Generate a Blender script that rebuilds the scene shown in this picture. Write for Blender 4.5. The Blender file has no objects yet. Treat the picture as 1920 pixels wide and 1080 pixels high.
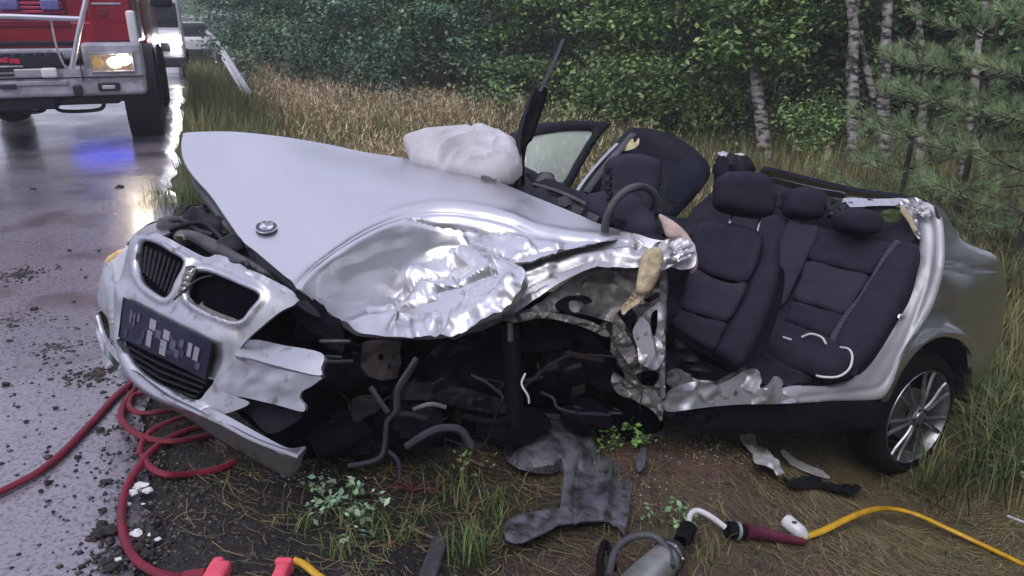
import bpy, bmesh, math, random
import numpy as np
from mathutils import Vector, Matrix
from mathutils.geometry import delaunay_2d_cdt

random.seed(7)
rng = np.random.default_rng(7)
scene = bpy.context.scene
C = scene.collection
R = math.radians

# ------------------------------------------------------------------ camera, world, sun, exposure
EYE = 1.45
FPX = 1387.0
PITCH = math.atan((540 - 40) / FPX)
cam_d = bpy.data.cameras.new('camera')
cam_d.sensor_width = 36.0
cam_d.lens = 36.0 * FPX / 1920
cam_d.clip_start = 0.05
cam_d.clip_end = 1500
cam = bpy.data.objects.new('camera', cam_d)
cam.location = (0, 0, EYE)
cam.rotation_euler = (math.pi / 2 - PITCH, 0, 0)
C.objects.link(cam)
scene.camera = cam

SUN_EL, SUN_AZ = 52.0, 205.0
world = bpy.data.worlds.new('World')
scene.world = world
world.use_nodes = True
wn, wl = world.node_tree.nodes, world.node_tree.links
wn.clear()
w_out = wn.new('ShaderNodeOutputWorld')
w_bg = wn.new('ShaderNodeBackground')
w_sky = wn.new('ShaderNodeTexSky')
w_sky.sky_type = 'NISHITA'
w_sky.sun_disc = False
w_sky.sun_elevation = R(SUN_EL)
w_sky.sun_rotation = R(SUN_AZ)
w_sky.air_density = 1.0
w_sky.dust_density = 4.0
w_hsv = wn.new('ShaderNodeHueSaturation')          # an even cloud deck: most of the blue is washed out
w_hsv.inputs['Saturation'].default_value = 0.95
w_bg.inputs['Strength'].default_value = 0.10
wl.new(w_sky.outputs[0], w_hsv.inputs['Color'])
w_deck = wn.new('ShaderNodeMix'); w_deck.data_type = 'RGBA'
w_deck.inputs[0].default_value = 0.82
w_deck.inputs[7].default_value = (5.4, 5.4, 7.0, 1)            # the grey deck itself, alike all round
wl.new(w_hsv.outputs[0], w_deck.inputs[6])
wl.new(w_deck.outputs[2], w_bg.inputs[0])
wl.new(w_bg.outputs[0], w_out.inputs[0])

sun_d = bpy.data.lights.new('sun', 'SUN')
sun_d.energy = 0.9
sun_d.angle = R(40)
sun_d.color = (1.0, 0.97, 0.94)
sun = bpy.data.objects.new('sun', sun_d)
sun.rotation_euler = (R(90 - SUN_EL), 0, R(180 - SUN_AZ))
C.objects.link(sun)

scene.view_settings.view_transform = 'Standard'
scene.view_settings.look = 'None'
scene.view_settings.gamma = 1.0
scene.view_settings.use_curve_mapping = False
scene.view_settings.exposure = 0.88
scene.cycles.max_bounces = 6
scene.cycles.diffuse_bounces = 3
scene.cycles.glossy_bounces = 4
scene.cycles.transmission_bounces = 6
scene.cycles.transparent_max_bounces = 8

# ------------------------------------------------------------------ helpers: camera rays, terrain
cP, sP = math.cos(PITCH), math.sin(PITCH)
C2W = np.array([[1, 0, 0], [0, -sP, cP], [0, -cP, -sP]])


def W(x, y, d):
    """point seen at pixel (x, y) of the 1920x1080 photograph, d metres in front of the camera"""
    x, y, d = np.broadcast_arrays(np.asarray(x, float), np.asarray(y, float), np.asarray(d, float))
    q = np.stack([(x - 960) / FPX * d, (y - 540) / FPX * d, d], -1)
    return q @ C2W.T + np.array([0, 0, EYE])


def P3(pts):
    a = np.array(pts, float)
    return W(a[:, 0], a[:, 1], a[:, 2])


def hash2(ix, iy, seed):
    n = (ix.astype(np.int64) * 374761393 + iy.astype(np.int64) * 668265263 + seed * 1274126177) & 0x7fffffff
    n = (n ^ (n >> 13)) * 1274126177 & 0x7fffffff
    return ((n ^ (n >> 16)) & 0xffff) / 65535.0


def vnoise(x, y, seed=0):
    x = np.asarray(x, float); y = np.asarray(y, float)
    ix, iy = np.floor(x), np.floor(y)
    fx, fy = x - ix, y - iy
    fx = fx * fx * fx * (fx * (fx * 6 - 15) + 10); fy = fy * fy * fy * (fy * (fy * 6 - 15) + 10)
    a = hash2(ix, iy, seed); b = hash2(ix + 1, iy, seed); c = hash2(ix, iy + 1, seed); d = hash2(ix + 1, iy + 1, seed)
    return (a + (b - a) * fx + (c - a) * fy + (a - b - c + d) * fx * fy) * 2 - 1


def fbm(x, y, seed=0, o=4):
    r = 0; a = 1.0; t = 0
    for i in range(o):
        r = r + a * vnoise(x * 2 ** i + 13.7 * i, y * 2 ** i - 7.1 * i, seed + i); t += a; a *= 0.5
    return r / t


def ridged(x, y, seed=0, o=3):
    r = 0; a = 1.0; t = 0
    for i in range(o):
        r = r + a * (1 - 2 * np.abs(vnoise(x * 2 ** i + 3.1 * i, y * 2 ** i + 9.7 * i, seed + i))); t += a; a *= 0.5
    return r / t


def tri(x, y, seed=0):
    """flat facets that meet in sharp creases: random heights on a triangular lattice, joined by planes"""
    x = np.asarray(x, float); y = np.asarray(y, float)
    u = x - y * 0.57735; v = y * 1.1547
    iu, iv = np.floor(u), np.floor(v); fu, fv = u - iu, v - iv
    lo = fu + fv < 1
    h10 = hash2(iu + 1, iv, seed); h01 = hash2(iu, iv + 1, seed)
    a = hash2(iu, iv, seed); b = hash2(iu + 1, iv + 1, seed)
    return np.where(lo, a + (h10 - a) * fu + (h01 - a) * fv, b + (h01 - b) * (1 - fu) + (h10 - b) * (1 - fv)) * 2 - 1


def crumple(x, y, s, seed, k=0.5):
    xw = x + 0.35 * s * fbm(x / s * 0.9, y / s * 0.9, seed + 50, 2); yw = y + 0.35 * s * fbm(x / s * 0.9 + 7, y / s * 0.9, seed + 60, 2)
    return (tri(xw / s, yw / s * 1.25, seed) + k * tri(xw / s * 2.1 + 4.4, yw / s * 2.5, seed + 3) + k * k * tri(xw / s * 4.3, yw / s * 4.6 + 1.7, seed + 5)) / (1 + k + k * k)


def sstep(a, b, x):
    t = np.clip((x - a) / (b - a), 0, 1)
    return t * t * (3 - 2 * t)


ROAD_DIR = np.array([-0.379, 0.925])
ROAD_N = np.array([0.925, 0.379])


def s_of(x, y):
    return (x + 0.32 + 0.41 * y) * 0.925


def edge_wob(t):
    return 0.09 * fbm(t * 1.3, t * 0 + 3, 5, 3) + 0.05 * fbm(t * 5, t * 0 + 9, 8, 2)


def terrain(x, y):
    x = np.asarray(x, float); y = np.asarray(y, float)
    s = s_of(x, y)
    h = -0.2 * np.clip(s, 0, 3.3) + 0.035 * np.clip(s - 6, 0, 14)
    h = np.where(s < 0, -0.03, h - 0.012)
    m = sstep(0.05, 0.5, s)
    near = np.exp(-((y - 3) / 5.0) ** 2)
    h = h + m * (0.05 * fbm(x * 0.9, y * 0.9, 11, 3) + near * 0.028 * fbm(x * 5, y * 5, 21, 4))
    h = h + 0.17 * np.exp(-(((x - 0.85) / 0.55) ** 2 + ((y - 2.75) / 0.42) ** 2))
    h = h - 0.16 * np.exp(-(((x - 1.85) / 0.50) ** 2 + ((y - 3.0) / 0.45) ** 2))      # the rear wheel has sunk in
    h = h + 0.05 * np.exp(-(((x + 0.55) / 0.35) ** 2 + ((y - 1.7) / 0.3) ** 2))
    return h


def Gp(px, py, h=0.0):
    r = np.array([(px - 960) / FPX, (py - 540) / FPX, 1.0]) @ C2W.T
    t = 0.8
    prev = t
    while t < 200:
        p = r * t + np.array([0, 0, EYE])
        if p[2] <= float(terrain(p[0], p[1])) + h:
            lo, hi = prev, t
            for _ in range(25):
                mid = (lo + hi) / 2
                p = r * mid + np.array([0, 0, EYE])
                if p[2] <= float(terrain(p[0], p[1])) + h: hi = mid
                else: lo = mid
            return r * hi + np.array([0, 0, EYE])
        prev = t
        t += 0.02 + t * 0.004
    return r * 60 + np.array([0, 0, EYE])


def GL(pts, h=0.0):
    return np.array([Gp(p[0], p[1], p[2] if len(p) > 2 else h) for p in pts])


def on_ground(x, y, dz=0.0):
    return np.array([x, y, float(terrain(x, y)) + dz])


def smooth_line(P, n=8, closed=False):
    """Catmull-Rom through the points (any dimension)"""
    P = np.array(P, float)
    N = len(P)
    out = []
    rngk = range(N if closed else N - 1)
    for i in rngk:
        p0 = P[(i - 1) % N] if closed or i > 0 else 2 * P[0] - P[1]
        p1 = P[i]; p2 = P[(i + 1) % N]
        p3 = P[(i + 2) % N] if closed or i + 2 < N else 2 * P[-1] - P[-2]
        for k in range(n):
            t = k / n
            out.append(0.5 * ((2 * p1) + (-p0 + p2) * t + (2 * p0 - 5 * p1 + 4 * p2 - p3) * t * t + (-p0 + 3 * p1 - 3 * p2 + p3) * t ** 3))
    if not closed: out.append(P[-1])
    return np.array(out)


# ------------------------------------------------------------------ helpers: objects
OFF = {}


def link(o, parent=None):
    C.objects.link(o)
    if parent is not None: o.parent = parent
    return o


def thing(name, label, cat, loc=(0, 0, 0), group=None):
    o = bpy.data.objects.new(name, None)
    o.empty_display_size = 0.1
    o.location = Vector([float(v) for v in loc])
    link(o)
    o['label'] = label; o['category'] = cat
    if group: o['group'] = group
    OFF[o.name] = np.array([float(v) for v in loc])
    return o


def tag(o, label=None, cat=None, group=None, kind=None):
    if label: o['label'] = label
    if cat: o['category'] = cat
    if group: o['group'] = group
    if kind: o['kind'] = kind
    return o


def make_mesh(name, V, F, mat, smooth=True, sharp=40, col=None):
    me = bpy.data.meshes.new(name)
    V = np.asarray(V, np.float32)
    if isinstance(F, np.ndarray):
        k = F.shape[1]
        me.vertices.add(len(V)); me.vertices.foreach_set('co', V.ravel())
        me.loops.add(F.size); me.loops.foreach_set('vertex_index', F.astype(np.int32).ravel())
        me.polygons.add(len(F)); me.polygons.foreach_set('loop_start', np.arange(0, F.size, k, dtype=np.int32))
        me.update(calc_edges=True)
    else:
        me.from_pydata([tuple(v) for v in V.tolist()], [], [tuple(int(i) for i in f) for f in F])
    if mat is not None:
        for m in (mat if isinstance(mat, (list, tuple)) else [mat]): me.materials.append(m)
    if smooth:
        me.shade_smooth()
        if sharp: me.set_sharp_from_angle(angle=R(sharp))
    if col is not None:
        a = me.color_attributes.new('Col', 'FLOAT_COLOR', 'POINT')
        c = np.ones((len(V), 4), np.float32); c[:, :3] = col
        a.data.foreach_set('color', c.ravel())
    return me


def add(name, V, F, mat, parent=None, smooth=True, sharp=40, col=None, origin=None):
    """link one mesh object; V in world metres"""
    V = np.asarray(V, float)
    if parent is not None:
        off = OFF[parent.name]
        o = bpy.data.objects.new(name, make_mesh(name, V - off, F, mat, smooth, sharp, col))
        link(o, parent)
        OFF[o.name] = off
    else:
        off = np.array(origin, float) if origin is not None else np.array([V[:, 0].mean(), V[:, 1].mean(), V[:, 2].min()])
        o = bpy.data.objects.new(name, make_mesh(name, V - off, F, mat, smooth, sharp, col))
        o.location = Vector(off.tolist())
        link(o)
        OFF[o.name] = off
    return o


def frame_of(d, up=(0, 0, 1)):
    d = np.array(d, float); d /= np.linalg.norm(d) + 1e-12
    u = np.array(up, float)
    if abs(d @ u) > 0.95: u = np.array([1.0, 0, 0])
    a = np.cross(d, u); a /= np.linalg.norm(a)
    return a, np.cross(a, d), d


class MB:
    def __init__(self): self.v = []; self.f = []

    def addm(self, V, F):
        b = len(self.v)
        self.v.extend([tuple(map(float, p)) for p in V])
        self.f.extend([tuple(int(i) + b for i in f) for f in F])
        return self

    def box(self, c, size, ax=None, taper=1.0):
        c = np.array(c, float); hx, hy, hz = [k / 2 for k in size]
        A = np.eye(3) if ax is None else np.array(ax, float)
        V = []
        for z in (-hz, hz):
            t = taper if z > 0 else 1.0
            for x, y in ((-hx, -hy), (hx, -hy), (hx, hy), (-hx, hy)):
                V.append(c + A[0] * x * t + A[1] * y * t + A[2] * z)
        return self.addm(V, [(3, 2, 1, 0), (4, 5, 6, 7), (0, 1, 5, 4), (1, 2, 6, 5), (2, 3, 7, 6), (3, 0, 4, 7)])

    def rbox(self, c, size, r, ax=None, n=3):
        """box with rounded edges"""
        c = np.array(c, float); A = np.eye(3) if ax is None else np.array(ax, float)
        h = np.array(size, float) / 2
        r = min(r, h.min() * 0.99)
        k = 2 * n + 2
        g = []
        for a in range(3):
            t = np.concatenate([-np.ones(n + 1), np.ones(n + 1)])
            ang = np.concatenate([np.linspace(-math.pi / 4, 0, n + 1), np.linspace(0, math.pi / 4, n + 1)])
            g.append((t, np.tan(ang)))
        V = []; F = []
        for a in range(3):
            for sg in (-1, 1):
                b0 = len(V)
                a1, a2 = (a + 1) % 3, (a + 2) % 3
                for i in range(k):
                    for j in range(k):
                        core = np.zeros(3); nv = np.zeros(3)
                        core[a] = sg * (h[a] - r); core[a1] = g[0][0][i] * (h[a1] - r); core[a2] = g[0][0][j] * (h[a2] - r)
                        nv[a] = sg; nv[a1] = g[0][1][i]; nv[a2] = g[0][1][j]
                        p = core + nv / np.linalg.norm(nv) * r
                        V.append(c + A[0] * p[0] + A[1] * p[1] + A[2] * p[2])
                for i in range(k - 1):
                    for j in range(k - 1):
                        q = (b0 + i * k + j, b0 + (i + 1) * k + j, b0 + (i + 1) * k + j + 1, b0 + i * k + j + 1)
                        F.append(q if sg > 0 else q[::-1])
        return self.addm(V, F)

    def tube(self, pts, r, n=8, caps=True, flat=1.0, up=(0, 0, 1), closed=False):
        P = np.array(pts, float); N = len(P)
        rad = np.broadcast_to(np.asarray(r, float), (N,))
        V = []; F = []
        pa = None
        for i in range(N):
            d = P[(i + 1) % N] - P[i - 1] if closed else P[min(i + 1, N - 1)] - P[max(i - 1, 0)]
            a, b, d = frame_of(d, up)
            if pa is not None:
                a = pa - d * (pa @ d); a /= np.linalg.norm(a) + 1e-12; b = np.cross(a, d)
            pa = a
            for k in range(n):
                t = 2 * math.pi * k / n
                V.append(P[i] + (a * math.cos(t) + b * math.sin(t) * flat) * rad[i])
        for i in range(N if closed else N - 1):
            for k in range(n):
                F.append((i * n + k, i * n + (k + 1) % n, ((i + 1) % N) * n + (k + 1) % n, ((i + 1) % N) * n + k))
        if caps and not closed:
            F.append(tuple(range(n))[::-1]); F.append(tuple((N - 1) * n + k for k in range(n)))
        return self.addm(V, [f[::-1] for f in F])

    def lathe(self, o, axis, prof, n=32, ref=(0, 0, 1)):
        """prof: (distance along axis, radius)"""
        o = np.array(o, float); a, b, d = frame_of(axis, ref)
        V = []; F = []
        for h, r in prof:
            for k in range(n):
                t = 2 * math.pi * k / n
                V.append(o + d * h + (a * math.cos(t) + b * math.sin(t)) * r)
        for i in range(len(prof) - 1):
            for k in range(n):
                F.append((i * n + k, i * n + (k + 1) % n, (i + 1) * n + (k + 1) % n, (i + 1) * n + k))
        return self.addm(V, F)

    def prism(self, poly, ext):
        """planar polygon (3-D points, ordered) pushed along ext"""
        P = np.array(poly, float); n = len(P); e = np.array(ext, float)
        F = [tuple(range(n)), tuple(range(2 * n - 1, n - 1, -1))]
        for i in range(n): F.append((i, i + n, (i + 1) % n + n, (i + 1) % n))
        return self.addm(list(P) + list(P + e), F)

    def blob(self, c, rad, n=10, seed=0, rough=0.2, ax=None):
        c = np.array(c, float); rad = np.array(rad, float) * np.ones(3)
        A = np.eye(3) if ax is None else np.array(ax, float)
        V = []; F = []
        m = n
        for i in range(m + 1):
            th = math.pi * i / m
            for k in range(2 * n):
                ph = math.pi * k / n
                q = np.array([math.sin(th) * math.cos(ph), math.sin(th) * math.sin(ph), math.cos(th)])
                w = 1 + rough * float(fbm(np.array(q[0] * 1.6 + seed * 3.3 + q[2]), np.array(q[1] * 1.6 - q[2] * 1.3 + seed), seed, 3)) if 0 < i < m else 1
                p = q * rad * w
                V.append(c + A[0] * p[0] + A[1] * p[1] + A[2] * p[2])
        for i in range(m):
            for k in range(2 * n):
                F.append((i * 2 * n + k, (i + 1) * 2 * n + k, (i + 1) * 2 * n + (k + 1) % (2 * n), i * 2 * n + (k + 1) % (2 * n)))
        return self.addm(V, F)

    def build(self, name, mat, parent=None, smooth=True, sharp=40, bevel=None, origin=None):
        o = add(name, np.array(self.v), self.f, mat, parent, smooth, sharp, origin=origin)
        if bevel:
            m = o.modifiers.new('bevel', 'BEVEL'); m.width = bevel; m.segments = 2; m.limit_method = 'ANGLE'; m.angle_limit = R(40)
            m.harden_normals = False
        return o


def in_poly(px, py, poly):
    inside = np.zeros(px.shape, bool)
    n = len(poly)
    for i in range(n):
        x1, y1 = poly[i]; x2, y2 = poly[(i + 1) % n]
        if y1 == y2: continue
        c = ((y1 > py) != (y2 > py)) & (px < (x2 - x1) * (py - y1) / (y2 - y1) + x1)
        inside ^= c
    return inside


def seg_dist(px, py, line, closed=False):
    L = np.array(line, float)
    best = np.full(px.shape, 1e9)
    n = len(L)
    for i in range(n if closed else n - 1):
        a = L[i]; b = L[(i + 1) % n]
        d = b - a; q = d @ d + 1e-9
        t = np.clip(((px - a[0]) * d[0] + (py - a[1]) * d[1]) / q, 0, 1)
        best = np.minimum(best, np.hypot(px - a[0] - t * d[0], py - a[1] - t * d[1]))
    return best


def depth_fn(ctrl):
    """smooth depth over the photograph plane through (x, y, d) control points; planes stay planes"""
    c = np.array(ctrl, float)
    if len(c) == 1: return lambda x, y: np.full(np.shape(x), c[0, 2])
    X = c[:, :2] / 500.0; z = 1 / c[:, 2]
    if len(c) < 5:
        A = np.c_[np.ones(len(c)), X]
        k, *_ = np.linalg.lstsq(A, z, rcond=None)
        return lambda x, y: 1 / (k[0] + k[1] * x / 500 + k[2] * y / 500)
    n = len(c)

    def U(r2): return np.where(r2 > 1e-12, r2 * np.log(r2 + 1e-12), 0)
    K = U(((X[:, None] - X[None]) ** 2).sum(-1)) + np.eye(n) * 1e-4
    Pm = np.c_[np.ones(n), X]
    A = np.zeros((n + 3, n + 3)); A[:n, :n] = K; A[:n, n:] = Pm; A[n:, :n] = Pm.T
    w = np.linalg.solve(A, np.r_[z, 0, 0, 0])

    def fn(x, y):
        x = np.asarray(x, float) / 500; y = np.asarray(y, float) / 500
        r = w[n] + w[n + 1] * x + w[n + 2] * y
        for i in range(n): r = r + w[i] * U((x - X[i, 0]) ** 2 + (y - X[i, 1]) ** 2)
        return 1 / r
    return fn


def panel(name, outline, depth, mat, parent=None, holes=(), step=8, thick=0.004, puff=None, disp=None, rnd=True, sharp=50, lift=None):
    """A sheet of metal, cloth or plastic: its outline and holes are measured in the photograph, its depth comes from
    control points; it gets a real thickness, an optional puffed edge and an optional displacement along its normal."""
    fn = depth if callable(depth) else depth_fn(depth)
    ol = smooth_line(outline, 4, True) if rnd else np.array(outline, float)
    hs = [smooth_line(h, 4, True) if rnd else np.array(h, float) for h in holes]

    def resample(l):
        out = []
        for i in range(len(l)):
            a, b = l[i], l[(i + 1) % len(l)]
            k = max(1, int(round(np.hypot(*(b - a)) / step)))
            for j in range(k): out.append(a + (b - a) * j / k)
        o = [out[0]]
        for q in out[1:]:
            if np.hypot(*(q - o[-1])) > step * 0.3: o.append(q)
        if len(o) > 3 and np.hypot(*(o[-1] - o[0])) < step * 0.3: o.pop()
        return np.array(o)
    loops = [resample(ol)] + [resample(h) for h in hs]
    mn, mx = loops[0].min(0), loops[0].max(0)
    gx, gy = np.meshgrid(np.arange(mn[0], mx[0], step), np.arange(mn[1], mx[1], step * 0.87))
    gx = gx + (np.arange(gx.shape[0]) % 2)[:, None] * step * 0.5
    gx = gx.ravel() + 0.01; gy = gy.ravel() + 0.013
    ok = in_poly(gx, gy, loops[0])
    for l in loops[1:]: ok &= ~in_poly(gx, gy, l)
    gx, gy = gx[ok], gy[ok]
    dd = np.full(gx.shape, 1e9)
    for l in loops: dd = np.minimum(dd, seg_dist(gx, gy, l, True))
    keep = dd > step * 0.45
    gx, gy = gx[keep], gy[keep]
    pts = [Vector((float(a), float(b))) for l in loops for a, b in l]
    edges = []; b0 = 0
    for l in loops:
        edges += [(b0 + i, b0 + (i + 1) % len(l)) for i in range(len(l))]; b0 += len(l)
    pts += [Vector((float(a), float(b))) for a, b in zip(gx, gy)]
    res = delaunay_2d_cdt(pts, edges, [], 0, 1e-4)
    V2 = np.array([(v.x, v.y) for v in res[0]]); T = np.array([t for t in res[2] if len(t) == 3])
    cen = V2[T].mean(1)
    ok = in_poly(cen[:, 0], cen[:, 1], loops[0])
    for l in loops[1:]: ok &= ~in_poly(cen[:, 0], cen[:, 1], l)
    T = T[ok]
    used = np.unique(T); remap = -np.ones(len(V2), int); remap[used] = np.arange(len(used)); V2 = V2[used]; T = remap[T]
    x, y = V2[:, 0], V2[:, 1]
    V = W(x, y, fn(x, y))
    eye = np.array([0, 0, EYE])

    def normals(V):
        fnm = np.cross(V[T[:, 1]] - V[T[:, 0]], V[T[:, 2]] - V[T[:, 0]])
        N = np.zeros_like(V)
        for k in range(3): np.add.at(N, T[:, k], fnm)
        return N / (np.linalg.norm(N, axis=1, keepdims=True) + 1e-12), fnm
    N, fnm = normals(V)
    flip = ((eye - V[T].mean(1)) * fnm).sum(1) < 0
    T[flip] = T[flip][:, [0, 2, 1]]
    N, _ = normals(V)
    # keep the sheet's normal towards the camera side even on steep control depths
    sgn = np.sign(((eye - V) * N).sum(1)); N *= np.where(sgn == 0, 1, sgn)[:, None]
    edge_d = np.full(x.shape, 1e9)
    for l in loops: edge_d = np.minimum(edge_d, seg_dist(x, y, l, True))
    off = np.zeros(len(V))
    if puff: off += puff[0] * np.sqrt(np.clip(1 - (1 - np.clip(edge_d / puff[1], 0, 1)) ** 2, 0, 1))
    if disp is not None: off += disp(x, y, edge_d)
    base = V - N * thick
    V = V + N * off[:, None]
    if lift is not None: V = V + np.array(lift); base = base + np.array(lift)
    n = len(V)
    E = np.sort(np.concatenate([T[:, [0, 1]], T[:, [1, 2]], T[:, [2, 0]]]), axis=1)
    D = np.concatenate([T[:, [0, 1]], T[:, [1, 2]], T[:, [2, 0]]])
    _, inv, cnt = np.unique(E, axis=0, return_inverse=True, return_counts=True)
    B = D[cnt[inv.ravel()] == 1]
    F = [tuple(t) for t in T] + [(t[0] + n, t[2] + n, t[1] + n) for t in T]
    F += [(b, a, a + n, b + n) for a, b in B]
    return add(name, np.concatenate([V, base]), F, mat, parent, True, sharp)


def instance(o, loc, rotz=0.0, scale=1.0, label=None):
    """copy of a thing with copies of its parts and sub-parts"""
    def rec(src, par):
        c = src.copy(); C.objects.link(c)
        if par is not None: c.parent = par
        for ch in src.children: rec(ch, c)
        return c
    r = rec(o, None)
    r.location = Vector([float(v) for v in loc]); r.rotation_euler = (0, 0, rotz); r.scale = (scale,) * 3
    if label: r['label'] = label
    return r


# ------------------------------------------------------------------ materials
def mat(name, base, rough=0.5, metal=0.0, base2=None, nscale=8.0, ncontrast=(0.4, 0.6), bump=0.0, bscale=40.0, rough2=None, coat=0.0,
        emit=None, estr=0.0, trans=0.0, alpha=1.0, spec=0.5, col_attr=False, stretch=None, detail=5.0, base3=None, nscale3=3.0, n3=(0.5, 0.62),
        ior=1.45, subsurf=0.0, bdist=0.01):
    m = bpy.data.materials.new(name); m.use_nodes = True
    nt = m.node_tree; N, L = nt.nodes, nt.links
    b = N['Principled BSDF']
    b.inputs['Roughness'].default_value = rough
    b.inputs['Metallic'].default_value = metal
    b.inputs['Specular IOR Level'].default_value = spec
    b.inputs['Coat Weight'].default_value = coat
    b.inputs['Coat Roughness'].default_value = 0.08
    b.inputs['Transmission Weight'].default_value = trans
    b.inputs['IOR'].default_value = ior
    b.inputs['Alpha'].default_value = alpha
    b.inputs['Base Color'].default_value = (*base, 1)
    if emit: b.inputs['Emission Color'].default_value = (*emit, 1); b.inputs['Emission Strength'].default_value = estr
    vec = None
    if base2 or bump or rough2 is not None or base3:
        tc = N.new('ShaderNodeTexCoord'); vec = tc.outputs['Object']
        if stretch:
            mp = N.new('ShaderNodeMapping'); mp.inputs['Scale'].default_value = stretch
            L.new(vec, mp.inputs[0]); vec = mp.outputs[0]
    colour = None
    if col_attr:
        at = N.new('ShaderNodeAttribute'); at.attribute_name = 'Col'; colour = at.outputs['Color']
        L.new(colour, b.inputs['Base Color'])
    if base2 or rough2 is not None:
        nz = N.new('ShaderNodeTexNoise'); nz.inputs['Scale'].default_value = nscale; nz.inputs['Detail'].default_value = detail
        nz.inputs['Roughness'].default_value = 0.62
        L.new(vec, nz.inputs['Vector'])
        mr = N.new('ShaderNodeMapRange'); mr.inputs[1].default_value = ncontrast[0]; mr.inputs[2].default_value = ncontrast[1]
        L.new(nz.outputs['Fac'], mr.inputs[0])
        if base2:
            mx = N.new('ShaderNodeMix'); mx.data_type = 'RGBA'
            mx.inputs[6].default_value = (*base, 1); mx.inputs[7].default_value = (*base2, 1)
            if colour: L.new(colour, mx.inputs[6])
            L.new(mr.outputs[0], mx.inputs[0]); colour = mx.outputs[2]
            L.new(colour, b.inputs['Base Color'])
        if rough2 is not None:
            m2 = N.new('ShaderNodeMapRange'); m2.inputs[3].default_value = rough; m2.inputs[4].default_value = rough2
            L.new(mr.outputs[0], m2.inputs[0]); L.new(m2.outputs[0], b.inputs['Roughness'])
    if base3:
        nz = N.new('ShaderNodeTexNoise'); nz.inputs['Scale'].default_value = nscale3; nz.inputs['Detail'].default_value = 6
        L.new(vec, nz.inputs['Vector'])
        mr = N.new('ShaderNodeMapRange'); mr.inputs[1].default_value = n3[0]; mr.inputs[2].default_value = n3[1]
        L.new(nz.outputs['Fac'], mr.inputs[0])
        mx = N.new('ShaderNodeMix'); mx.data_type = 'RGBA'; mx.inputs[6].default_value = (*base, 1); mx.inputs[7].default_value = (*base3, 1)
        if colour: L.new(colour, mx.inputs[6])
        L.new(mr.outputs[0], mx.inputs[0]); L.new(mx.outputs[2], b.inputs['Base Color'])
    if bump:
        nz = N.new('ShaderNodeTexNoise'); nz.inputs['Scale'].default_value = bscale; nz.inputs['Detail'].default_value = 4
        L.new(vec, nz.inputs['Vector'])
        bp = N.new('ShaderNodeBump'); bp.inputs['Strength'].default_value = bump; bp.inputs['Distance'].default_value = bdist
        L.new(nz.outputs['Fac'], bp.inputs['Height']); L.new(bp.outputs[0], b.inputs['Normal'])
    return m


M = {}
M['silver'] = mat('silver_paint', (0.50, 0.505, 0.53), 0.17, 0.96, coat=0.0, rough2=0.23, nscale=9, bump=0.03, bscale=330, bdist=0.002)
M['aperture'] = mat('aperture_paint', (0.40, 0.405, 0.44), 0.42, 0.35, coat=0.05, rough2=0.5, nscale=12, bump=0.04, bscale=200, bdist=0.002)
M['bonnet'] = mat('wet_silver_bonnet', (0.60, 0.605, 0.635), 0.29, 0.93, coat=0.0, rough2=0.38, nscale=9, bump=0.08, bscale=330, bdist=0.002)
M['silver_torn'] = mat('silver_torn', (0.46, 0.465, 0.49), 0.42, 0.80, base2=(0.34, 0.34, 0.36), nscale=9, ncontrast=(0.5, 0.75), rough2=0.42, bump=0.15, bscale=120, bdist=0.004,
                       base3=(0.12, 0.10, 0.085), nscale3=14, n3=(0.62, 0.72))
M['bumper'] = mat('bumper_paint', (0.42, 0.425, 0.455), 0.33, 0.88, coat=0.0, base2=(0.44, 0.45, 0.49), nscale=5, bump=0.10, bscale=330, bdist=0.002, base3=(0.24, 0.225, 0.215), nscale3=22, n3=(0.56, 0.72))
M['dusty_metal'] = mat('dusty_metal', (0.150, 0.143, 0.142), 0.45, 0.5, base2=(0.085, 0.078, 0.075), nscale=18, ncontrast=(0.35, 0.75), bump=0.3, bscale=45, base3=(0.24, 0.23, 0.22), nscale3=16, n3=(0.48, 0.85))
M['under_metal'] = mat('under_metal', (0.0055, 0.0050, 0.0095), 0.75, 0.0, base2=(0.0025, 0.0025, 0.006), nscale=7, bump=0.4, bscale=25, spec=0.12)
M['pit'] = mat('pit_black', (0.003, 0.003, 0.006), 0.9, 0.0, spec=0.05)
M['rust'] = mat('rusty_metal', (0.034, 0.026, 0.026), 0.8, 0.0, spec=0.1, base2=(0.015, 0.012, 0.015), nscale=9, bump=0.3, bscale=40)
M['black'] = mat('black_plastic', (0.009, 0.009, 0.015), 0.45, 0, spec=0.25, rough2=0.55, nscale=14, bump=0.05, bscale=150)
M['grey_plastic'] = mat('grey_plastic', (0.075, 0.075, 0.085), 0.42, 0, base2=(0.045, 0.045, 0.055), nscale=6, rough2=0.6, bump=0.12, bscale=70, base3=(0.035, 0.03, 0.028), nscale3=16, n3=(0.55, 0.7))
M['liner'] = mat('liner_plastic', (0.125, 0.125, 0.15), 0.5, 0, base2=(0.045, 0.045, 0.055), nscale=11, rough2=0.25, bump=0.35, bscale=110, base3=(0.03, 0.025, 0.022), nscale3=14, n3=(0.50, 0.64))
M['rubber'] = mat('rubber', (0.005, 0.005, 0.008), 0.75, 0, spec=0.1, base2=(0.009, 0.008, 0.009), nscale=9, bump=0.15, bscale=60)
M['fabric'] = mat('seat_fabric', (0.016, 0.016, 0.029), 0.9, 0, base2=(0.021, 0.021, 0.036), nscale=16, bump=0.25, bscale=420, spec=0.25, bdist=0.002)
M['fabric_light'] = mat('seat_fabric_light', (0.025, 0.025, 0.042), 0.9, 0, base2=(0.030, 0.030, 0.049), nscale=16, bump=0.25, bscale=420, spec=0.25, bdist=0.002)
M['belt'] = mat('belt', (0.055, 0.055, 0.08), 0.7, 0, spec=0.2)
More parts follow.
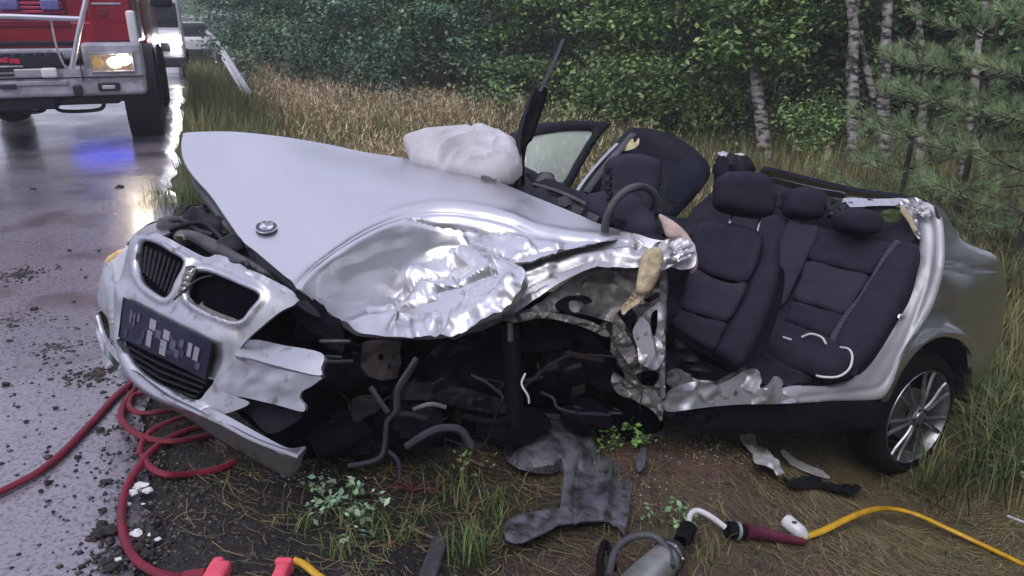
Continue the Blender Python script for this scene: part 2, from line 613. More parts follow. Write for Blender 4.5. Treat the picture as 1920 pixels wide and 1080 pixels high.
M['trim'] = mat('door_trim', (0.010, 0.010, 0.019), 0.65, 0, spec=0.15, base2=(0.02, 0.02, 0.03), nscale=6)
M['chrome'] = mat('chrome', (0.62, 0.62, 0.66), 0.18, 1.0, base2=(0.4, 0.4, 0.42), nscale=9)
M['alloy'] = mat('alloy', (0.27, 0.27, 0.30), 0.32, 0.85, base2=(0.10, 0.095, 0.09), nscale=14, ncontrast=(0.5, 0.75))
M['airbag'] = mat('airbag_cloth', (0.50, 0.49, 0.54), 0.8, 0, base2=(0.40, 0.385, 0.41), nscale=4, bump=0.2, bscale=90)
M['foam'] = mat('beige_foam', (0.50, 0.42, 0.28), 0.9, 0, base2=(0.34, 0.28, 0.19), nscale=22, bump=0.5, bscale=60)
M['pink_foam'] = mat('pink_foam', (0.48, 0.36, 0.33), 0.85, 0, base2=(0.36, 0.27, 0.25), nscale=18, bump=0.4, bscale=60)
M['yellow_foam'] = mat('yellow_foam', (0.62, 0.55, 0.34), 0.9, 0, bump=0.4, bscale=60)
M['glass'] = mat('window_glass', (0.55, 0.66, 0.60), 0.05, 0, alpha=0.38, spec=0.6)
M['dark_glass'] = mat('tinted_glass', (0.010, 0.011, 0.024), 0.35, 0, spec=0.2)
M['lamp_lens'] = mat('lamp_lens', (0.62, 0.63, 0.66), 0.12, 0.2, base2=(0.45, 0.46, 0.5), nscale=8, coat=0.6)
M['amber'] = mat('amber_lens', (0.75, 0.48, 0.16), 0.2, 0, coat=0.5)
M['plate'] = mat('plate_dark', (0.012, 0.012, 0.032), 0.5, 0, spec=0.2, base2=(0.018, 0.018, 0.04), nscale=14)
M['plate_mark'] = mat('plate_mark', (0.21, 0.21, 0.25), 0.5, 0)
M['plate_mark2'] = mat('plate_mark_dim', (0.06, 0.06, 0.10), 0.5, 0)
M['plate_mark3'] = mat('plate_mark_faint', (0.035, 0.035, 0.068), 0.5, 0, spec=0.2)
M['emblem_dark'] = mat('emblem_dark', (0.03, 0.03, 0.04), 0.25, 0, coat=0.4)
M['emblem_white'] = mat('emblem_white', (0.62, 0.63, 0.68), 0.3, 0)
M['emblem_blue'] = mat('emblem_grey_blue', (0.20, 0.22, 0.30), 0.3, 0)
M['white_wire'] = mat('white_wire', (0.6, 0.6, 0.63), 0.5)
M['grey_wire'] = mat('grey_wire', (0.036, 0.036, 0.052), 0.5, 0, spec=0.3, base2=(0.03, 0.03, 0.04), nscale=20)
M['red_hose'] = mat('red_hose', (0.20, 0.015, 0.036), 0.5, 0, spec=0.3, base2=(0.14, 0.012, 0.028), nscale=12, bump=0.25, bscale=220, base3=(0.12, 0.02, 0.03), nscale3=9, n3=(0.58, 0.72), bdist=0.004)
M['yellow_hose'] = mat('yellow_hose', (0.62, 0.36, 0.015), 0.4, 0, base2=(0.48, 0.26, 0.012), nscale=10, bump=0.1, bscale=90)
M['maroon'] = mat('maroon_sleeve', (0.115, 0.012, 0.035), 0.6, 0, base2=(0.075, 0.010, 0.026), nscale=12, bump=0.35, bscale=70)
M['coral'] = mat('coral_rubber', (0.72, 0.09, 0.13), 0.6, 0, base2=(0.62, 0.07, 0.12), nscale=14, bump=0.3, bscale=120)
M['white_plastic'] = mat('white_plastic', (0.58, 0.58, 0.60), 0.4, 0, base2=(0.44, 0.43, 0.43), nscale=9, bump=0.1, bscale=50)
M['clear_plastic'] = mat('cloudy_plastic', (0.62, 0.65, 0.67), 0.25, 0, base2=(0.45, 0.47, 0.48), nscale=9)
M['tool_steel'] = mat('tool_steel', (0.45, 0.46, 0.47), 0.35, 0.6, base2=(0.30, 0.30, 0.29), nscale=9, bump=0.1, bscale=60)
M['foam_bits'] = mat('white_foam_bits', (0.66, 0.65, 0.68), 0.8, 0, bump=0.4, bscale=90)
M['clod'] = mat('mud_clod', (0.016, 0.014, 0.016), 0.75, 0, base2=(0.03, 0.024, 0.02), nscale=20, bump=0.6, bscale=60)
M['wood'] = mat('stick_wood', (0.20, 0.15, 0.10), 0.8, 0, base2=(0.11, 0.08, 0.055), nscale=20, bump=0.4, bscale=60)
M['charred'] = mat('charred_wood', (0.03, 0.029, 0.034), 0.7, 0, base2=(0.055, 0.05, 0.055), nscale=14, bump=0.8, bscale=40, stretch=(1, 1, 1))
M['bay_wire'] = mat('bay_wire', (0.014, 0.014, 0.024), 0.5, spec=0.3)
M['bay_bit'] = mat('bay_bracket', (0.016, 0.015, 0.020), 0.6, spec=0.2, base2=(0.008, 0.008, 0.012), nscale=20)
# truck
M['truck_red'] = mat('fire_red', (0.27, 0.008, 0.028), 0.28, 0, coat=0.4, base2=(0.19, 0.007, 0.024), nscale=4)
M['truck_red_dark'] = mat('fire_red_dark', (0.15, 0.010, 0.03), 0.35, 0)
M['truck_slat'] = mat('grille_slat_red', (0.36, 0.035, 0.10), 0.35, 0)
M['truck_grey'] = mat('bumper_grey', (0.46, 0.45, 0.52), 0.4, 0.1, base2=(0.30, 0.29, 0.34), nscale=5, base3=(0.16, 0.15, 0.17), nscale3=6, n3=(0.56, 0.7))
M['truck_tube'] = mat('guard_tube', (0.50, 0.50, 0.58), 0.35, 0.5)
M['truck_dark'] = mat('truck_dark', (0.012, 0.012, 0.024), 0.5, 0)
M['truck_glass'] = mat('truck_glass', (0.015, 0.018, 0.024), 0.06, 0, spec=0.6)
M['headlamp'] = mat('headlamp_lit', (1, 0.95, 0.8), 0.3, emit=(1.0, 0.86, 0.62), estr=60)
M['headlamp_warm'] = mat('headlamp_warm', (0.34, 0.25, 0.19), 0.2, 0.4, base2=(0.55, 0.42, 0.30), nscale=16, emit=(1.0, 0.62, 0.30), estr=0.06, coat=0.5)
M['headlamp_white'] = mat('headlamp_white', (1, 1, 1), 0.3, emit=(1.0, 0.97, 0.92), estr=150)
M['blue_lamp'] = mat('blue_flasher', (0.09, 0.09, 0.24), 0.4, base2=(0.15, 0.15, 0.34), nscale=30)
M['red_mark'] = mat('red_mark', (0.42, 0.015, 0.06), 0.5)
M['white_paint'] = mat('white_paint', (0.62, 0.63, 0.66), 0.35, 0, coat=0.3)
M['galv'] = mat('galvanised', (0.48, 0.49, 0.53), 0.45, 0.5, base2=(0.34, 0.35, 0.38), nscale=3)
# vegetation
M['grass'] = mat('grass_blades', (0.1, 0.12, 0.04), 0.6, col_attr=True, spec=0.3)
M['leaf'] = mat('leaves', (0.05, 0.09, 0.03), 0.5, col_attr=True, spec=0.35)
M['needle'] = mat('pine_needles', (0.1, 0.15, 0.05), 0.55, col_attr=True, spec=0.3)
M['bark'] = mat('dark_bark', (0.035, 0.030, 0.028), 0.85, 0, base2=(0.075, 0.065, 0.055), nscale=8, bump=0.6, bscale=20, stretch=(1, 1, 0.25))
M['birch'] = mat('birch_bark', (0.34, 0.32, 0.32), 0.8, 0, base2=(0.12, 0.105, 0.10), nscale=5, ncontrast=(0.40, 0.62), bump=0.3, bscale=14, stretch=(1, 1, 2.2),
                 base3=(0.018, 0.016, 0.018), nscale3=5.5, n3=(0.47, 0.56))

# ------------------------------------------------------------------ ground and road
def axis(lo, a, b, hi, fine, g=1.13):
    mid = list(np.arange(a, b, fine))
    r = [b]; st = fine
    while r[-1] < hi: st *= g; r.append(r[-1] + st)
    l = [a]; st = fine
    while l[-1] > lo: st *= g; l.append(l[-1] - st)
    return np.array(sorted(l[1:] + mid + r))


def col_mix(a, b, t):
    t = np.asarray(t)[..., None]
    return np.array(a) * (1 - t) + np.array(b) * t


def soil_colour(x, y):
    s = s_of(x, y)
    c = np.zeros(x.shape + (3,)) + np.array([0.026, 0.020, 0.020])
    c = c * (1 - 0) + 0
    n = fbm(x * 2.1, y * 2.1, 31, 4); n2 = fbm(x * 7, y * 7, 37, 3)
    red = np.clip(np.exp(-(((x - 0.6) / 0.95) ** 2 + ((y - 2.2) / 0.85) ** 2)) * 1.7 + n * 0.5, 0, 1) * sstep(0.6, 1.2, s)
    c = c + (np.array([0.10, 0.056, 0.044]) - c) * red[..., None]
    straw = sstep(2.0, 2.7, s + n * 0.5) * sstep(-0.9, 0.1, n2 + 0.6)
    c = c + (np.array([0.15, 0.115, 0.058]) - c) * (straw * 0.85)[..., None]
    moss = sstep(0.1, 0.45, fbm(x * 1.3 + 9, y * 1.3, 41, 4)) * sstep(0.3, 0.8, s)
    c = c + (np.array([0.055, 0.066, 0.022]) - c) * (moss * 0.35)[..., None]
    wreck_shade = np.clip(np.exp(-(((x + 0.72) / 0.55) ** 2 + ((y - 1.95) / 0.50) ** 2)) * 1.4 + np.exp(-(((x + 0.15) / 0.5) ** 2 + ((y - 2.25) / 0.35) ** 2)) * 1.2 + 0.5 * n2, 0, 1) * sstep(0.0, 0.2, s)
    c = c * (1 - 0.72 * wreck_shade)[..., None]      # shade under the wreck, painted into the soil colour
    far = sstep(6, 10, y)
    c = c + (np.array([0.075, 0.085, 0.03]) - c) * far[..., None]
    return c * (1 + 0.5 * n2[..., None] * 0.6)


gx = axis(-260, -3.2, 4.0, 260, 0.03); gy = axis(-60, 0.9, 5.6, 330, 0.03)
GX, GY = np.meshgrid(gx, gy)
GZ = terrain(GX, GY)
nx, ny = len(gx), len(gy)
idx = np.arange(nx * ny).reshape(ny, nx)
Fq = np.stack([idx[:-1, :-1], idx[:-1, 1:], idx[1:, 1:], idx[1:, :-1]], -1).reshape(-1, 4)
M['soil'] = mat('soil', (0.06, 0.05, 0.04), 0.75, 0, col_attr=True, base2=(0.020, 0.016, 0.014), nscale=26, ncontrast=(0.50, 0.72), bump=0.9, bscale=55, rough2=0.45, bdist=0.02,
                base3=(0.13, 0.10, 0.065), nscale3=60, n3=(0.60, 0.70))
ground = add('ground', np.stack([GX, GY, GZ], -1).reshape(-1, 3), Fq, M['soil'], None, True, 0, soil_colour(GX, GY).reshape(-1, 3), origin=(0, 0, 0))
tag(ground, kind='structure', label='soil verge falling from the road edge to the wood')

M['road'] = mat('wet_asphalt', (0.205, 0.185, 0.225), 0.42, 0, base2=(0.085, 0.074, 0.092), nscale=60, ncontrast=(0.50, 0.60), rough2=0.22, bump=0.35, bscale=150, bdist=0.005, coat=0.7,
                base3=(0.075, 0.058, 0.064), nscale3=1.7, n3=(0.50, 0.66), spec=0.6)
M['road'].node_tree.nodes['Principled BSDF'].inputs['Coat Roughness'].default_value = 0.17
# broad wet patches: a second, slow noise drives the gloss
_nt = M['road'].node_tree; _b = _nt.nodes['Principled BSDF']
_tc = _nt.nodes.new('ShaderNodeTexCoord'); _nz = _nt.nodes.new('ShaderNodeTexNoise'); _nz.inputs['Scale'].default_value = 0.9; _nz.inputs['Detail'].default_value = 5
_mr = _nt.nodes.new('ShaderNodeMapRange'); _mr.inputs[1].default_value = 0.40; _mr.inputs[2].default_value = 0.62; _mr.inputs[3].default_value = 0.17; _mr.inputs[4].default_value = 0.42
_nt.links.new(_tc.outputs['Object'], _nz.inputs['Vector']); _nt.links.new(_nz.outputs['Fac'], _mr.inputs[0]); _nt.links.new(_mr.outputs[0], _b.inputs['Roughness'])
ts = axis(-8, 0.5, 7, 180, 0.04)
ss = np.linspace(0, 1, 70) ** 0.6
TT, SS = np.meshgrid(ts, ss)
right = edge_wob(TT)
sv = -6.4 + (6.4 + right) * SS
RX = -0.32 * 0 + ROAD_N[0] * sv + ROAD_DIR[0] * TT; RY = ROAD_N[1] * sv + ROAD_DIR[1] * TT
RX = RX - 0.296 ; RY = RY - 0.121          # origin of s: the verge line passes x = -0.32 at y = 0
RZ = 0.004 - 0.020 * sstep(-0.12, 0.0, sv - right) + 0.004 * fbm(RX * 1.2, RY * 1.2, 77, 3)
n1, n2_ = SS.shape
idx = np.arange(n1 * n2_).reshape(n1, n2_)
Fq = np.stack([idx[:-1, :-1], idx[1:, :-1], idx[1:, 1:], idx[:-1, 1:]], -1).reshape(-1, 4)
road = add('road', np.stack([RX, RY, RZ], -1).reshape(-1, 3), Fq[:, ::-1], M['road'], None, True, 0, origin=(0, 0, 0))
tag(road, kind='structure', label='wet grey asphalt road')


# ------------------------------------------------------------------ grass, straw, weeds (uncountable)
def blades(pos, h, w, lean, az, droop=0.0):
    N = len(pos)
    dx, dy = np.cos(az), np.sin(az)
    px_, py_ = -dy, dx
    V = np.zeros((N, 5, 3))
    up = np.array([0, 0, 1.0])
    for k, (fh, fl, fw) in enumerate(((0, 0, 1), (0, 0, -1), (0.58, 0.36, 0.75), (0.58, 0.36, -0.75), (1 - droop, 1, 0))):
        V[:, k, 0] = pos[:, 0] + dx * lean * fl + px_ * w * 0.5 * fw
        V[:, k, 1] = pos[:, 1] + dy * lean * fl + py_ * w * 0.5 * fw
        V[:, k, 2] = pos[:, 2] + h * fh
    b = (np.arange(N) * 5)[:, None]
    F = np.concatenate([b + np.array([[0, 1, 3]]), b + np.array([[0, 3, 2]]), b + np.array([[2, 3, 4]])])
    return V.reshape(-1, 3), F


def panicles(pos, h, lean, az, size, n=5):
    """loose seed heads: a few small slips round the top of each stem"""
    N = len(pos)
    Vs = []; k0 = 0
    for k in range(n):
        f = 0.72 + 0.28 * k / n
        c = np.stack([pos[:, 0] + np.cos(az) * lean * f, pos[:, 1] + np.sin(az) * lean * f, pos[:, 2] + h * f], -1)
        a = rng.uniform(0, 6.28, N); t = rng.uniform(0.2, 1.0, N)[:, None]
        d = np.stack([np.cos(a), np.sin(a), rng.uniform(0.5, 1.6, N)], -1) * size[:, None] * t
        e = np.stack([-np.sin(a), np.cos(a), np.zeros(N)], -1) * size[:, None] * 0.22
        Vs.append(np.stack([c - e * 0.5, c + e * 0.5, c + d], 1))
    V = np.concatenate(Vs).reshape(-1, 3)
    return V, np.arange(len(V)).reshape(-1, 3)


def scatter(n, x0, x1, y0, y1, keep):
    x = rng.uniform(x0, x1, n); y = rng.uniform(y0, y1, n)
    k = keep(x, y)
    k = rng.random(n) < k
    x, y = x[k], y[k]
    return np.stack([x, y, terrain(x, y)], -1)


def pal(n, cols, var=0.25):
    cols = np.array(cols); c = cols[rng.integers(0, len(cols), n)]
    return c * (1 + rng.uniform(-var, var, (n, 1)))


def grass(name, label, groups):
    Vs, Fs, Cs = [], [], []; b = 0
    for V, F, c, k in groups:
        Vs.append(V); Fs.append(F + b); Cs.append(np.repeat(c, k, 0)); b += len(V)
    o = add(name, np.concatenate(Vs), np.concatenate(Fs), M['grass'], None, False, 0, np.concatenate(Cs), origin=(0, 0, 0))
    return tag(o, label, None, None, 'stuff')


def tuft_group(pos, h0, h1, w0, w1, cols, lean=0.5, droop=0.1):
    N = len(pos)
    h = rng.uniform(h0, h1, N); w = rng.uniform(w0, w1, N)
    V, F = blades(pos - np.array([0, 0, 0.02]), h, w, h * rng.uniform(0.1, lean, N), rng.uniform(0, 6.28, N), droop)
    return V, F, pal(N, cols), 5


GREEN = [(0.075, 0.115, 0.035), (0.095, 0.14, 0.042), (0.055, 0.088, 0.03), (0.12, 0.145, 0.05)]
STRAW = [(0.38, 0.29, 0.15), (0.45, 0.35, 0.19), (0.32, 0.24, 0.125), (0.19, 0.17, 0.075), (0.14, 0.15, 0.055)]
OLIVE = [(0.19, 0.18, 0.08), (0.14, 0.155, 0.06), (0.22, 0.19, 0.09), (0.10, 0.125, 0.048)]
LITTER = [(0.20, 0.155, 0.075), (0.155, 0.12, 0.062), (0.24, 0.19, 0.10), (0.11, 0.085, 0.05), (0.10, 0.11, 0.04)]


def bank_keep(x, y):
    s = s_of(x, y)
    return sstep(0.02, 0.22, s) * (s < 9) * sstep(6.2, 7.6, y + 0.4 * fbm(x, y, 3, 2)) * np.clip(1.3 - (y - 7) / 28, 0.25, 1)


p = scatter(220000, -12, 2.2, 6, 30, bank_keep)
s = s_of(p[:, 0], p[:, 1])
strawness = sstep(1.0, 2.2, s + 0.8 * fbm(p[:, 0] * 0.5, p[:, 1] * 0.5, 51, 3))
strawness = strawness * (1 - 0.75 * sstep(-0.8, 1.0, p[:, 0]))
isst = rng.random(len(p)) < strawness * (0.30 + 0.40 * sstep(-0.2, 0.3, fbm(p[:, 0] * 0.9, p[:, 1] * 0.9, 57, 3)))
ps, pg = p[isst], p[~isst]
hs = rng.uniform(0.45, 0.95, len(ps)) * (0.85 + 0.35 * fbm(ps[:, 0] * 1.1, ps[:, 1] * 1.1, 58, 3)); az = rng.uniform(0, 6.28, len(ps)); ln = hs * rng.uniform(0.05, 0.55, len(ps))
Vb, Fb = blades(ps, hs, rng.uniform(0.003, 0.0065, len(ps)), ln, az, 0.02)
cs = pal(len(ps), STRAW)
kk = rng.random(len(ps)) < 0.45
Vp, Fp = panicles(ps[kk], hs[kk], ln[kk], az[kk], rng.uniform(0.04, 0.10, kk.sum()))
cp = np.tile(pal(kk.sum(), [(0.52, 0.41, 0.26), (0.46, 0.34, 0.22), (0.56, 0.46, 0.31), (0.40, 0.29, 0.20), (0.36, 0.31, 0.18)]), (5, 1))
grass('bank_grass', 'tall dry straw coloured grass on the bank beyond the wreck', [
    (Vb, Fb, cs, 5), (Vp, Fp, cp, 3), tuft_group(pg, 0.30, 0.80, 0.005, 0.011, GREEN + OLIVE + OLIVE, 0.6, 0.12)])


def right_keep(x, y):
    s = s_of(x, y)
    return (s > 4.2) * (y > 3.6) * (y < 15) * np.clip(1.2 - (y - 4) / 14, 0.15, 1) * (x > 0.5)


p = scatter(52000, 0.6, 12, 3.6, 15, right_keep)
grass('meadow_grass', 'mixed green and dry grass between the wreck and the trees', [tuft_group(p[::2], 0.2, 0.5, 0.006, 0.012, GREEN + OLIVE, 0.7, 0.15), tuft_group(p[1::2], 0.25, 0.6, 0.004, 0.009, OLIVE + STRAW, 0.6, 0.1)])

# green tall grass round the rear wheel and the right edge
ctr = GL([(1830, 820), (1880, 760), (1800, 850), (1900, 880), (1870, 640), (1910, 560), (1760, 890), (1850, 880), (1915, 700), (1720, 905), (1895, 800)])
pp = []
for k, c in enumerate(ctr):
    n = 420
    x = c[0] + rng.normal(0, 0.17, n); y = c[1] + rng.normal(0.12, 0.17, n)
    pp.append(np.stack([x, y, terrain(x, y)], -1))
pp = np.concatenate(pp)
# nothing grows where the wheel and body stand
body_clear = ~((s_of(pp[:, 0], pp[:, 1]) < 3.15) | ((pp[:, 0] < 2.02) & (pp[:, 1] > 2.83)))
pp = pp[body_clear]
_q = (pp - np.array([0, 0, EYE])) @ C2W; _px = _q[:, 0] / _q[:, 2] * FPX + 960; _py = _q[:, 1] / _q[:, 2] * FPX + 540
pp = pp[(_px > 1815) | (_py > 905)]          # the wheel itself stays clear
grass('verge_grass', 'long green grass leaning beside the rear wheel', [tuft_group(pp, 0.14, 0.48, 0.003, 0.008, [(0.07, 0.115, 0.038), (0.09, 0.145, 0.048), (0.055, 0.09, 0.032), (0.20, 0.175, 0.08), (0.16, 0.16, 0.07)], 1.1, 0.28)])


# flattened straw and litter lying on the soil
def lit_keep(x, y):
    s = s_of(x, y)
    a = sstep(1.6, 2.9, s + 1.1 * fbm(x * 1.6, y * 1.6, 61, 4)) + 0.20 * sstep(0.1, 0.8, s + 0.6 * fbm(x * 3, y * 3, 66, 3))
    return np.clip(a, 0, 1)


def litter(p, l0, l1, w0, w1, cols, tilt=0.12, bias=None, lift=0.004):
    N = len(p)
    L = rng.uniform(l0, l1, N); az = rng.uniform(0, 6.28, N) if bias is None else rng.normal(bias, 0.7, N)
    w = rng.uniform(w0, w1, N)
    dx, dy = np.cos(az), np.sin(az)
    V = np.zeros((N, 6, 3))
    for k, f in enumerate((-0.5, 0.0, 0.5)):
        cx = p[:, 0] + dx * L * f + (k == 1) * -dy * L * 0.08; cy = p[:, 1] + dy * L * f + (k == 1) * dx * L * 0.08
        z = terrain(cx, cy) + lift + np.abs(rng.normal(0, tilt, N)) * L * (0.4 if k != 1 else 0.25)
        for q, sg in enumerate((1, -1)):
            V[:, k * 2 + q] = np.stack([cx - dy * w * 0.5 * sg, cy + dx * w * 0.5 * sg, z], -1)
    b = (np.arange(N) * 6)[:, None]
    F = np.concatenate([b + np.array([[0, 1, 3]]), b + np.array([[0, 3, 2]]), b + np.array([[2, 3, 5]]), b + np.array([[2, 5, 4]])])
    return V.reshape(-1, 3), F, pal(N, cols), 6


p = scatter(62000, -1.3, 3.6, 1.2, 4.6, lit_keep)
g1 = litter(p[::2], 0.04, 0.17, 0.0012, 0.0034, LITTER, 0.10, 2.6)
g2 = litter(p[1::2], 0.02, 0.09, 0.0015, 0.0045, LITTER + [(0.07, 0.05, 0.035)], 0.16)
sp = scatter(16000, -1.0, 3.6, 1.3, 4.2, lambda x, y: (0.25 + 0.75 * sstep(0.0, 0.4, fbm(x * 1.8, y * 1.8, 71, 3))) * sstep(0.35, 0.9, s_of(x, y)) * ((s_of(x, y) < 2.2) | (y < 2.6)))
g3 = tuft_group(sp, 0.02, 0.11, 0.002, 0.005, GREEN + GREEN + LITTER, 1.2, 0.3)
grass('ground_litter', 'flattened straw, roots and short grass on the churned soil', [g1, g2, g3])

# small stones and asphalt crumbs along the broken road edge
n = 1500
t = rng.uniform(1.2, 4.2, n); sv = edge_wob(t) + rng.normal(0.04, 0.10, n)
x = ROAD_N[0] * sv + ROAD_DIR[0] * t - 0.296; y = ROAD_N[1] * sv + ROAD_DIR[1] * t - 0.121
x2 = rng.uniform(-2.3, -0.9, 900); y2 = rng.uniform(1.5, 6, 900)
x = np.r_[x, x2]; y = np.r_[y, y2]
k = np.r_[np.ones(n, bool), s_of(x2, y2) < 0]
x, y = x[k], y[k]
z = np.where(s_of(x, y) < edge_wob(x * 0), 0.004, terrain(x, y))
r = rng.uniform(0.003, 0.011, len(x)) * (1 + 1.0 * (rng.random(len(x)) < 0.05))
oct_ = np.array([[1, 0, 0], [-1, 0, 0], [0, 1, 0], [0, -1, 0], [0, 0, 1.0], [0, 0, -1]])
of = np.array([[0, 2, 4], [2, 1, 4], [1, 3, 4], [3, 0, 4], [2, 0, 5], [1, 2, 5], [3, 1, 5], [0, 3, 5]])
jit = rng.uniform(0.55, 1.2, (len(x), 6, 1))
V = (np.stack([x, y, z], -1)[:, None] + oct_[None] * jit * r[:, None, None] * np.array([1, 1, 0.7]))
F = (np.arange(len(x)) * 6)[:, None, None] + of[None]
gc = pal(len(x), [(0.03, 0.028, 0.03), (0.05, 0.045, 0.045), (0.02, 0.018, 0.018), (0.11, 0.10, 0.10)])
M['stones'] = mat('crumbs', (0.05, 0.05, 0.05), 0.6, 0, col_attr=True)
tag(add('edge_gravel', V.reshape(-1, 3), F.reshape(-1, 3), M['stones'], None, False, 0, np.repeat(gc, 6, 0), origin=(0, 0, 0)), 'crumbled asphalt and grit along the road edge', None, None, 'stuff')


# ------------------------------------------------------------------ trees
def leaf_mesh(name, centers, crad, n, size, cols, up_bias=0.5, seed=0, stretch=(1, 1, 1)):
    r = np.random.default_rng(seed)
    k = r.integers(0, len(centers), n)
    p = centers[k] + r.normal(0, 1, (n, 3)) * crad[k][:, None] * np.array(stretch)
    nrm = r.normal(0, 1, (n, 3)); nrm[:, 2] = np.abs(nrm[:, 2]) + up_bias
    nrm /= np.linalg.norm(nrm, axis=1, keepdims=True)
    a = np.cross(nrm, r.normal(0, 1, (n, 3))); a /= np.linalg.norm(a, axis=1, keepdims=True)
    b = np.cross(nrm, a)
    sz = (size * r.uniform(0.6, 1.3, n))[:, None]
    V = np.stack([p - a * sz * 0.55, p + b * sz * 0.34 + nrm * sz * 0.06, p + a * sz * 0.6, p - b * sz * 0.34 + nrm * sz * 0.06], 1)
    F = np.arange(n * 4).reshape(n, 4)
    cl = np.array(cols)
    tint = r.uniform(0.35, 1.0, len(centers)) ** 1.0 * 2.5
    c = cl[r.integers(0, len(cl), n)] * tint[k][:, None] * r.uniform(0.7, 1.35, (n, 1))
    return make_mesh(name, V.reshape(-1, 3), F, M['leaf'], False, 0, np.repeat(c, 4, 0))


def trunk_mesh(name, path, r0, r1, m, limbs=(), n=9):
    mb = MB()
    P = smooth_line(path, 5)
    f = np.linspace(0, 1, len(P))
    mb.tube(P, r0 + (r1 - r0) * f, n)
    for L, ra in limbs:
        Q = smooth_line(L, 4); g = np.linspace(0, 1, len(Q))
        mb.tube(Q, ra * (1 - 0.75 * g), 6)
    return make_mesh(name, np.array(mb.v), mb.f, m, True, 60)


def crown_centers(h, rx, seed, low=0.3, n=90, bushy=True):
    r = np.random.default_rng(seed)
    c = []
    while len(c) < n:
        z = r.uniform(low, h) if r.random() < 0.55 else r.uniform(low, min(h, 3.6))
        f = (z - low) / (h - low)
        rad = rx * (0.62 + 0.5 * math.sin(min(1, f * 1.3 + 0.1) * math.pi * 0.75)) if bushy else rx * math.sqrt(max(0.05, 1 - (2 * f - 1) ** 2))
        if f > 0.75: rad *= (1 - f) / 0.25 * 0.8 + 0.2
        a = r.uniform(0, 6.28); q = rad * math.sqrt(r.uniform(0.25, 1))
        c.append((q * math.cos(a), q * math.sin(a), z))
    return np.array(c), r.uniform(0.18, 0.42, n)


LEAFG = [
    [(0.058, 0.108, 0.046), (0.062, 0.115, 0.046), (0.040, 0.078, 0.038), (0.105, 0.165, 0.062)],
    [(0.056, 0.108, 0.055), (0.070, 0.128, 0.060), (0.046, 0.09, 0.050), (0.115, 0.175, 0.075)],
    [(0.075, 0.13, 0.042), (0.095, 0.155, 0.048), (0.060, 0.105, 0.038), (0.125, 0.18, 0.058)],
    [(0.042, 0.088, 0.058), (0.056, 0.104, 0.066), (0.036, 0.072, 0.050), (0.072, 0.122, 0.070)],
]
protos = []
for v in range(4):
    h = (9.0, 8.0, 6.5, 10.0)[v]; rx = (1.9, 2.1, 1.7, 2.0)[v]
    cc, cr = crown_centers(h, rx, 100 + v, (1.0, 0.3, 0.5, 1.3)[v], (74, 80, 70, 76)[v])
    root = thing('forest_tree', 'tree', 'tree')
    tm = trunk_mesh('trunk', [(0, 0, -0.3), (0.08, 0.03, 2), (-0.06, 0.1, 4.5), (0.02, 0.05, h * 0.9)], 0.11, 0.03, M['bark'],
                    [([(0.05, 0, z), (0.7 * math.cos(a), 0.7 * math.sin(a), z + 0.7), (1.4 * math.cos(a), 1.4 * math.sin(a), z + 1.0)], 0.04) for z, a in ((1.2, 0.4 + v), (2.0, 2.6 + v), (2.8, 4.4), (3.9, 1.0), (5, 3.4))])
    o = bpy.data.objects.new('trunk', tm); link(o, root)
    o = bpy.data.objects.new('crown', leaf_mesh('crown', cc, cr, (19000, 21000, 17000, 18000)[v], (0.100, 0.088, 0.098, 0.105)[v], LEAFG[v], 1.0, 200 + v, (1.3, 1.3, 0.42))); link(o, root)
    protos.append(root)


def forest(rows, label, group, used):
    for px, d, v, sc in rows:
        q = W(px, 300, d); loc = on_ground(q[0], q[1], -0.05)
        if not used[v]:
            used[v] = True
            o = protos[v]; o.location = Vector(loc.tolist()); o.rotation_euler = (0, 0, random.uniform(0, 6.28)); o.scale = (sc,) * 3
        else:
            o = instance(protos[v], loc, random.uniform(0, 6.28), sc)
        o['label'] = label; o['group'] = group; o['category'] = 'tree'


used = [False] * 4
forest([(535, 25, 3, 1.0), (640, 23.5, 1, 0.95), (745, 20.5, 3, 1.0), (850, 20, 0, 0.95), (935, 17.5, 3, 0.9)],
       'dark dense tree at the wood edge behind the straw coloured bank', 'trees behind the straw coloured bank', used)
forest([(1045, 16.0, 2, 0.85), (1165, 16.5, 1, 0.9), (1265, 14.0, 2, 0.95), (1375, 15.5, 1, 0.85), (1480, 14.8, 0, 0.9)],
       'leafy green tree at the wood edge behind the open doors', 'trees behind the open doors', used)
forest([(1560, 14.5, 2, 0.9), (1690, 14, 0, 0.95), (1800, 13.5, 1, 0.9), (1900, 12, 2, 0.9), (2010, 11, 1, 0.9)],
       'leafy green tree at the wood edge behind the birches', 'trees behind the birches', used)
forest([(500, 34, 3, 1.1), (600, 30, 0, 1.1), (700, 27, 3, 1.1), (810, 25, 3, 1.1), (930, 23, 0, 1.1), (1050, 21, 3, 1.1), (1170, 20, 3, 1.1), (1300, 19, 0, 1.1), (1430, 19, 3, 1.1),
        (1560, 19, 0, 1.1), (1700, 18, 3, 1.1), (1840, 17, 0, 1.1), (1980, 16, 3, 1.1), (470, 44, 1, 1.2), (430, 55, 1, 1.2), (405, 70, 1, 1.3)],
       'dim tree deeper in the wood behind the front row', 'trees deeper in the wood', used)


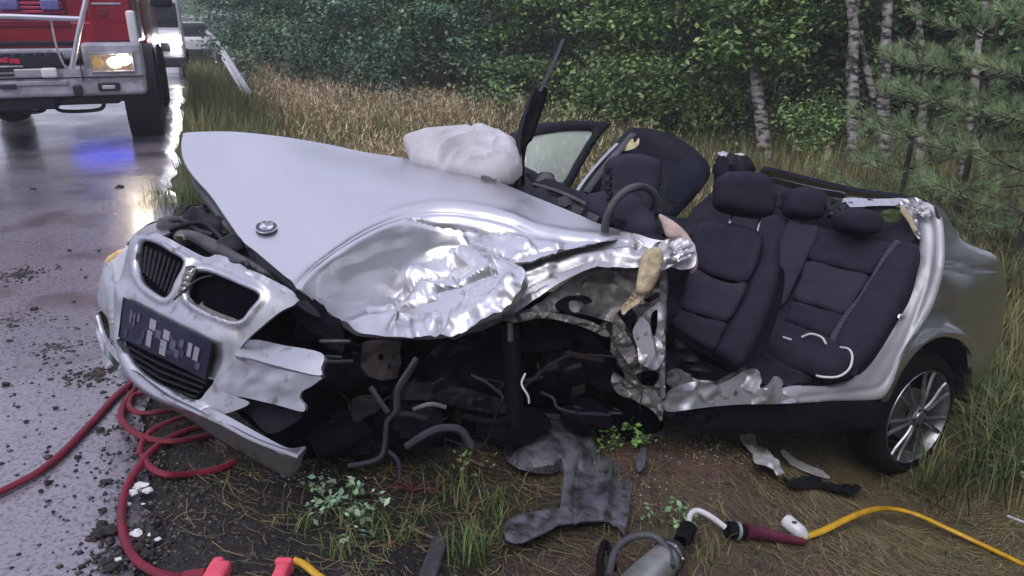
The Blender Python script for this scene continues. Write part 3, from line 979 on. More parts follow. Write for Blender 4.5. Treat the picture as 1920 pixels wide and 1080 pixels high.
def birch(path_px, d_, wpx, label, fork=None, twig=None, veil=None):
    base = Gp(*path_px[0]) if d_ is None else on_ground(*W(path_px[0][0], path_px[0][1], d_)[:2])
    # the base stands on the ground; the upper points keep its distance
    dist = float((base - np.array([0, 0, EYE])) @ (np.array([0, cP, -sP])))
    pts = [base - np.array([0, 0, 0.1])] + [W(a, b, dist) for a, b in path_px[1:]]
    top = pts[-1] + (pts[-1] - pts[-2]) / np.linalg.norm(pts[-1] - pts[-2]) * 5.0
    pts.append(top)
    r = wpx / FPX * dist / 2
    t = thing('birch_tree', label, 'tree', base)
    mb = MB(); Q = smooth_line(pts, 6); f = np.linspace(0, 1, len(Q))
    mb.tube(Q, r * (1.12 - 0.5 * f), 12)
    mb.build('trunk', M['birch'], t, sharp=60)
    if fork:
        mb = MB(); fp = [W(a, b, dist + 0.15) for a, b in fork[0]]; Q = smooth_line(fp, 6)
        mb.tube(Q, fork[1] / FPX * dist / 2 * np.linspace(1, 0.8, len(Q)), 10); mb.build('stem', M['birch'], t, sharp=60)
    if twig:
        mb = MB(); Q = smooth_line([W(a, b, dist) for a, b in twig], 4); mb.tube(Q, 0.012, 6); mb.build('branch', M['birch'], t)
    cc = top + np.random.default_rng(int(path_px[0][0])).normal(0, 1, (50, 3)) * np.array([1.0, 1.0, 1.4]) + np.array([0, 0, 0.8])
    cr_ = np.full(50, 0.35); nl = 5000
    if veil:                                             # low boughs that hang across the upper trunk
        g = np.random.default_rng(3); x0, y0, x1, y1 = veil
        vv = np.array([W(g.uniform(x0, x1), g.uniform(y0, y1), dist - g.uniform(0.2, 0.7)) for _ in range(46)])
        cc = np.concatenate([cc, vv]); cr_ = np.r_[cr_, np.full(46, 0.16)]; nl = 8500
    me = leaf_mesh('crown', cc - base, cr_, nl, 0.09, LEAFG[2], 0.8, 5, (1.2, 1.2, 0.6))
    o = bpy.data.objects.new('crown', me); link(o, t)
    return t


# unseen wood added behind the viewer to give the paint dark reflections
_n = 26000
_a = rng.uniform(R(-152), R(38), _n); _r = rng.uniform(9.0, 14.0, _n); _k = rng.integers(0, 240, _n)
_ca = rng.uniform(R(-152), R(38), 240); _cr = rng.uniform(8.8, 13.5, 240); _cz = rng.uniform(0.2, 10.5, 240)
_c = np.stack([_cr * np.cos(_ca), _cr * np.sin(_ca), _cz], -1)
_me = leaf_mesh('unseen_woodland', _c, rng.uniform(0.5, 1.0, 240), _n, 0.36, LEAFG[0], 0.6, 77)
_o = bpy.data.objects.new('unseen_woodland', _me); link(_o); _o.location = (0, 0, -0.5); tag(_o, 'dim unseen wood added behind the viewer', None, None, 'stuff')



birch([(1438, 300), (1428, 230), (1418, 150), (1416, 40)], None, 25, 'short bare birch trunk leaning left, standing apart behind the far door', veil=(1330, -60, 1490, 128))
birch([(1602, 305), (1600, 230), (1597, 130), (1602, 60), (1594, 0)], None, 25, 'mottled birch trunk with a second stem leaning into it', fork=([(1641, 195), (1628, 140), (1612, 80), (1603, 40), (1612, -40)], 15))
birch([(1660, 305), (1656, 200), (1660, 100), (1665, 0)], None, 24, 'straight pale birch trunk just right of the forked one')
birch([(1738, 240), (1732, 170), (1728, 90), (1719, 0)], 10.5, 15, 'thin grey birch trunk with a bare side branch', twig=[(1728, 100), (1705, 82), (1680, 68)])
birch([(1820, 270), (1824, 200), (1832, 100), (1848, 0)], 8.5, 15, 'slim white birch trunk behind the pine sapling')


# pine sapling: whorls of branches with long soft needles
def pine(base, h, label, seed, wide=1.0, name='pine_sapling'):
    r = np.random.default_rng(seed)
    t = thing(name, label, 'tree', base)
    mb = MB(); mb.tube([base - [0, 0, 0.1], base + [0.02, 0, h * 0.5], base + [0, 0.03, h]], [0.035, 0.022, 0.006], 8)
    mb.build('trunk', M['bark'], t)
    mb = MB(); Vs = []; cols = []
    for z in np.arange(0.25, h, 0.34):
        m = 6
        L = wide * (0.25 + 0.95 * (1 - z / h)) * r.uniform(0.8, 1.15)
        a0 = r.uniform(0, 6.28)
        for k in range(m):
            a = a0 + k * 6.283 / m + r.normal(0, 0.2)
            d = np.array([math.cos(a), math.sin(a), 0.0])
            Lk = L * r.uniform(0.75, 1.1)
            P = [base + [0, 0, z], base + [0, 0, z] + d * Lk * 0.5 + [0, 0, 0.10], base + [0, 0, z] + d * Lk + [0, 0, 0.30 * r.uniform(0.4, 1.3)]]
            Q = smooth_line(P, 6)
            mb.tube(Q, np.linspace(0.009, 0.003, len(Q)), 5)
            segs = [(Q, 1.0)]
            for j in (4, 6, 8, 10):
                sd = np.cross(d, [0, 0, 1]) * (1 if r.random() < 0.5 else -1)
                e = Q[j] + (d * 0.6 + sd * 0.8) * Lk * 0.28 + [0, 0, 0.09]
                q2 = np.linspace(Q[j], e, 5); mb.tube(q2, 0.003, 4); segs.append((q2, 0.8))
            for S, sc in segs:
                nn = int(110 * sc)
                ii = r.uniform(len(S) * 0.25, len(S) - 1.001, nn); i0 = ii.astype(int); fr = (ii - i0)[:, None]
                c = S[i0] * (1 - fr) + S[i0 + 1] * fr
                ax = S[-1] - S[0]; ax = ax / np.linalg.norm(ax)
                dr = r.normal(0, 1, (nn, 3)); dr -= (dr @ ax)[:, None] * ax; dr /= np.linalg.norm(dr, axis=1, keepdims=True)
                dr = dr * 0.75 + ax * 0.75 + np.array([0, 0, 0.15])
                ln_ = r.uniform(0.06, 0.11, nn)[:, None]
                wv = np.cross(dr, r.normal(0, 1, (nn, 3))); wv /= np.linalg.norm(wv, axis=1, keepdims=True)
                Vs.append(np.stack([c - wv * 0.0026, c + wv * 0.0026, c + dr * ln_], 1))
                cols.append(np.array([(0.21, 0.30, 0.15), (0.26, 0.35, 0.17), (0.17, 0.25, 0.13), (0.31, 0.38, 0.20)])[r.integers(0, 4, nn)] * r.uniform(0.75, 1.25, (nn, 1)))
    mb.build('branch', M['bark'], t)
    V = np.concatenate(Vs).reshape(-1, 3); c = np.repeat(np.concatenate(cols), 3, 0)
    add('needles', V, np.arange(len(V)).reshape(-1, 3), M['needle'], t, False, 0, c)
    return t


pine(on_ground(*W(1815, 300, 7.0)[:2]), 3.6, 'tall soft needled pine sapling at the right in front of the birches', 3, 1.15)
pine(on_ground(*W(1700, 300, 8.0)[:2]), 1.9, 'low pine sapling in front of the forked birch', 4, 0.95)
pine(on_ground(*W(1950, 300, 6.0)[:2]), 3.2, 'pine sapling cut by the right edge of the view', 6, 1.0)


def bush(px, py, label, seed, rx, h, n, size, cols, name='bush', d=None):
    base = Gp(px, py) if d is None else on_ground(*W(px, 300, d)[:2])
    r = np.random.default_rng(seed)
    t = thing(name, label, 'bush', base)
    cc = np.stack([r.normal(0, rx * 0.5, 40), r.normal(0, rx * 0.5, 40), r.uniform(0.05, h, 40)], -1)
    o = bpy.data.objects.new('foliage', leaf_mesh('foliage', cc, r.uniform(0.08, 0.2, 40), n, size, cols, 0.5, seed)); link(o, t)
    mb = MB()
    for k in range(7):
        e = cc[r.integers(0, 40)]
        mb.tube(smooth_line([base - [0, 0, 0.05], base + e * [0.4, 0.4, 0.5], base + e], 3), 0.008, 5)
    mb.build('stem', M['bark'], t)
    return t


bush(1325, 270, 'low bright green bush right of the far door', 11, 0.9, 0.9, 3500, 0.07, LEAFG[2])
bush(1520, 290, 'low leafy bush between the short birch and the forked birch', 12, 0.9, 0.8, 3500, 0.06, LEAFG[2])
bush(1120, 215, 'yellowish green bush behind the tall windscreen strip', 13, 1.1, 1.2, 4000, 0.08, LEAFG[2], d=13.5)
bush(950, 190, 'dark green bush behind the straw coloured bank, left of the windscreen strip', 14, 1.2, 1.3, 4000, 0.08, LEAFG[1], d=15.5)
bush(560, 120, 'bluish dark bush at the far end of the straw coloured bank', 15, 1.4, 1.8, 4500, 0.10, LEAFG[3], d=20)
bush(700, 150, 'dark feathery bush at the wood edge over the middle of the bank', 16, 1.3, 1.6, 4500, 0.09, LEAFG[3], d=18)


# weeds: each a plant of its own
def weed(px, py, label, seed, n=26, h=0.12, w=0.05, cols=((0.07, 0.14, 0.05), (0.10, 0.18, 0.08), (0.055, 0.11, 0.04)), size=0.035, name='weed', cat='plant', h0=None):
    base = Gp(px, py)
    r = np.random.default_rng(seed)
    t = thing(name, label, cat, base)
    cc = np.stack([r.normal(0, w, 12), r.normal(0, w, 12), r.uniform(0.02, h, 12)], -1)
    o = bpy.data.objects.new('foliage', leaf_mesh('foliage', cc, np.full(12, 0.018), n, size, cols, 0.8, seed)); link(o, t)
    mb = MB()
    for k in range(6): mb.tube([base - [0, 0, 0.01], base + cc[k]], 0.002, 4)
    mb.build('stem', M['grass_stem'], t)
    return t


M['grass_stem'] = mat('weed_stem', (0.08, 0.11, 0.04), 0.6)
weed(650, 985, 'pale leafy weed left of the grass tuft in the foreground', 21, 90, 0.10, 0.07, ((0.12, 0.19, 0.12), (0.09, 0.15, 0.09), (0.16, 0.23, 0.15)), 0.026)
weed(640, 940, 'smaller pale weed growing behind the leafy one', 27, 60, 0.07, 0.05, ((0.11, 0.17, 0.10), (0.08, 0.13, 0.07)), 0.022)
weed(1165, 832, 'bright green sprig beside the torn wheel arch liner', 22, 110, 0.07, 0.06, ((0.09, 0.20, 0.04), (0.13, 0.26, 0.06), (0.07, 0.15, 0.03)), 0.022)
weed(1270, 985, 'small grey green weed above the rescue tool handle', 23, 70, 0.07, 0.05, ((0.10, 0.19, 0.09), (0.14, 0.22, 0.12)), 0.024)
weed(1910, 900, 'grey green weed at the right edge in the long grass', 24, 90, 0.12, 0.07, ((0.10, 0.15, 0.09), (0.13, 0.19, 0.12)), 0.03)
weed(870, 900, 'thin weed with dry stalks in front of the wheel bay', 25, 40, 0.12, 0.05, ((0.12, 0.13, 0.05), (0.09, 0.13, 0.05)), 0.02)


def tuft(px, py, label, seed, n, h, lean, cols, spread=0.05):
    base = Gp(px, py); r = np.random.default_rng(seed)
    p = base + np.stack([r.normal(0, spread, n), r.normal(0, spread, n), np.zeros(n)], -1)
    p[:, 2] = terrain(p[:, 0], p[:, 1]) - 0.01
    hh = r.uniform(h * 0.5, h, n)
    V, F = blades(p, hh, r.uniform(0.003, 0.006, n), hh * r.uniform(0.2, lean, n), r.uniform(0, 6.28, n), 0.12)
    c = np.array(cols)[r.integers(0, len(cols), n)] * r.uniform(0.75, 1.3, (n, 1))
    return tag(add('grass_tuft', V, F, M['grass'], None, False, 0, np.repeat(c, 5, 0), origin=base), label, 'grass tuft')


LIME = [(0.10, 0.17, 0.05), (0.13, 0.20, 0.06), (0.07, 0.12, 0.035)]
tuft(890, 1050, 'bright upright grass tuft left of the grey liner', 31, 90, 0.17, 0.8, LIME, 0.045)
tuft(850, 930, 'sparse thin grass tuft in front of the wheel bay', 32, 40, 0.15, 0.6, LIME + OLIVE, 0.05)
tuft(640, 1040, 'flat grass tuft in the soil beside the yellow hose end', 33, 45, 0.09, 1.0, GREEN, 0.04)
tuft(1250, 1060, 'wispy dry grass tuft around the rescue tool', 34, 45, 0.14, 0.9, LITTER + LIME, 0.08)
tuft(372, 388, 'patch of green grass showing between road and hood tip', 35, 700, 0.28, 0.7, GREEN, 0.22)
tuft(1745, 905, 'long green grass standing before the foot of the rear tyre', 36, 70, 0.15, 0.9, [(0.05, 0.085, 0.028), (0.065, 0.11, 0.035), (0.12, 0.12, 0.05)], 0.10)
tuft(1815, 890, 'long green grass leaning over the right side of the rear wheel', 37, 70, 0.30, 0.9, [(0.05, 0.085, 0.028), (0.065, 0.11, 0.035), (0.12, 0.12, 0.05)], 0.09)
tuft(1690, 915, 'short grass lying in front of the left foot of the rear tyre', 38, 70, 0.13, 1.2, [(0.05, 0.085, 0.028), (0.065, 0.11, 0.035), (0.14, 0.13, 0.06)], 0.05)
tuft(720, 1000, 'thin green tuft between the leafy weed and the charred wood', 39, 60, 0.13, 0.9, LIME + GREEN, 0.06)
tuft(930, 960, 'thin green tuft just left of the grey liner tongue', 40, 60, 0.12, 0.9, LIME + GREEN, 0.05)
tuft(1330, 1040, 'short tuft right of the rescue tool coupling', 41, 60, 0.10, 1.0, LIME + LITTER, 0.04)
tuft(560, 985, 'sparse low tuft in the dark soil under the bumper lip', 42, 50, 0.08, 1.0, GREEN, 0.06)

# ================================================================== the wrecked car
car = thing('wrecked_car', 'silver saloon car torn open in a crash, roof cut away and front left corner crushed', 'car', (0.55, 2.9, -0.3))


def cam_dir(v): return np.array(v, float) @ C2W.T


def plate_strip(name, pts, w, t, m, parent=car, up=(0, 0, 1), n=6):
    mb = MB(); mb.tube(smooth_line(P3(pts), n), w, 8, flat=t, up=up); return mb.build(name, m, parent)


def pipe(name, pts, r, m, parent=car, n=5, k=8):
    mb = MB(); mb.tube(smooth_line(P3(pts), n), r, k); return mb.build(name, m, parent)


# ---- bonnet: one big sheet, buckled along the near side
HOOD_D = [(345, 255, 3.30), (352, 320, 3.12), (400, 380, 2.98), (455, 452, 2.80), (520, 510, 2.66), (600, 575, 2.52), (660, 620, 2.47), (720, 628, 2.48), (800, 632, 2.50), (850, 625, 2.53),
          (940, 585, 2.60), (1000, 545, 2.64), (1100, 490, 2.70), (1200, 478, 2.78), (500, 250, 3.50), (620, 272, 3.62), (770, 298, 3.58), (860, 320, 3.48), (1000, 368, 3.22), (1130, 425, 2.96),
          (430, 300, 3.28), (520, 340, 3.16), (620, 400, 2.98), (740, 350, 3.24), (800, 400, 3.04), (900, 400, 3.03), (560, 450, 2.84), (1000, 440, 2.90), (500, 420, 2.90)]
ARC = np.array([(540, 545), (566, 515), (590, 492), (640, 455), (700, 420), (760, 398), (830, 390), (900, 398), (960, 414), (1010, 432), (1070, 444), (1130, 448), (1200, 455)], float)
ARC = smooth_line(ARC, 8)
FOLDS = [  # polyline, half width (px), height (m)
    ([(735, 592), (742, 556), (772, 520), (826, 492), (872, 478)], 20, 0.030),
    ([(752, 584), (800, 548), (842, 532), (884, 516), (925, 500)], 11, 0.018),
    ([(620, 600), (670, 600), (740, 606), (800, 600)], 26, 0.026),
    ([(770, 424), (830, 420), (890, 428), (930, 444)], 13, 0.020),
    ([(945, 392), (1000, 412), (1034, 438), (1046, 462)], 12, 0.022),
    ([(910, 425), (960, 440), (990, 460)], 12, 0.016),
    ([(1080, 470), (1040, 492), (1000, 522), (960, 548)], 16, 0.014),
    ([(850, 600), (905, 572), (960, 540)], 14, 0.018),
    ([(865, 436), (872, 452), (884, 466), (916, 476), (958, 494)], 5, -0.034),
    ([(958, 494), (1000, 480), (1060, 464), (1116, 450)], 6, -0.036),
    ([(935, 400), (972, 424), (1000, 456)], 6, -0.022),
    ([(905, 478), (925, 500), (930, 520)], 4, -0.026),
    ([(820, 548), (862, 541), (884, 530), (926, 514)], 4, -0.026),
    ([(690, 586), (760, 582), (806, 572), (866, 556)], 6, -0.032),
    ([(826, 560), (834, 596), (818, 630)], 7, -0.030),
    ([(765, 600), (772, 628)], 7, -0.018),
    ([(770, 412), (810, 424), (850, 430), (890, 436)], 5, -0.030),
    ([(756, 566), (780, 540), (806, 526), (840, 516)], 5, -0.022),
    ([(868, 470), (850, 500), (858, 530)], 4, -0.020),
    ([(800, 470), (830, 462), (866, 462)], 6, -0.010),
    ([(980, 500), (1010, 520)], 4, -0.018),
    ([(1040, 470), (1052, 490), (1046, 512)], 4, -0.018),
    ([(640, 500), (680, 490), (720, 470), (760, 466)], 14, -0.012),
    ([(600, 560), (640, 545), (700, 548), (730, 560)], 12, -0.010),
    ([(700, 450), (760, 440), (850, 446)], 12, 0.012),
    ([(660, 520), (700, 512), (730, 500)], 12, 0.010),
]


def fold_disp(x, y, folds):
    d = np.zeros(x.shape)
    for L, w, a in folds:
        q = seg_dist(x, y, smooth_line(L, 5))
        d += a * (np.exp(-(q / w) ** 2) if a > 0 else np.clip(1 - q / (w * 1.6), 0, 1) ** 1.3)
    return d


QX = np.array([(540, 8), (575, 40), (610, 80), (660, 120), (720, 140), (745, 150), (775, 116), (820, 92), (870, 66), (930, 34), (1000, 14), (1100, 8), (1300, 8)], float)
QX = smooth_line(QX, 6)


def hood_disp(x, y, e):
    inside = (y - np.interp(x, ARC[:, 0], ARC[:, 1])) * (x > 540)
    q = seg_dist(x, y, ARC) * np.where(inside > 0, 1, -1)
    q = np.where(x < 545, -np.abs(q), q)
    Q = np.interp(x + 10 * fbm(x / 40, y / 40, 2, 2), QX[:, 0], QX[:, 1])
    m = sstep(-4, 24, q)
    d = -0.012 * np.exp(-((q - 6) / 7.0) ** 2)
    d += 0.006 * np.exp(-((q + 6) / 7.0) ** 2)
    past = sstep(0, 14, q - Q)
    soft = m * (1 - past)
    d += m * (1 - 0.75 * soft) * fold_disp(x, y, FOLDS)
    d += soft * (0.004 * fbm(x / 70, y / 34, 15, 2) + 0.003 * crumple(x, y, 80, 8, 0.3))
    m2 = past * sstep(650, 800, x)
    d += m2 * (0.050 * crumple(x, y, 84, 3, 0.36) + 0.004 * ridged(x / 34, y / 22, 17, 1) + 0.020 * sstep(720, 820, x) * crumple(x, y * 1.1, 40, 27, 0.5))
    d += 0.0035 * fbm(x / 160, y / 120, 19, 2)
    # soft pressed crease that runs from the front corner to the scuttle
    c = seg_dist(x, y, smooth_line([(360, 262), (520, 292), (700, 330), (840, 368), (960, 405)], 5))
    d += 0.006 * np.exp(-(c / 26) ** 2) * (1 - m)
    return d


_hd0 = depth_fn(HOOD_D)


def hood_depth(x, y):
    # past the buckle the sheet drops as a steep wall, then flares out again towards the viewer
    x = np.asarray(x, float); y = np.asarray(y, float)
    q = np.clip(y - np.interp(x, ARC[:, 0], ARC[:, 1]), 0, None)
    Q = np.interp(x, QX[:, 0], QX[:, 1]) * 1.05
    z = np.minimum(q, Q)
    z = z - 6 * (1 - np.exp(-z / 6))
    return _hd0(x, y - 0.98 * z * sstep(548, 600, x))


hood = panel('bonnet', [(343, 256), (352, 250), (430, 248), (500, 254), (560, 261), (620, 271), (680, 284), (770, 298), (860, 320), (935, 342), (1000, 368), (1070, 397), (1130, 422), (1186, 439),
                        (1160, 446), (1112, 453), (1060, 467), (1010, 483), (968, 499), (985, 516), (990, 530), (972, 560), (940, 588), (895, 607), (850, 628), (800, 634), (745, 633), (700, 630),
                        (668, 625), (640, 606), (600, 574), (560, 540), (520, 506), (480, 472), (455, 452), (425, 410), (395, 366), (362, 328), (345, 300), (340, 275)],
             hood_depth, M['bonnet'], car, step=3.4, thick=0.008, disp=hood_disp, sharp=26)
hood['label'] = 'popped up silver bonnet with a deep crumpled dent'
lip_d = lambda x, y: hood_depth(x, y) + 0.035
panel('bonnet_inner_edge', [(360, 328), (372, 334), (398, 356), (430, 405), (455, 452), (446, 452), (418, 420), (388, 378), (366, 345)], lip_d, M['grey_plastic'], car, step=8, thick=0.02)
panel('bonnet_seal', [(462, 466), (476, 466), (520, 498), (560, 535), (604, 574), (596, 578), (550, 548), (505, 512), (470, 482)], lip_d, M['black'], car, step=8, thick=0.015, puff=(0.012, 6))

# emblem on the bonnet
hd = depth_fn(HOOD_D)


def hood_frame(x, y):
    o = W(x, y, hd(np.array(x), np.array(y)))
    e = np.array([W(x + 4, y, hd(np.array(x + 4.), np.array(y))), W(x, y + 4, hd(np.array(x), np.array(y + 4.)))]) - o
    n = np.cross(e[1], e[0]); n /= np.linalg.norm(n)
    if n @ (np.array([0, 0, EYE]) - o) < 0: n = -n
    a = e[0] / np.linalg.norm(e[0]); b = np.cross(n, a)
    return o, a, b, n


eo, ea, eb, en = hood_frame(500, 430)
eo = eo + en * 0.004
ER = 0.041
mb = MB(); mb.lathe(eo, en, [(0, ER), (0.006, ER), (0.009, ER * 0.95), (0.009, ER * 0.62), (0.007, ER * 0.6), (0.007, 0.0001)], 40)
emb = mb.build('emblem', M['emblem_dark'], hood, sharp=30)
mb = MB(); mb.lathe(eo, en, [(0.004, ER), (0.0095, ER * 1.01), (0.010, ER * 0.95), (0.007, ER * 0.93)], 40); mb.lathe(eo, en, [(0.007, ER * 0.66), (0.0105, ER * 0.64), (0.0105, ER * 0.58), (0.007, ER * 0.57)], 40)
mb.build('emblem_ring', M['chrome'], hood, sharp=30)
for q in range(4):
    mb = MB(); a0 = q * math.pi / 2 + 0.5
    pts = [eo + en * 0.0075] + [eo + en * 0.0075 + (ea * math.cos(a0 + t) + eb * math.sin(a0 + t)) * ER * 0.57 for t in np.linspace(0, math.pi / 2, 9)]
    mb.prism(pts, en * 0.0015)
    mb.build('emblem_quarter', M['emblem_white'] if q % 2 else M['emblem_blue'], hood, smooth=False)


def text_mesh(name, s, m, parent, o, a, b, n, h, depth=0.001, centre=True):
    """raised or printed characters: a font curve turned into a mesh on the plane (a right, b up)"""
    cu = bpy.data.curves.new(name, 'FONT'); cu.body = s; cu.size = 1.0; cu.extrude = depth / h if h else 0.01; cu.align_x = 'CENTER' if centre else 'LEFT'; cu.align_y = 'CENTER'
    cu.resolution_u = 3
    tmp = bpy.data.objects.new('text_tmp', cu); C.objects.link(tmp)
    bpy.context.view_layer.update()
    me = bpy.data.meshes.new_from_object(tmp)
    V = np.array([v.co[:] for v in me.vertices]); F = [tuple(p.vertices) for p in me.polygons]
    bpy.data.objects.remove(tmp); bpy.data.curves.remove(cu); bpy.data.meshes.remove(me)
    Wd = o + V[:, :1] * h * a + V[:, 1:2] * h * b + V[:, 2:3] * h * n
    return add(name, Wd, F, m, parent, False)


for ch, an in (('B', 2.25), ('M', 1.57), ('W', 0.89)):
    d = ea * math.cos(an) + eb * math.sin(an)
    text_mesh('emblem_letter', ch, M['emblem_white'], hood, eo + en * 0.0095 + d * ER * 0.79, np.cross(d, en) , d, en, 0.014, 0.0006)

# ---- front bumper and its grilles
NOSE_D = [(200, 490, 2.98), (184, 560, 2.96), (190, 620, 2.93), (230, 470, 2.84), (258, 450, 2.78), (262, 520, 2.72), (330, 500, 2.63), (320, 580, 2.60), (240, 560, 2.72), (232, 635, 2.72), (400, 640, 2.50),
          (480, 560, 2.50), (551, 562, 2.46), (470, 640, 2.48), (400, 712, 2.50), (250, 690, 2.67), (316, 735, 2.58), (370, 770, 2.51), (460, 740, 2.46), (560, 720, 2.42), (410, 490, 2.60), (600, 690, 2.40)]
nd = depth_fn(NOSE_D)
KF = [(268, 452), (293, 457), (320, 473), (345, 491), (330, 525), (313, 557), (290, 548), (267, 527), (257, 498), (259, 470)]
KN = [(366, 512), (385, 510), (409, 517), (450, 535), (486, 554), (470, 578), (451, 600), (418, 594), (373, 574), (353, 556), (357, 532)]
LG = [(231, 634), (300, 668), (387, 708), (402, 713), (386, 735), (371, 750), (343, 744), (316, 730), (285, 714), (258, 692), (240, 664)]


def nose_disp(x, y, e):
    d = np.zeros(x.shape)
    for K, h in ((KF, 0.010), (KN, 0.011)):          # raised surrounds of the two grilles
        q = seg_dist(x, y, smooth_line(K, 4, True), True); d += h * np.exp(-((q - 6) / 5.5) ** 2)
    q = seg_dist(x, y, smooth_line([(226, 540), (222, 600), (228, 650), (250, 700), (300, 740), (380, 772)], 5)); d += 0.02 * np.exp(-(q / 9) ** 2)
    d += -0.012 * np.exp(-(seg_dist(x, y, [(236, 590), (395, 672)]) / 26) ** 2)
    d += 0.003 * fbm(x / 50, y / 50, 5, 3)
    return d


bumper = panel('front_bumper', [(251, 440), (270, 441), (300, 450), (345, 475), (385, 494), (412, 494), (450, 508), (500, 532), (553, 556), (553, 570), (530, 582), (506, 600), (485, 618), (466, 634), (448, 656),
                                (440, 668), (418, 720), (440, 742), (466, 754), (455, 764), (410, 778), (364, 775), (307, 757), (262, 730), (236, 690), (222, 650), (217, 611), (219, 560), (221, 536), (232, 500), (240, 465)],
               nd, M['bumper'], car, holes=(KF, KN, LG), step=6, thick=0.012, disp=nose_disp, sharp=70)
bumper['label'] = 'torn silver front bumper with grille openings'
nd2 = depth_fn([(a, b, c + 0.05) for a, b, c in NOSE_D])
nd3 = depth_fn([(a, b, c + 0.022) for a, b, c in NOSE_D])
panel('grille_backing', [(255, 450), (300, 455), (345, 490), (313, 560), (262, 530), (252, 490)], nd2, M['pit'], bumper, step=14, thick=0.01)
panel('grille_backing', [(355, 512), (400, 508), (490, 552), (452, 604), (375, 578), (348, 558)], nd2, M['pit'], bumper, step=14, thick=0.01)
panel('grille_backing', [(228, 630), (300, 662), (405, 710), (373, 755), (310, 734), (250, 695)], nd2, M['pit'], bumper, step=14, thick=0.01)
for k in range(9):                                    # upright slats of the far grille
    f = k / 8.0
    x0, y0 = 266 + 70 * f, 462 + 34 * f; x1, y1 = 262 + 52 * f, 506 + 46 * f
    mb = MB(); mb.tube(P3([(x0, y0 - 4, float(nd3(x0, y0))), (x1, y1, float(nd3(x1, y1)))]), 0.006, 6, flat=0.35)
    mb.build('grille_slat', M['black'], bumper)
for k in range(4):
    f = k / 3.0
    mb = MB(); q = [(238 + 6 * k, 648 + 14 * k), (300 + 2 * k, 682 + 14 * k), (388 - 6 * k, 718 + 9 * k)]
    mb.tube(P3([(a, b, float(nd3(a, b))) for a, b in q]), 0.007, 6, flat=0.5); mb.build('grille_slat', M['black'], bumper)
# mesh strip left in the broken near grille, and a loose stalk across it
panel('broken_grille_mesh', [(352, 500), (372, 502), (362, 524), (346, 553), (337, 550), (343, 525)], nd, M['dusty_metal'], bumper, step=6, thick=0.004, lift=(0, -0.012, 0.004), disp=lambda x, y, e: 0.003 * np.sign(np.sin(x * 1.2) * np.sin(y * 1.2)))
pipe('grille_strut', [(326, 562, 2.55), (345, 545, 2.54), (372, 524, 2.55), (398, 517, 2.58)], 0.0035, M['grey_wire'])
panel('torn_mesh', [(352, 560), (362, 566), (385, 582), (420, 596), (445, 604), (446, 598), (415, 586), (385, 572), (382, 564), (372, 572), (360, 558)], nd, M['dusty_metal'], bumper, step=6, thick=0.004, lift=(0, -0.010, 0.002))
# upper slam panel between bumper and bonnet
panel('slam_panel', [(284, 446), (300, 440), (345, 462), (385, 482), (412, 478), (470, 505), (540, 540), (552, 556), (500, 532), (450, 510), (410, 496), (385, 497), (345, 478)], depth_fn([(284, 445, 2.80), (412, 485, 2.66), (552, 556, 2.50), (470, 505, 2.60), (345, 462, 2.75)]),
      M['bumper'], car, step=7, thick=0.012, disp=lambda x, y, e: 0.006 * fbm(x / 14, y / 10, 4, 3))
# number plate, its marks blurred to blocks
PL = [(238, 556), (404, 640), (391, 706), (229, 627)]
plate = panel('number_plate', PL, nd, M['plate'], bumper, step=10, thick=0.008, rnd=False, lift=(0.0, -0.02, 0.002))


def plate_pt(u, v):
    a = np.array(PL, float); p = (a[0] * (1 - u) + a[1] * u) * (1 - v) + (a[3] * (1 - u) + a[2] * u) * v
    return p


def plate_block(u, v, du, dv, m, out=0.0245):
    q = [plate_pt(u, v), plate_pt(u + du, v), plate_pt(u + du, v + dv), plate_pt(u, v + dv)]
    mb = MB(); p = P3([(a, b, float(nd(a, b))) for a, b in q]) + np.array([0, -out, 0.002])
    mb.prism(p, [0, 0.004, 0]); mb.build('plate_character', m, bumper, smooth=False)


for u, v, du, dv, mm in ((0.09, 0.20, 0.025, 0.32, 2), (0.13, 0.24, 0.02, 0.32, 2), (0.17, 0.2, 0.03, 0.2, 2), (0.31, 0.16, 0.07, 0.26, 1), (0.30, 0.48, 0.055, 0.40, 1), (0.47, 0.26, 0.07, 0.24, 1), (0.455, 0.55, 0.07, 0.38, 1),
                         (0.75, 0.28, 0.045, 0.36, 1), (0.82, 0.30, 0.055, 0.36, 1), (0.39, 0.36, 0.06, 0.2, 2), (0.56, 0.42, 0.06, 0.25, 2), (0.62, 0.62, 0.05, 0.2, 2), (0.86, 0.68, 0.05, 0.18, 2), (0.66, 0.3, 0.04, 0.2, 2)):
    plate_block(u, v, du, dv, M['plate_mark'] if mm == 1 else M['plate_mark2'])
for k in range(26):
    u, v = rng.uniform(0.05, 0.9), rng.uniform(0.1, 0.85)
    plate_block(u, v, rng.uniform(0.015, 0.045), rng.uniform(0.08, 0.2), M['plate_mark3'], 0.0235)
# plate frame: a thin raised rim
mb = MB(); mb.tube(P3([(a, b, float(nd(a, b))) for a, b in PL]) + np.array([0, -0.022, 0.002]), 0.004, 6, closed=True); mb.build('plate_frame', M['black'], bumper)

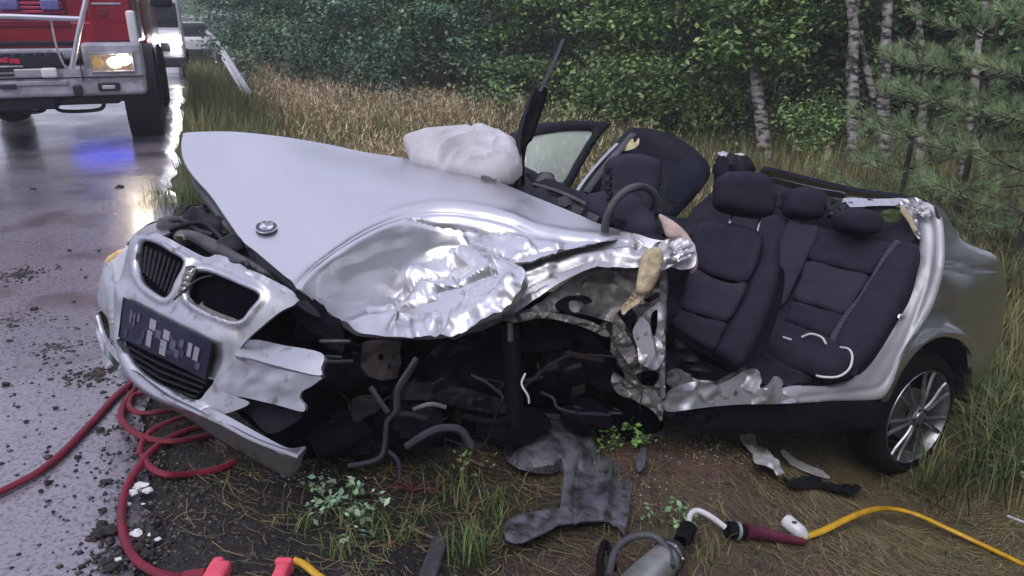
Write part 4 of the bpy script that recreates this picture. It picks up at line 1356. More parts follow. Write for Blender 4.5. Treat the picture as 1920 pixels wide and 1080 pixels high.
# lower lip of the bumper: one long bent blade
LIP_D = [(184, 590, 2.96), (190, 650, 2.93), (215, 690, 2.78), (260, 707, 2.65), (320, 748, 2.55), (390, 783, 2.47), (480, 828, 2.42), (562, 858, 2.38), (545, 895, 2.46), (471, 856, 2.50), (391, 812, 2.56), (316, 763, 2.66), (267, 731, 2.74), (218, 689, 2.86), (185, 615, 3.0)]
lip = panel('bumper_lip', [(180, 598), (184, 584), (190, 600), (200, 640), (222, 676), (258, 706), (307, 742), (364, 768), (420, 795), (480, 828), (530, 852), (564, 850), (556, 872), (545, 895), (520, 885), (471, 858), (391, 812), (364, 791), (316, 763), (267, 731), (218, 689), (193, 660), (181, 625)],
            LIP_D, M['bumper'], car, step=6, thick=0.03, disp=lambda x, y, e: 0.004 * np.sqrt(np.clip(e / 6, 0, 1)) + 0.002 * fbm(x / 30, y / 18, 7, 3), sharp=45)
plate_strip('lip_top_edge', [(184, 592, 2.945), (198, 636, 2.91), (224, 674, 2.75), (260, 704, 2.63), (307, 740, 2.555), (362, 768, 2.49), (420, 795, 2.45), (480, 826, 2.41), (560, 856, 2.365)], 0.010, 0.7, M['bumper'])
# crash block on the near corner
blk = panel('corner_block', [(441, 660), (470, 637), (530, 647), (603, 662), (602, 690), (597, 704), (520, 686), (470, 672), (446, 668)], depth_fn([(441, 660, 2.47), (603, 662, 2.40), (597, 704, 2.36), (470, 637, 2.52), (470, 672, 2.44)]), M['bumper'], car, step=7, thick=0.02, sharp=40)
panel('corner_block_side', [(441, 664), (470, 674), (520, 688), (598, 705), (594, 716), (580, 726), (566, 734), (562, 748), (572, 762), (566, 772), (520, 760), (471, 748), (425, 738), (408, 722), (430, 690)],
      depth_fn([(441, 664, 2.47), (598, 705, 2.365), (580, 776, 2.37), (425, 738, 2.48), (471, 748, 2.45)]), M['bumper'], car, step=7, thick=0.012, disp=lambda x, y, e: 0.006 * fbm(x / 30, y / 24, 2, 3))
panel('bumper_side_skirt', [(418, 722), (466, 745), (520, 762), (566, 778), (540, 800), (500, 812), (455, 770), (400, 778)], depth_fn([(418, 722, 2.51), (566, 778, 2.47), (500, 812, 2.50), (400, 778, 2.52)]), M['trim'], car, step=9, thick=0.01)
# far wing and headlamp
panel('far_headlamp', [(201, 486), (222, 470), (240, 460), (238, 490), (229, 530), (221, 540), (212, 520)], depth_fn([(200, 487, 2.96), (240, 462, 2.85), (221, 540, 2.84)]), M['lamp_lens'], car, step=7, thick=0.01, puff=(0.02, 16))
panel('indicator_lens', [(199, 487), (218, 470), (232, 466), (226, 480), (208, 494)], depth_fn([(200, 487, 2.945), (240, 462, 2.835), (221, 540, 2.825)]), M['amber'], car, step=5, thick=0.006, puff=(0.012, 7), lift=(0, -0.012, 0))
panel('far_wing', [(199, 490), (212, 520), (221, 540), (219, 580), (217, 612), (200, 594), (186, 576), (184, 552), (190, 520)], depth_fn([(199, 490, 2.99), (221, 540, 2.85), (217, 612, 2.82), (186, 576, 2.98)]), M['bumper'], car, step=7, thick=0.01, puff=(0.02, 20))
panel('far_wing_top', [(238, 458), (262, 430), (300, 415), (345, 408), (350, 420), (310, 440), (284, 446), (255, 440)], depth_fn([(238, 458, 2.86), (345, 408, 3.1), (284, 446, 2.85), (300, 415, 3.05)]), M['bumper'], car, step=7, thick=0.01)

# engine bay seen between bumper and bonnet
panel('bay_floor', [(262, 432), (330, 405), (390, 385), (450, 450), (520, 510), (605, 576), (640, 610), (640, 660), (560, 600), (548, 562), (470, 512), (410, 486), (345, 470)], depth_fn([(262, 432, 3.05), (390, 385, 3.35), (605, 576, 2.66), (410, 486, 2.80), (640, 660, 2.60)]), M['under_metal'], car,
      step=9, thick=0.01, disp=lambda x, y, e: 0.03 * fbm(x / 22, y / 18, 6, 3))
for i, (c, r_, mm) in enumerate((((330, 424, 3.0), (0.07, 0.05, 0.04), 'grey_plastic'), ((372, 412, 3.02), (0.05, 0.06, 0.05), 'black'), ((402, 428, 2.95), (0.06, 0.04, 0.05), 'black'), ((350, 445, 2.88), (0.05, 0.03, 0.03), 'dusty_metal'), ((430, 462, 2.78), (0.05, 0.04, 0.04), 'black'))):
    mb = MB(); mb.blob(W(*c), r_, 8, i, 0.5); mb.build('engine_part', M[mm], car, sharp=30)
panel('air_duct', [(345, 440), (362, 432), (410, 452), (452, 478), (500, 508), (490, 516), (440, 496), (390, 470)], depth_fn([(345, 440, 2.84), (452, 478, 2.70), (500, 508, 2.62), (390, 470, 2.76)]), M['grey_plastic'], car, step=7, thick=0.02, puff=(0.014, 9))
panel('radiator_beam', [(452, 478), (500, 500), (560, 548), (600, 590), (585, 590), (540, 560), (490, 522), (450, 494)], depth_fn([(452, 478, 2.74), (600, 590, 2.56), (490, 522, 2.66)]), M['black'], car, step=8, thick=0.02)
for i, pts in enumerate(([(300, 418, 2.98), (340, 412, 2.96), (372, 432, 2.9), (400, 440, 2.86)], [(318, 432, 2.9), (350, 420, 2.9), (386, 420, 2.9), (420, 452, 2.8)], [(420, 480, 2.68), (440, 492, 2.64), (462, 492, 2.62), (466, 500, 2.6)],
                         [(352, 404, 3.05), (366, 424, 2.98), (408, 446, 2.86)], [(372, 390, 3.1), (404, 416, 3.0), (424, 440, 2.9)])):
    pipe('hose_line', pts, 0.009, M['grey_wire' if i % 2 == 0 else 'black'])

# ---- crushed near wing and torn inner metal above the empty wheel bay
WING_D = [(1110, 452, 2.93), (960, 495, 2.86), (1200, 445, 2.84), (1300, 455, 2.80), (1303, 500, 2.78), (1240, 500, 2.78), (1100, 498, 2.80), (1000, 555, 2.78), (940, 590, 2.76), (850, 630, 2.70)]


def wing_disp(x, y, e):
    d = 0.026 * crumple(x, y, 52, 23, 0.4)
    for L, w, a in (([(960, 520), (1040, 498), (1110, 478), (1180, 470)], 7, 0.020), ([(1110, 462), (1180, 458), (1230, 464)], 6, -0.016), ([(1140, 480), (1190, 484), (1230, 480)], 6, 0.014), ([(985, 548), (1050, 515), (1105, 490)], 5, -0.014), ([(1190, 445), (1215, 470), (1228, 490)], 6, 0.016)):
        d += a * np.exp(-(seg_dist(x, y, smooth_line(L, 4)) / w) ** 2)
    return d - 0.006


panel('near_wing', [(958, 484), (1000, 471), (1060, 453), (1110, 440), (1150, 434), (1190, 436), (1222, 446), (1262, 452), (1292, 450), (1304, 466), (1303, 498), (1280, 505), (1262, 500), (1240, 494), (1195, 500), (1150, 500), (1110, 500), (1050, 528), (1000, 562), (940, 600), (880, 622), (850, 634), (845, 622), (925, 582), (960, 550), (965, 520)],
      WING_D, M['silver_torn'], car, step=5, thick=0.006, disp=wing_disp, sharp=60)
panel('inner_wing', [(850, 632), (905, 606), (960, 592), (1010, 568), (1050, 536), (1110, 502), (1170, 498), (1215, 508), (1238, 530), (1225, 552), (1196, 566), (1172, 574), (1180, 600), (1200, 618), (1170, 618), (1135, 600), (1080, 588), (1020, 584), (960, 586), (900, 604)],
      depth_fn([(850, 632, 2.64), (960, 592, 2.76), (1050, 536, 2.86), (1170, 498, 2.92), (1238, 530, 2.86), (1172, 574, 2.90), (1080, 588, 2.86), (960, 586, 2.78), (1200, 618, 2.90)]), M['dusty_metal'], car, step=6, thick=0.006,
      disp=lambda x, y, e: 0.038 * crumple(x, y, 40, 33, 0.5), sharp=28)
# hinge pillar: crumpled silver outside, torn grey metal inside
panel('hinge_pillar', [(1196, 520), (1222, 506), (1248, 505), (1250, 560), (1246, 620), (1247, 680), (1244, 730), (1240, 772), (1222, 760), (1196, 742), (1176, 726), (1166, 690), (1150, 660), (1142, 630), (1125, 606), (1150, 590), (1180, 584), (1200, 560)],
      depth_fn([(1196, 520, 2.88), (1248, 505, 2.84), (1244, 772, 2.88), (1166, 690, 2.96), (1125, 606, 3.0), (1247, 640, 2.85)]), M['dusty_metal'], car, holes=[[(1212, 540), (1236, 528), (1238, 552), (1220, 566), (1206, 562)], [(1196, 700), (1228, 694), (1234, 706), (1228, 724), (1200, 720)], [(1222, 588), (1234, 582), (1234, 612), (1226, 632), (1219, 612)]], step=5, thick=0.006, disp=lambda x, y, e: 0.05 * crumple(x, y * 0.7, 30, 43, 0.55), sharp=28)
panel('torn_door_skin', [(1205, 590), (1225, 575), (1246, 560), (1249, 600), (1243, 640), (1248, 665), (1236, 690), (1216, 690), (1200, 680), (1194, 650), (1186, 620)],
      depth_fn([(1205, 590, 2.83), (1249, 600, 2.79), (1216, 690, 2.83), (1194, 650, 2.85)]), M['silver_torn'], car, holes=[[(1222, 588), (1234, 582), (1234, 612), (1226, 632), (1219, 612)]], step=4, thick=0.004, disp=lambda x, y, e: 0.06 * crumple(x, y * 0.8, 40, 53, 0.35), sharp=28)
panel('pillar_foot', [(1150, 700), (1180, 715), (1215, 730), (1244, 735), (1243, 775), (1238, 790), (1225, 770), (1190, 750), (1160, 740), (1148, 722)], depth_fn([(1150, 700, 2.94), (1244, 735, 2.86), (1238, 790, 2.86), (1160, 740, 2.93)]), M['dusty_metal'], car, step=5, thick=0.006,
      disp=lambda x, y, e: 0.04 * crumple(x, y, 24, 63, 0.5), sharp=28)
for ol, d_, mm in (([(1236, 512), (1247, 510), (1249, 580), (1246, 660), (1248, 740), (1243, 770), (1238, 700), (1240, 620), (1238, 560)], 2.80, 'dusty_metal'), ([(1196, 596), (1206, 600), (1210, 640), (1204, 690), (1196, 660), (1192, 625)], 2.86, 'dusty_metal'),
                     
                   ([(1150, 606), (1166, 612), (1184, 640), (1196, 672), (1184, 690), (1168, 668), (1152, 640)], 2.88, 'dusty_metal'), ([(1158, 586), (1182, 578), (1192, 596), (1184, 626), (1172, 606)], 2.88, 'under_metal'),
                   ([(1040, 572), (1062, 556), (1096, 554), (1110, 566), (1090, 574), (1078, 590), (1056, 588)], 2.80, 'under_metal'), ([(1068, 566), (1086, 564), (1094, 574), (1080, 586), (1068, 580)], 2.785, 'dusty_metal'), ([(946, 596), (1000, 584), (1060, 590), (1110, 604), (1140, 622), (1136, 632), (1090, 612), (1020, 596), (960, 606)], 2.78, 'dusty_metal')):
    panel('torn_flange', ol, [(1200, 600, d_)], M[mm], car, step=4, thick=0.004, disp=lambda x, y, e: 0.03 * crumple(x, y, 22, 47, 0.5), sharp=28)
panel('dark_pillar_inside', [(1250, 500), (1285, 490), (1290, 520), (1280, 560), (1262, 600), (1250, 620), (1247, 560)], depth_fn([(1250, 500, 2.92), (1290, 510, 2.98), (1250, 620, 2.95)]), M['trim'], car, step=8, thick=0.02, disp=lambda x, y, e: 0.02 * fbm(x / 14, y / 14, 3, 3))
panel('torn_foam', [(1204, 478), (1214, 468), (1230, 463), (1242, 470), (1244, 490), (1237, 515), (1225, 540), (1210, 552), (1194, 548), (1196, 520), (1200, 498)], [(1220, 505, 2.72)], M['foam'], car, step=4, thick=0.015, puff=(0.02, 14), disp=lambda x, y, e: 0.006 * fbm(x / 6, y / 12, 4, 3))
panel('foam_fibres', [(1196, 540), (1215, 545), (1200, 566), (1180, 580), (1168, 590), (1166, 576), (1180, 560)], [(1190, 560, 2.76)], M['foam'], car, step=4, thick=0.01, disp=lambda x, y, e: 0.014 * ridged(x / 6, y / 9, 8, 3))
panel('pillar_foam', [(1235, 402), (1252, 408), (1275, 424), (1293, 446), (1305, 475), (1305, 500), (1294, 512), (1292, 480), (1280, 452), (1252, 446), (1244, 430)], depth_fn([(1235, 402, 2.95), (1293, 446, 2.84), (1300, 505, 2.82), (1252, 446, 2.88)]), M['pink_foam'], car, step=5, thick=0.012, puff=(0.012, 10))
panel('silver_shred', [(1224, 462), (1252, 448), (1280, 446), (1300, 458), (1298, 480), (1270, 492), (1240, 508), (1228, 500)], depth_fn([(1224, 462, 2.75), (1300, 458, 2.76), (1240, 508, 2.72)]), M['silver_torn'], car, step=4, thick=0.005, disp=lambda x, y, e: 0.04 * crumple(x * 0.7, y, 24, 73, 0.5), sharp=28)

# ---- empty wheel bay: firewall, frame rail, strut, pipes
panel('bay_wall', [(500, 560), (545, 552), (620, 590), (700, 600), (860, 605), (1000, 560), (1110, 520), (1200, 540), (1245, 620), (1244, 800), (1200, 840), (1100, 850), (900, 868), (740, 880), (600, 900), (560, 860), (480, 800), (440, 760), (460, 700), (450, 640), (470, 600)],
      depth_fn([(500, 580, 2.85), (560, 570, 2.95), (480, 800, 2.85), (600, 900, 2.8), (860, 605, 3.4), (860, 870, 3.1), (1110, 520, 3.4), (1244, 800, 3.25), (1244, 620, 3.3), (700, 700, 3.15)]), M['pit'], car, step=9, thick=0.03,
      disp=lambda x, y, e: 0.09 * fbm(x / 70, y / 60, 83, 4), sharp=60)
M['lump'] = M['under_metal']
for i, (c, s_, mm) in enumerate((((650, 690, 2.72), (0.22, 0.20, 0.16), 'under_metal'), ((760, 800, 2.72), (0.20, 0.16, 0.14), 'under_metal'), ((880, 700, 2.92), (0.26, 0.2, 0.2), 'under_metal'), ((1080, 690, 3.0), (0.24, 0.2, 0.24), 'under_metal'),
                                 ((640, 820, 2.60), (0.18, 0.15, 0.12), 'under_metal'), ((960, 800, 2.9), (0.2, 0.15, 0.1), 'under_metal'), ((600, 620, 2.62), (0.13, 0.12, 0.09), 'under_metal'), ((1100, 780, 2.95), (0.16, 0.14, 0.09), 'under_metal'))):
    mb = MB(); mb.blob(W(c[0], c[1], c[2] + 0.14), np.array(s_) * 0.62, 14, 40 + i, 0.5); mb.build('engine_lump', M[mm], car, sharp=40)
A_beam = (cam_dir((1, 0, 0)), cam_dir((0, 0, 1)), cam_dir((0, -1, 0)))
panel('crash_box', [(681, 642), (700, 637), (750, 640), (753, 680), (746, 708), (715, 714), (690, 706), (679, 690)], depth_fn([(681, 642, 2.70), (750, 640, 2.76), (746, 708, 2.72), (690, 706, 2.68)]), M['rust'], car, holes=[[(710, 664), (718, 662), (721, 672), (714, 678), (708, 672)], [(727, 684), (732, 682), (734, 690), (728, 692)]],
      step=4, thick=0.03, rnd=False, disp=lambda x, y, e: 0.022 * crumple(x, y, 34, 71, 0.5), sharp=30)
panel('rusty_bracket', [(660, 750), (690, 742), (712, 746), (712, 768), (690, 780), (664, 792)], [(690, 765, 2.60)], M['rust'], car, step=7, thick=0.02, disp=lambda x, y, e: 0.012 * fbm(x / 10, y / 10, 5, 3))
panel('frame_rail', [(740, 724), (800, 718), (860, 726), (950, 752), (950, 775), (880, 768), (800, 750), (745, 748)], depth_fn([(740, 735, 2.82), (950, 762, 2.92), (860, 726, 2.88)]), M['bay_bit'], car, step=5, thick=0.05, disp=lambda x, y, e: 0.04 * crumple(x, y, 40, 15, 0.5), sharp=30)
panel('strut_mount', [(900, 600), (980, 585), (1040, 592), (1100, 610), (1060, 650), (1000, 660), (930, 650)], depth_fn([(900, 600, 2.98), (1100, 610, 3.02), (1000, 660, 2.96)]), M['under_metal'], car, step=9, thick=0.03, disp=lambda x, y, e: 0.03 * fbm(x / 30, y / 20, 25, 3))
pipe('strut', [(958, 612, 2.82), (962, 700, 2.83), (966, 800, 2.86)], 0.034, M['under_metal'], k=12)
pipe('strut_rod', [(956, 606, 2.79), (957, 640, 2.79)], 0.012, M['dusty_metal'])
for pts, r_, mm in (([(782, 672, 2.6), (760, 703, 2.59), (745, 730, 2.58), (743, 768, 2.58), (726, 791, 2.58), (722, 830, 2.58), (714, 857, 2.57), (687, 868, 2.55), (652, 874, 2.53)], 0.009, 'grey_wire'),
                    ([(782, 672, 2.62), (762, 705, 2.6), (746, 732, 2.585), (744, 766, 2.585)], 0.013, 'grey_wire'),
                    ([(695, 726, 2.58), (712, 752, 2.57), (728, 774, 2.57)], 0.010, 'grey_wire'), ([(728, 845, 2.56), (747, 866, 2.56), (750, 902, 2.56)], 0.007, 'grey_wire'),
                    ([(762, 838, 2.60), (799, 814, 2.60), (830, 803, 2.61), (864, 807, 2.62), (884, 837, 2.62)], 0.015, 'grey_wire'), ([(775, 768, 2.66), (807, 758, 2.66), (836, 764, 2.67)], 0.009, 'dusty_metal'),
                    ([(812, 668, 2.72), (834, 650, 2.74), (856, 636, 2.76)], 0.016, 'under_metal'), ([(730, 778, 2.58), (768, 778, 2.62), (798, 786, 2.66)], 0.012, 'rust'),
                    ([(985, 700, 2.8), (978, 720, 2.79), (990, 742, 2.79), (992, 756, 2.8)], 0.004, 'white_wire'), ([(884, 704, 2.75), (910, 716, 2.76), (938, 738, 2.78)], 0.006, 'grey_wire'),
                    ([(1060, 662, 2.95), (1090, 668, 2.93), (1130, 676, 2.95)], 0.012, 'rust'), ([(600, 640, 2.52), (640, 640, 2.56), (655, 640, 2.6)], 0.006, 'dusty_metal'), ([(600, 678, 2.48), (630, 679, 2.52), (660, 678, 2.58)], 0.008, 'grey_wire'),
                    ([(600, 668, 2.5), (640, 670, 2.55)], 0.006, 'grey_wire'), ([(870, 780, 2.78), (920, 792, 2.8), (960, 786, 2.84)], 0.014, 'under_metal')):
    pipe('pipe', pts, r_, M[mm])

# loose looms, brackets and shreds that fill the bay
_r = np.random.default_rng(5)
for k in range(15):
    x, y, d = _r.uniform(640, 1180), _r.uniform(640, 790), _r.uniform(2.72, 3.0)
    P = [(x, y, d)]
    for j in range(3):
        x += _r.normal(0, 38); y += _r.uniform(4, 42); d += _r.normal(0, 0.03); P.append((min(max(x, 600), 1200), min(y, 850 if x < 930 else 775), d))
    pipe('loose_wire', P, _r.uniform(0.003, 0.008), M['bay_wire'], k=6)
for k in range(12):
    c = W(_r.uniform(640, 1180), _r.uniform(640, 830), _r.uniform(2.8, 3.05)); a_, b_, c_ = frame_of(_r.normal(0, 1, 3))
    mb = MB(); mb.box(c, (_r.uniform(0.03, 0.10), _r.uniform(0.02, 0.06), _r.uniform(0.004, 0.02)), (a_, b_, c_)); mb.build('bent_bracket', M['bay_bit' if k % 3 else 'rust'], car, bevel=0.003)
# ---- sill, rocker and floor
SILL_D = [(1250, 765, 2.90), (1250, 715, 2.93), (1400, 755, 3.06), (1480, 715, 3.16), (1560, 745, 3.28), (1650, 746, 3.40), (1620, 690, 3.38), (1700, 690, 3.44)]
panel('crumpled_sill', [(1248, 745), (1262, 728), (1300, 716), (1340, 722), (1370, 712), (1395, 696), (1415, 692), (1424, 706), (1420, 728), (1440, 722), (1455, 705), (1470, 716), (1468, 735), (1490, 748), (1480, 756), (1400, 758), (1340, 762), (1290, 768), (1262, 772), (1246, 768)],
      SILL_D, M['silver_torn'], car, step=4, thick=0.006, disp=lambda x, y, e: 0.06 * crumple(x, y, 48, 93, 0.35), sharp=28)
panel('inner_sill', [(1250, 700), (1272, 690), (1290, 700), (1310, 712), (1340, 716), (1370, 700), (1395, 688), (1398, 696), (1372, 712), (1340, 730), (1300, 724), (1262, 730)], depth_fn([(1250, 700, 3.0), (1395, 690, 3.14), (1340, 730, 3.05)]), M['dusty_metal'], car, step=5, thick=0.006,
      disp=lambda x, y, e: 0.03 * crumple(x, y, 22, 97, 0.5), sharp=28)
# door aperture: smooth silver band that sweeps from the sill up to the cut roof pillar
APD = [(1470, 740, 3.20), (1560, 748, 3.34), (1650, 746, 3.48), (1600, 715, 3.44), (1660, 640, 3.52), (1700, 690, 3.50), (1700, 560, 3.56), (1745, 590, 3.495), (1728, 470, 3.60), (1766, 480, 3.50), (1720, 400, 3.66), (1762, 410, 3.585), (1705, 372, 3.67)]


def aperture_disp(x, y, e):
    d = 0.012 * np.sqrt(np.clip(e / 12, 0, 1))
    q = seg_dist(x, y, smooth_line([(1500, 745), (1600, 735), (1652, 722), (1685, 660), (1720, 585), (1745, 510), (1750, 440), (1738, 395)], 6)); d -= 0.011 * np.exp(-(q / 5) ** 2)
    q = seg_dist(x, y, smooth_line([(1560, 738), (1610, 712), (1655, 640), (1700, 560), (1728, 480), (1724, 420)], 6)); d += 0.006 * np.exp(-(q / 12) ** 2)
    d += 0.008 * np.exp(-(np.hypot(x - 1688, y - 595) / 7) ** 2)
    return d + 0.003 * fbm(x / 30, y / 30, 3, 2)


panel('door_aperture', [(1468, 728), (1500, 722), (1540, 724), (1580, 716), (1604, 700), (1640, 655), (1680, 590), (1706, 530), (1722, 470), (1724, 430), (1714, 402), (1712, 385), (1730, 378), (1748, 384), (1764, 405), (1769, 440), (1768, 500), (1752, 565), (1730, 610), (1698, 660), (1676, 715), (1660, 742), (1640, 750), (1560, 752), (1490, 756), (1470, 748)],
      APD, M['aperture'], car, step=5, thick=0.012, disp=aperture_disp, sharp=65)
mb = MB(); c = W(1688, 595, 3.47); mb.lathe(c, cam_dir((-.1, -.2, -1)), [(-0.004, 0.018), (0.01, 0.016), (0.012, 0.009), (0.02, 0.008), (0.02, 0.0001)], 12); mb.build('door_striker', M['chrome'], car)
panel('aperture_seal', [(1500, 716), (1575, 708), (1600, 690), (1636, 646), (1676, 580), (1700, 525), (1716, 470), (1718, 432), (1724, 432), (1724, 472), (1707, 530), (1682, 590), (1642, 655), (1606, 700), (1580, 716), (1500, 724)], depth_fn([(a, b, c + 0.0) for a, b, c in APD]), M['rubber'], car, step=7, thick=0.015, puff=(0.015, 4))
panel('rocker', [(1300, 770), (1400, 762), (1500, 758), (1640, 752), (1656, 770), (1646, 800), (1600, 806), (1480, 812), (1360, 812), (1320, 806)], depth_fn([(1300, 770, 2.98), (1640, 752, 3.48), (1646, 800, 3.50), (1360, 812, 3.06)]), M['under_metal'], car, step=9, thick=0.05, disp=lambda x, y, e: 0.008 * fbm(x / 60, y / 20, 3, 3) + 0.012 * np.sqrt(np.clip(e / 14, 0, 1)))
panel('bent_rocker_end', [(1246, 770), (1290, 772), (1340, 766), (1350, 790), (1320, 812), (1290, 806), (1262, 796), (1246, 790)], depth_fn([(1246, 770, 2.89), (1350, 790, 3.02), (1290, 806, 2.96)]), M['under_metal'], car, step=6, thick=0.02, disp=lambda x, y, e: 0.03 * ridged(x / 26, y / 12, 3, 3))
panel('floor_pan', [(1246, 560), (1300, 560), (1420, 640), (1500, 700), (1600, 690), (1610, 712), (1500, 728), (1400, 715), (1300, 735), (1246, 742)], depth_fn([(1246, 560, 3.35), (1246, 742, 3.06), (1420, 640, 3.5), (1600, 690, 3.5), (1500, 728, 3.30), (1300, 735, 3.10)]), M['trim'], car, step=10, thick=0.01,
      disp=lambda x, y, e: 0.02 * fbm(x / 24, y / 20, 13, 3))
for i, (c, s_) in enumerate((((1290, 670, 3.1), (0.05, 0.06, 0.03)), ((1310, 690, 3.08), (0.07, 0.04, 0.02)), ((1275, 640, 3.12), (0.04, 0.05, 0.03)))):
    mb = MB(); mb.blob(W(*c), s_, 7, 70 + i, 0.7); mb.build('floor_scrap', M['black'], car, sharp=40)

# ---- rear quarter, boot, rear deck
QD = [(1768, 400, 3.60), (1768, 500, 3.51), (1740, 590, 3.51), (1760, 632, 3.53), (1700, 690, 3.53), (1655, 748, 3.51), (1800, 445, 3.72), (1820, 540, 3.68), (1820, 690, 3.76), (1860, 475, 3.95), (1888, 540, 4.06), (1878, 620, 4.04), (1845, 700, 3.93)]
panel('rear_quarter', [(1756, 388), (1772, 398), (1800, 446), (1826, 462), (1858, 474), (1878, 494), (1887, 530), (1886, 570), (1878, 620), (1864, 668), (1846, 706), (1826, 724), (1820, 700), (1818, 668), (1806, 644), (1784, 633), (1756, 633), (1722, 652), (1696, 686), (1676, 730), (1664, 752), (1652, 750), (1668, 716), (1696, 660),
                       (1730, 606), (1752, 560), (1768, 500), (1770, 440)], QD, M['silver'], car, step=6, thick=0.012,
      disp=lambda x, y, e: 0.012 * np.sqrt(np.clip(1 - (1 - np.clip(e / 40, 0, 1)) ** 2, 0, 1)) * sstep(1770, 1860, x) + 0.012 * np.exp(-(seg_dist(x, y, smooth_line([(1650, 745), (1690, 685), (1722, 648), (1756, 626), (1790, 626), (1814, 644), (1826, 700)], 4)) / 7) ** 2)
      - 0.006 * np.exp(-(seg_dist(x, y, [(1766, 498), (1810, 504), (1880, 506)]) / 3.0) ** 2), sharp=60)
panel('rear_window_edge', [(1430, 318), (1470, 326), (1590, 356), (1690, 372), (1692, 380), (1590, 366), (1500, 348), (1432, 330)], depth_fn([(1430, 322, 4.75), (1590, 358, 4.2), (1692, 376, 3.82)]), M['dark_glass'], car, step=7, thick=0.02)
panel('deck_edge', [(1448, 334), (1500, 346), (1545, 356), (1580, 362), (1580, 372), (1540, 366), (1492, 362), (1450, 346)], depth_fn([(1448, 338, 4.6), (1580, 368, 4.1), (1492, 355, 4.45)]), M['grey_plastic'], car, step=6, thick=0.01)
panel('cut_roof_edge', [(1578, 374), (1600, 371), (1650, 373), (1690, 371), (1706, 376), (1690, 384), (1640, 386), (1590, 388)], depth_fn([(1578, 380, 4.02), (1706, 376, 3.70), (1640, 386, 3.85)]), M['silver'], car, step=5, thick=0.012, disp=lambda x, y, e: 0.008 * fbm(x / 12, y / 6, 3, 3))
panel('cut_pillar', [(1688, 376), (1706, 370), (1728, 375), (1742, 388), (1748, 402), (1734, 408), (1718, 404), (1726, 440), (1720, 446), (1708, 410), (1692, 392)], depth_fn([(1688, 376, 3.66), (1742, 388, 3.58), (1720, 446, 3.58), (1718, 404, 3.6)]), M['silver_torn'], car, step=3.5, thick=0.01, disp=lambda x, y, e: 0.035 * crumple(x, y, 16, 13, 0.5), sharp=28)
panel('pillar_fleece', [(1690, 384), (1702, 396), (1712, 412), (1722, 446), (1716, 440), (1702, 414), (1690, 398)], [(1705, 410, 3.6)], M['foam'], car, step=4, thick=0.006)
panel('parcel_shelf', [(1440, 345), (1500, 358), (1580, 376), (1690, 390), (1716, 440), (1680, 460), (1560, 430), (1450, 400)], depth_fn([(1440, 345, 4.55), (1580, 376, 4.05), (1690, 390, 3.76), (1680, 460, 3.66), (1450, 400, 4.35)]), M['trim'], car, step=10, thick=0.02)
panel('green_leaf_scrap', [(1652, 398), (1670, 392), (1690, 396), (1688, 412), (1668, 416), (1655, 410)], [(1670, 404, 3.66)], M['leafy'] if 'leafy' in M else mat('leafy_scrap', (0.05, 0.07, 0.02), 0.6), car, step=5, thick=0.004, disp=lambda x, y, e: 0.01 * fbm(x / 8, y / 8, 3, 2))
# far pillar stump
for i, (c, s_, mm) in enumerate((((1365, 302, 4.55), (0.07, 0.06, 0.05), 'silver_torn'), ((1378, 318, 4.5), (0.10, 0.07, 0.09), 'black'), ((1395, 306, 4.55), (0.05, 0.05, 0.05), 'black'), ((1352, 322, 4.5), (0.05, 0.06, 0.08), 'trim'), ((1388, 296, 4.55), (0.03, 0.03, 0.025), 'white_plastic'))):
    mb = MB(); mb.blob(W(*c), s_, 8, 90 + i, 0.7); mb.build('far_pillar_stump', M[mm], car, sharp=40)
panel('far_side_trim', [(1100, 362), (1270, 408), (1300, 390), (1345, 350), (1362, 330), (1440, 345), (1440, 420), (1330, 430), (1290, 440), (1180, 430), (1090, 390)], depth_fn([(1100, 362, 4.0), (1270, 408, 4.15), (1362, 330, 4.5), (1440, 420, 4.2), (1180, 430, 3.95)]), M['trim'], car, step=10, thick=0.03)

# ---- rear bench
BD = [(1340, 400, 4.28), (1440, 410, 4.10), (1540, 432, 3.88), (1690, 460, 3.62), (1720, 470, 3.56), (1440, 560, 3.86), (1490, 565, 3.76), (1590, 600, 3.52), (1570, 640, 3.48), (1470, 600, 3.72)]
bd = depth_fn(BD)
bench = panel('rear_bench', [(1330, 400), (1440, 405), (1540, 425), (1690, 452), (1722, 462), (1716, 520), (1680, 590), (1620, 680), (1570, 690), (1470, 640), (1430, 600), (1420, 520), (1330, 480)], depth_fn([(a, b, c + 0.05) for a, b, c in BD]), M['fabric'], car, step=12, thick=0.06)
SEAM = 0.022
for nm, ol, mm in (('bench_pad', [(1541, 430), (1610, 444), (1676, 458), (1652, 488), (1631, 513), (1575, 500), (1516, 484), (1528, 456)], 'fabric'), ('bench_pad', [(1515, 489), (1575, 504), (1629, 518), (1606, 555), (1584, 588), (1535, 574), (1489, 560), (1500, 525)], 'fabric_light'),
                   ('bench_pad', [(1488, 565), (1535, 578), (1582, 593), (1572, 616), (1562, 636), (1516, 618), (1474, 602), (1480, 584)], 'fabric'), ('bench_pad', [(1476, 416), (1505, 420), (1536, 429), (1512, 484), (1470, 568), (1455, 566), (1440, 560), (1452, 490)], 'fabric_light'),
                   ('bench_pad', [(1345, 392), (1400, 398), (1474, 412), (1452, 480), (1440, 520), (1380, 500), (1335, 480), (1335, 430)], 'fabric')):
    panel(nm, ol, bd, M[mm], bench, step=6, thick=0.01, puff=(0.012, 10), sharp=0, disp=lambda x, y, e: 0.003 * fbm(x / 18, y / 18, 3, 2))
panel('bench_bolster', [(1682, 459), (1708, 456), (1722, 462), (1722, 490), (1702, 545), (1670, 606), (1635, 660), (1600, 692), (1580, 690), (1566, 660), (1566, 638), (1590, 594), (1632, 522)], depth_fn([(a, b, c - 0.03) for a, b, c in BD]), M['fabric'], bench, step=7, thick=0.03, puff=(0.042, 26), sharp=0)
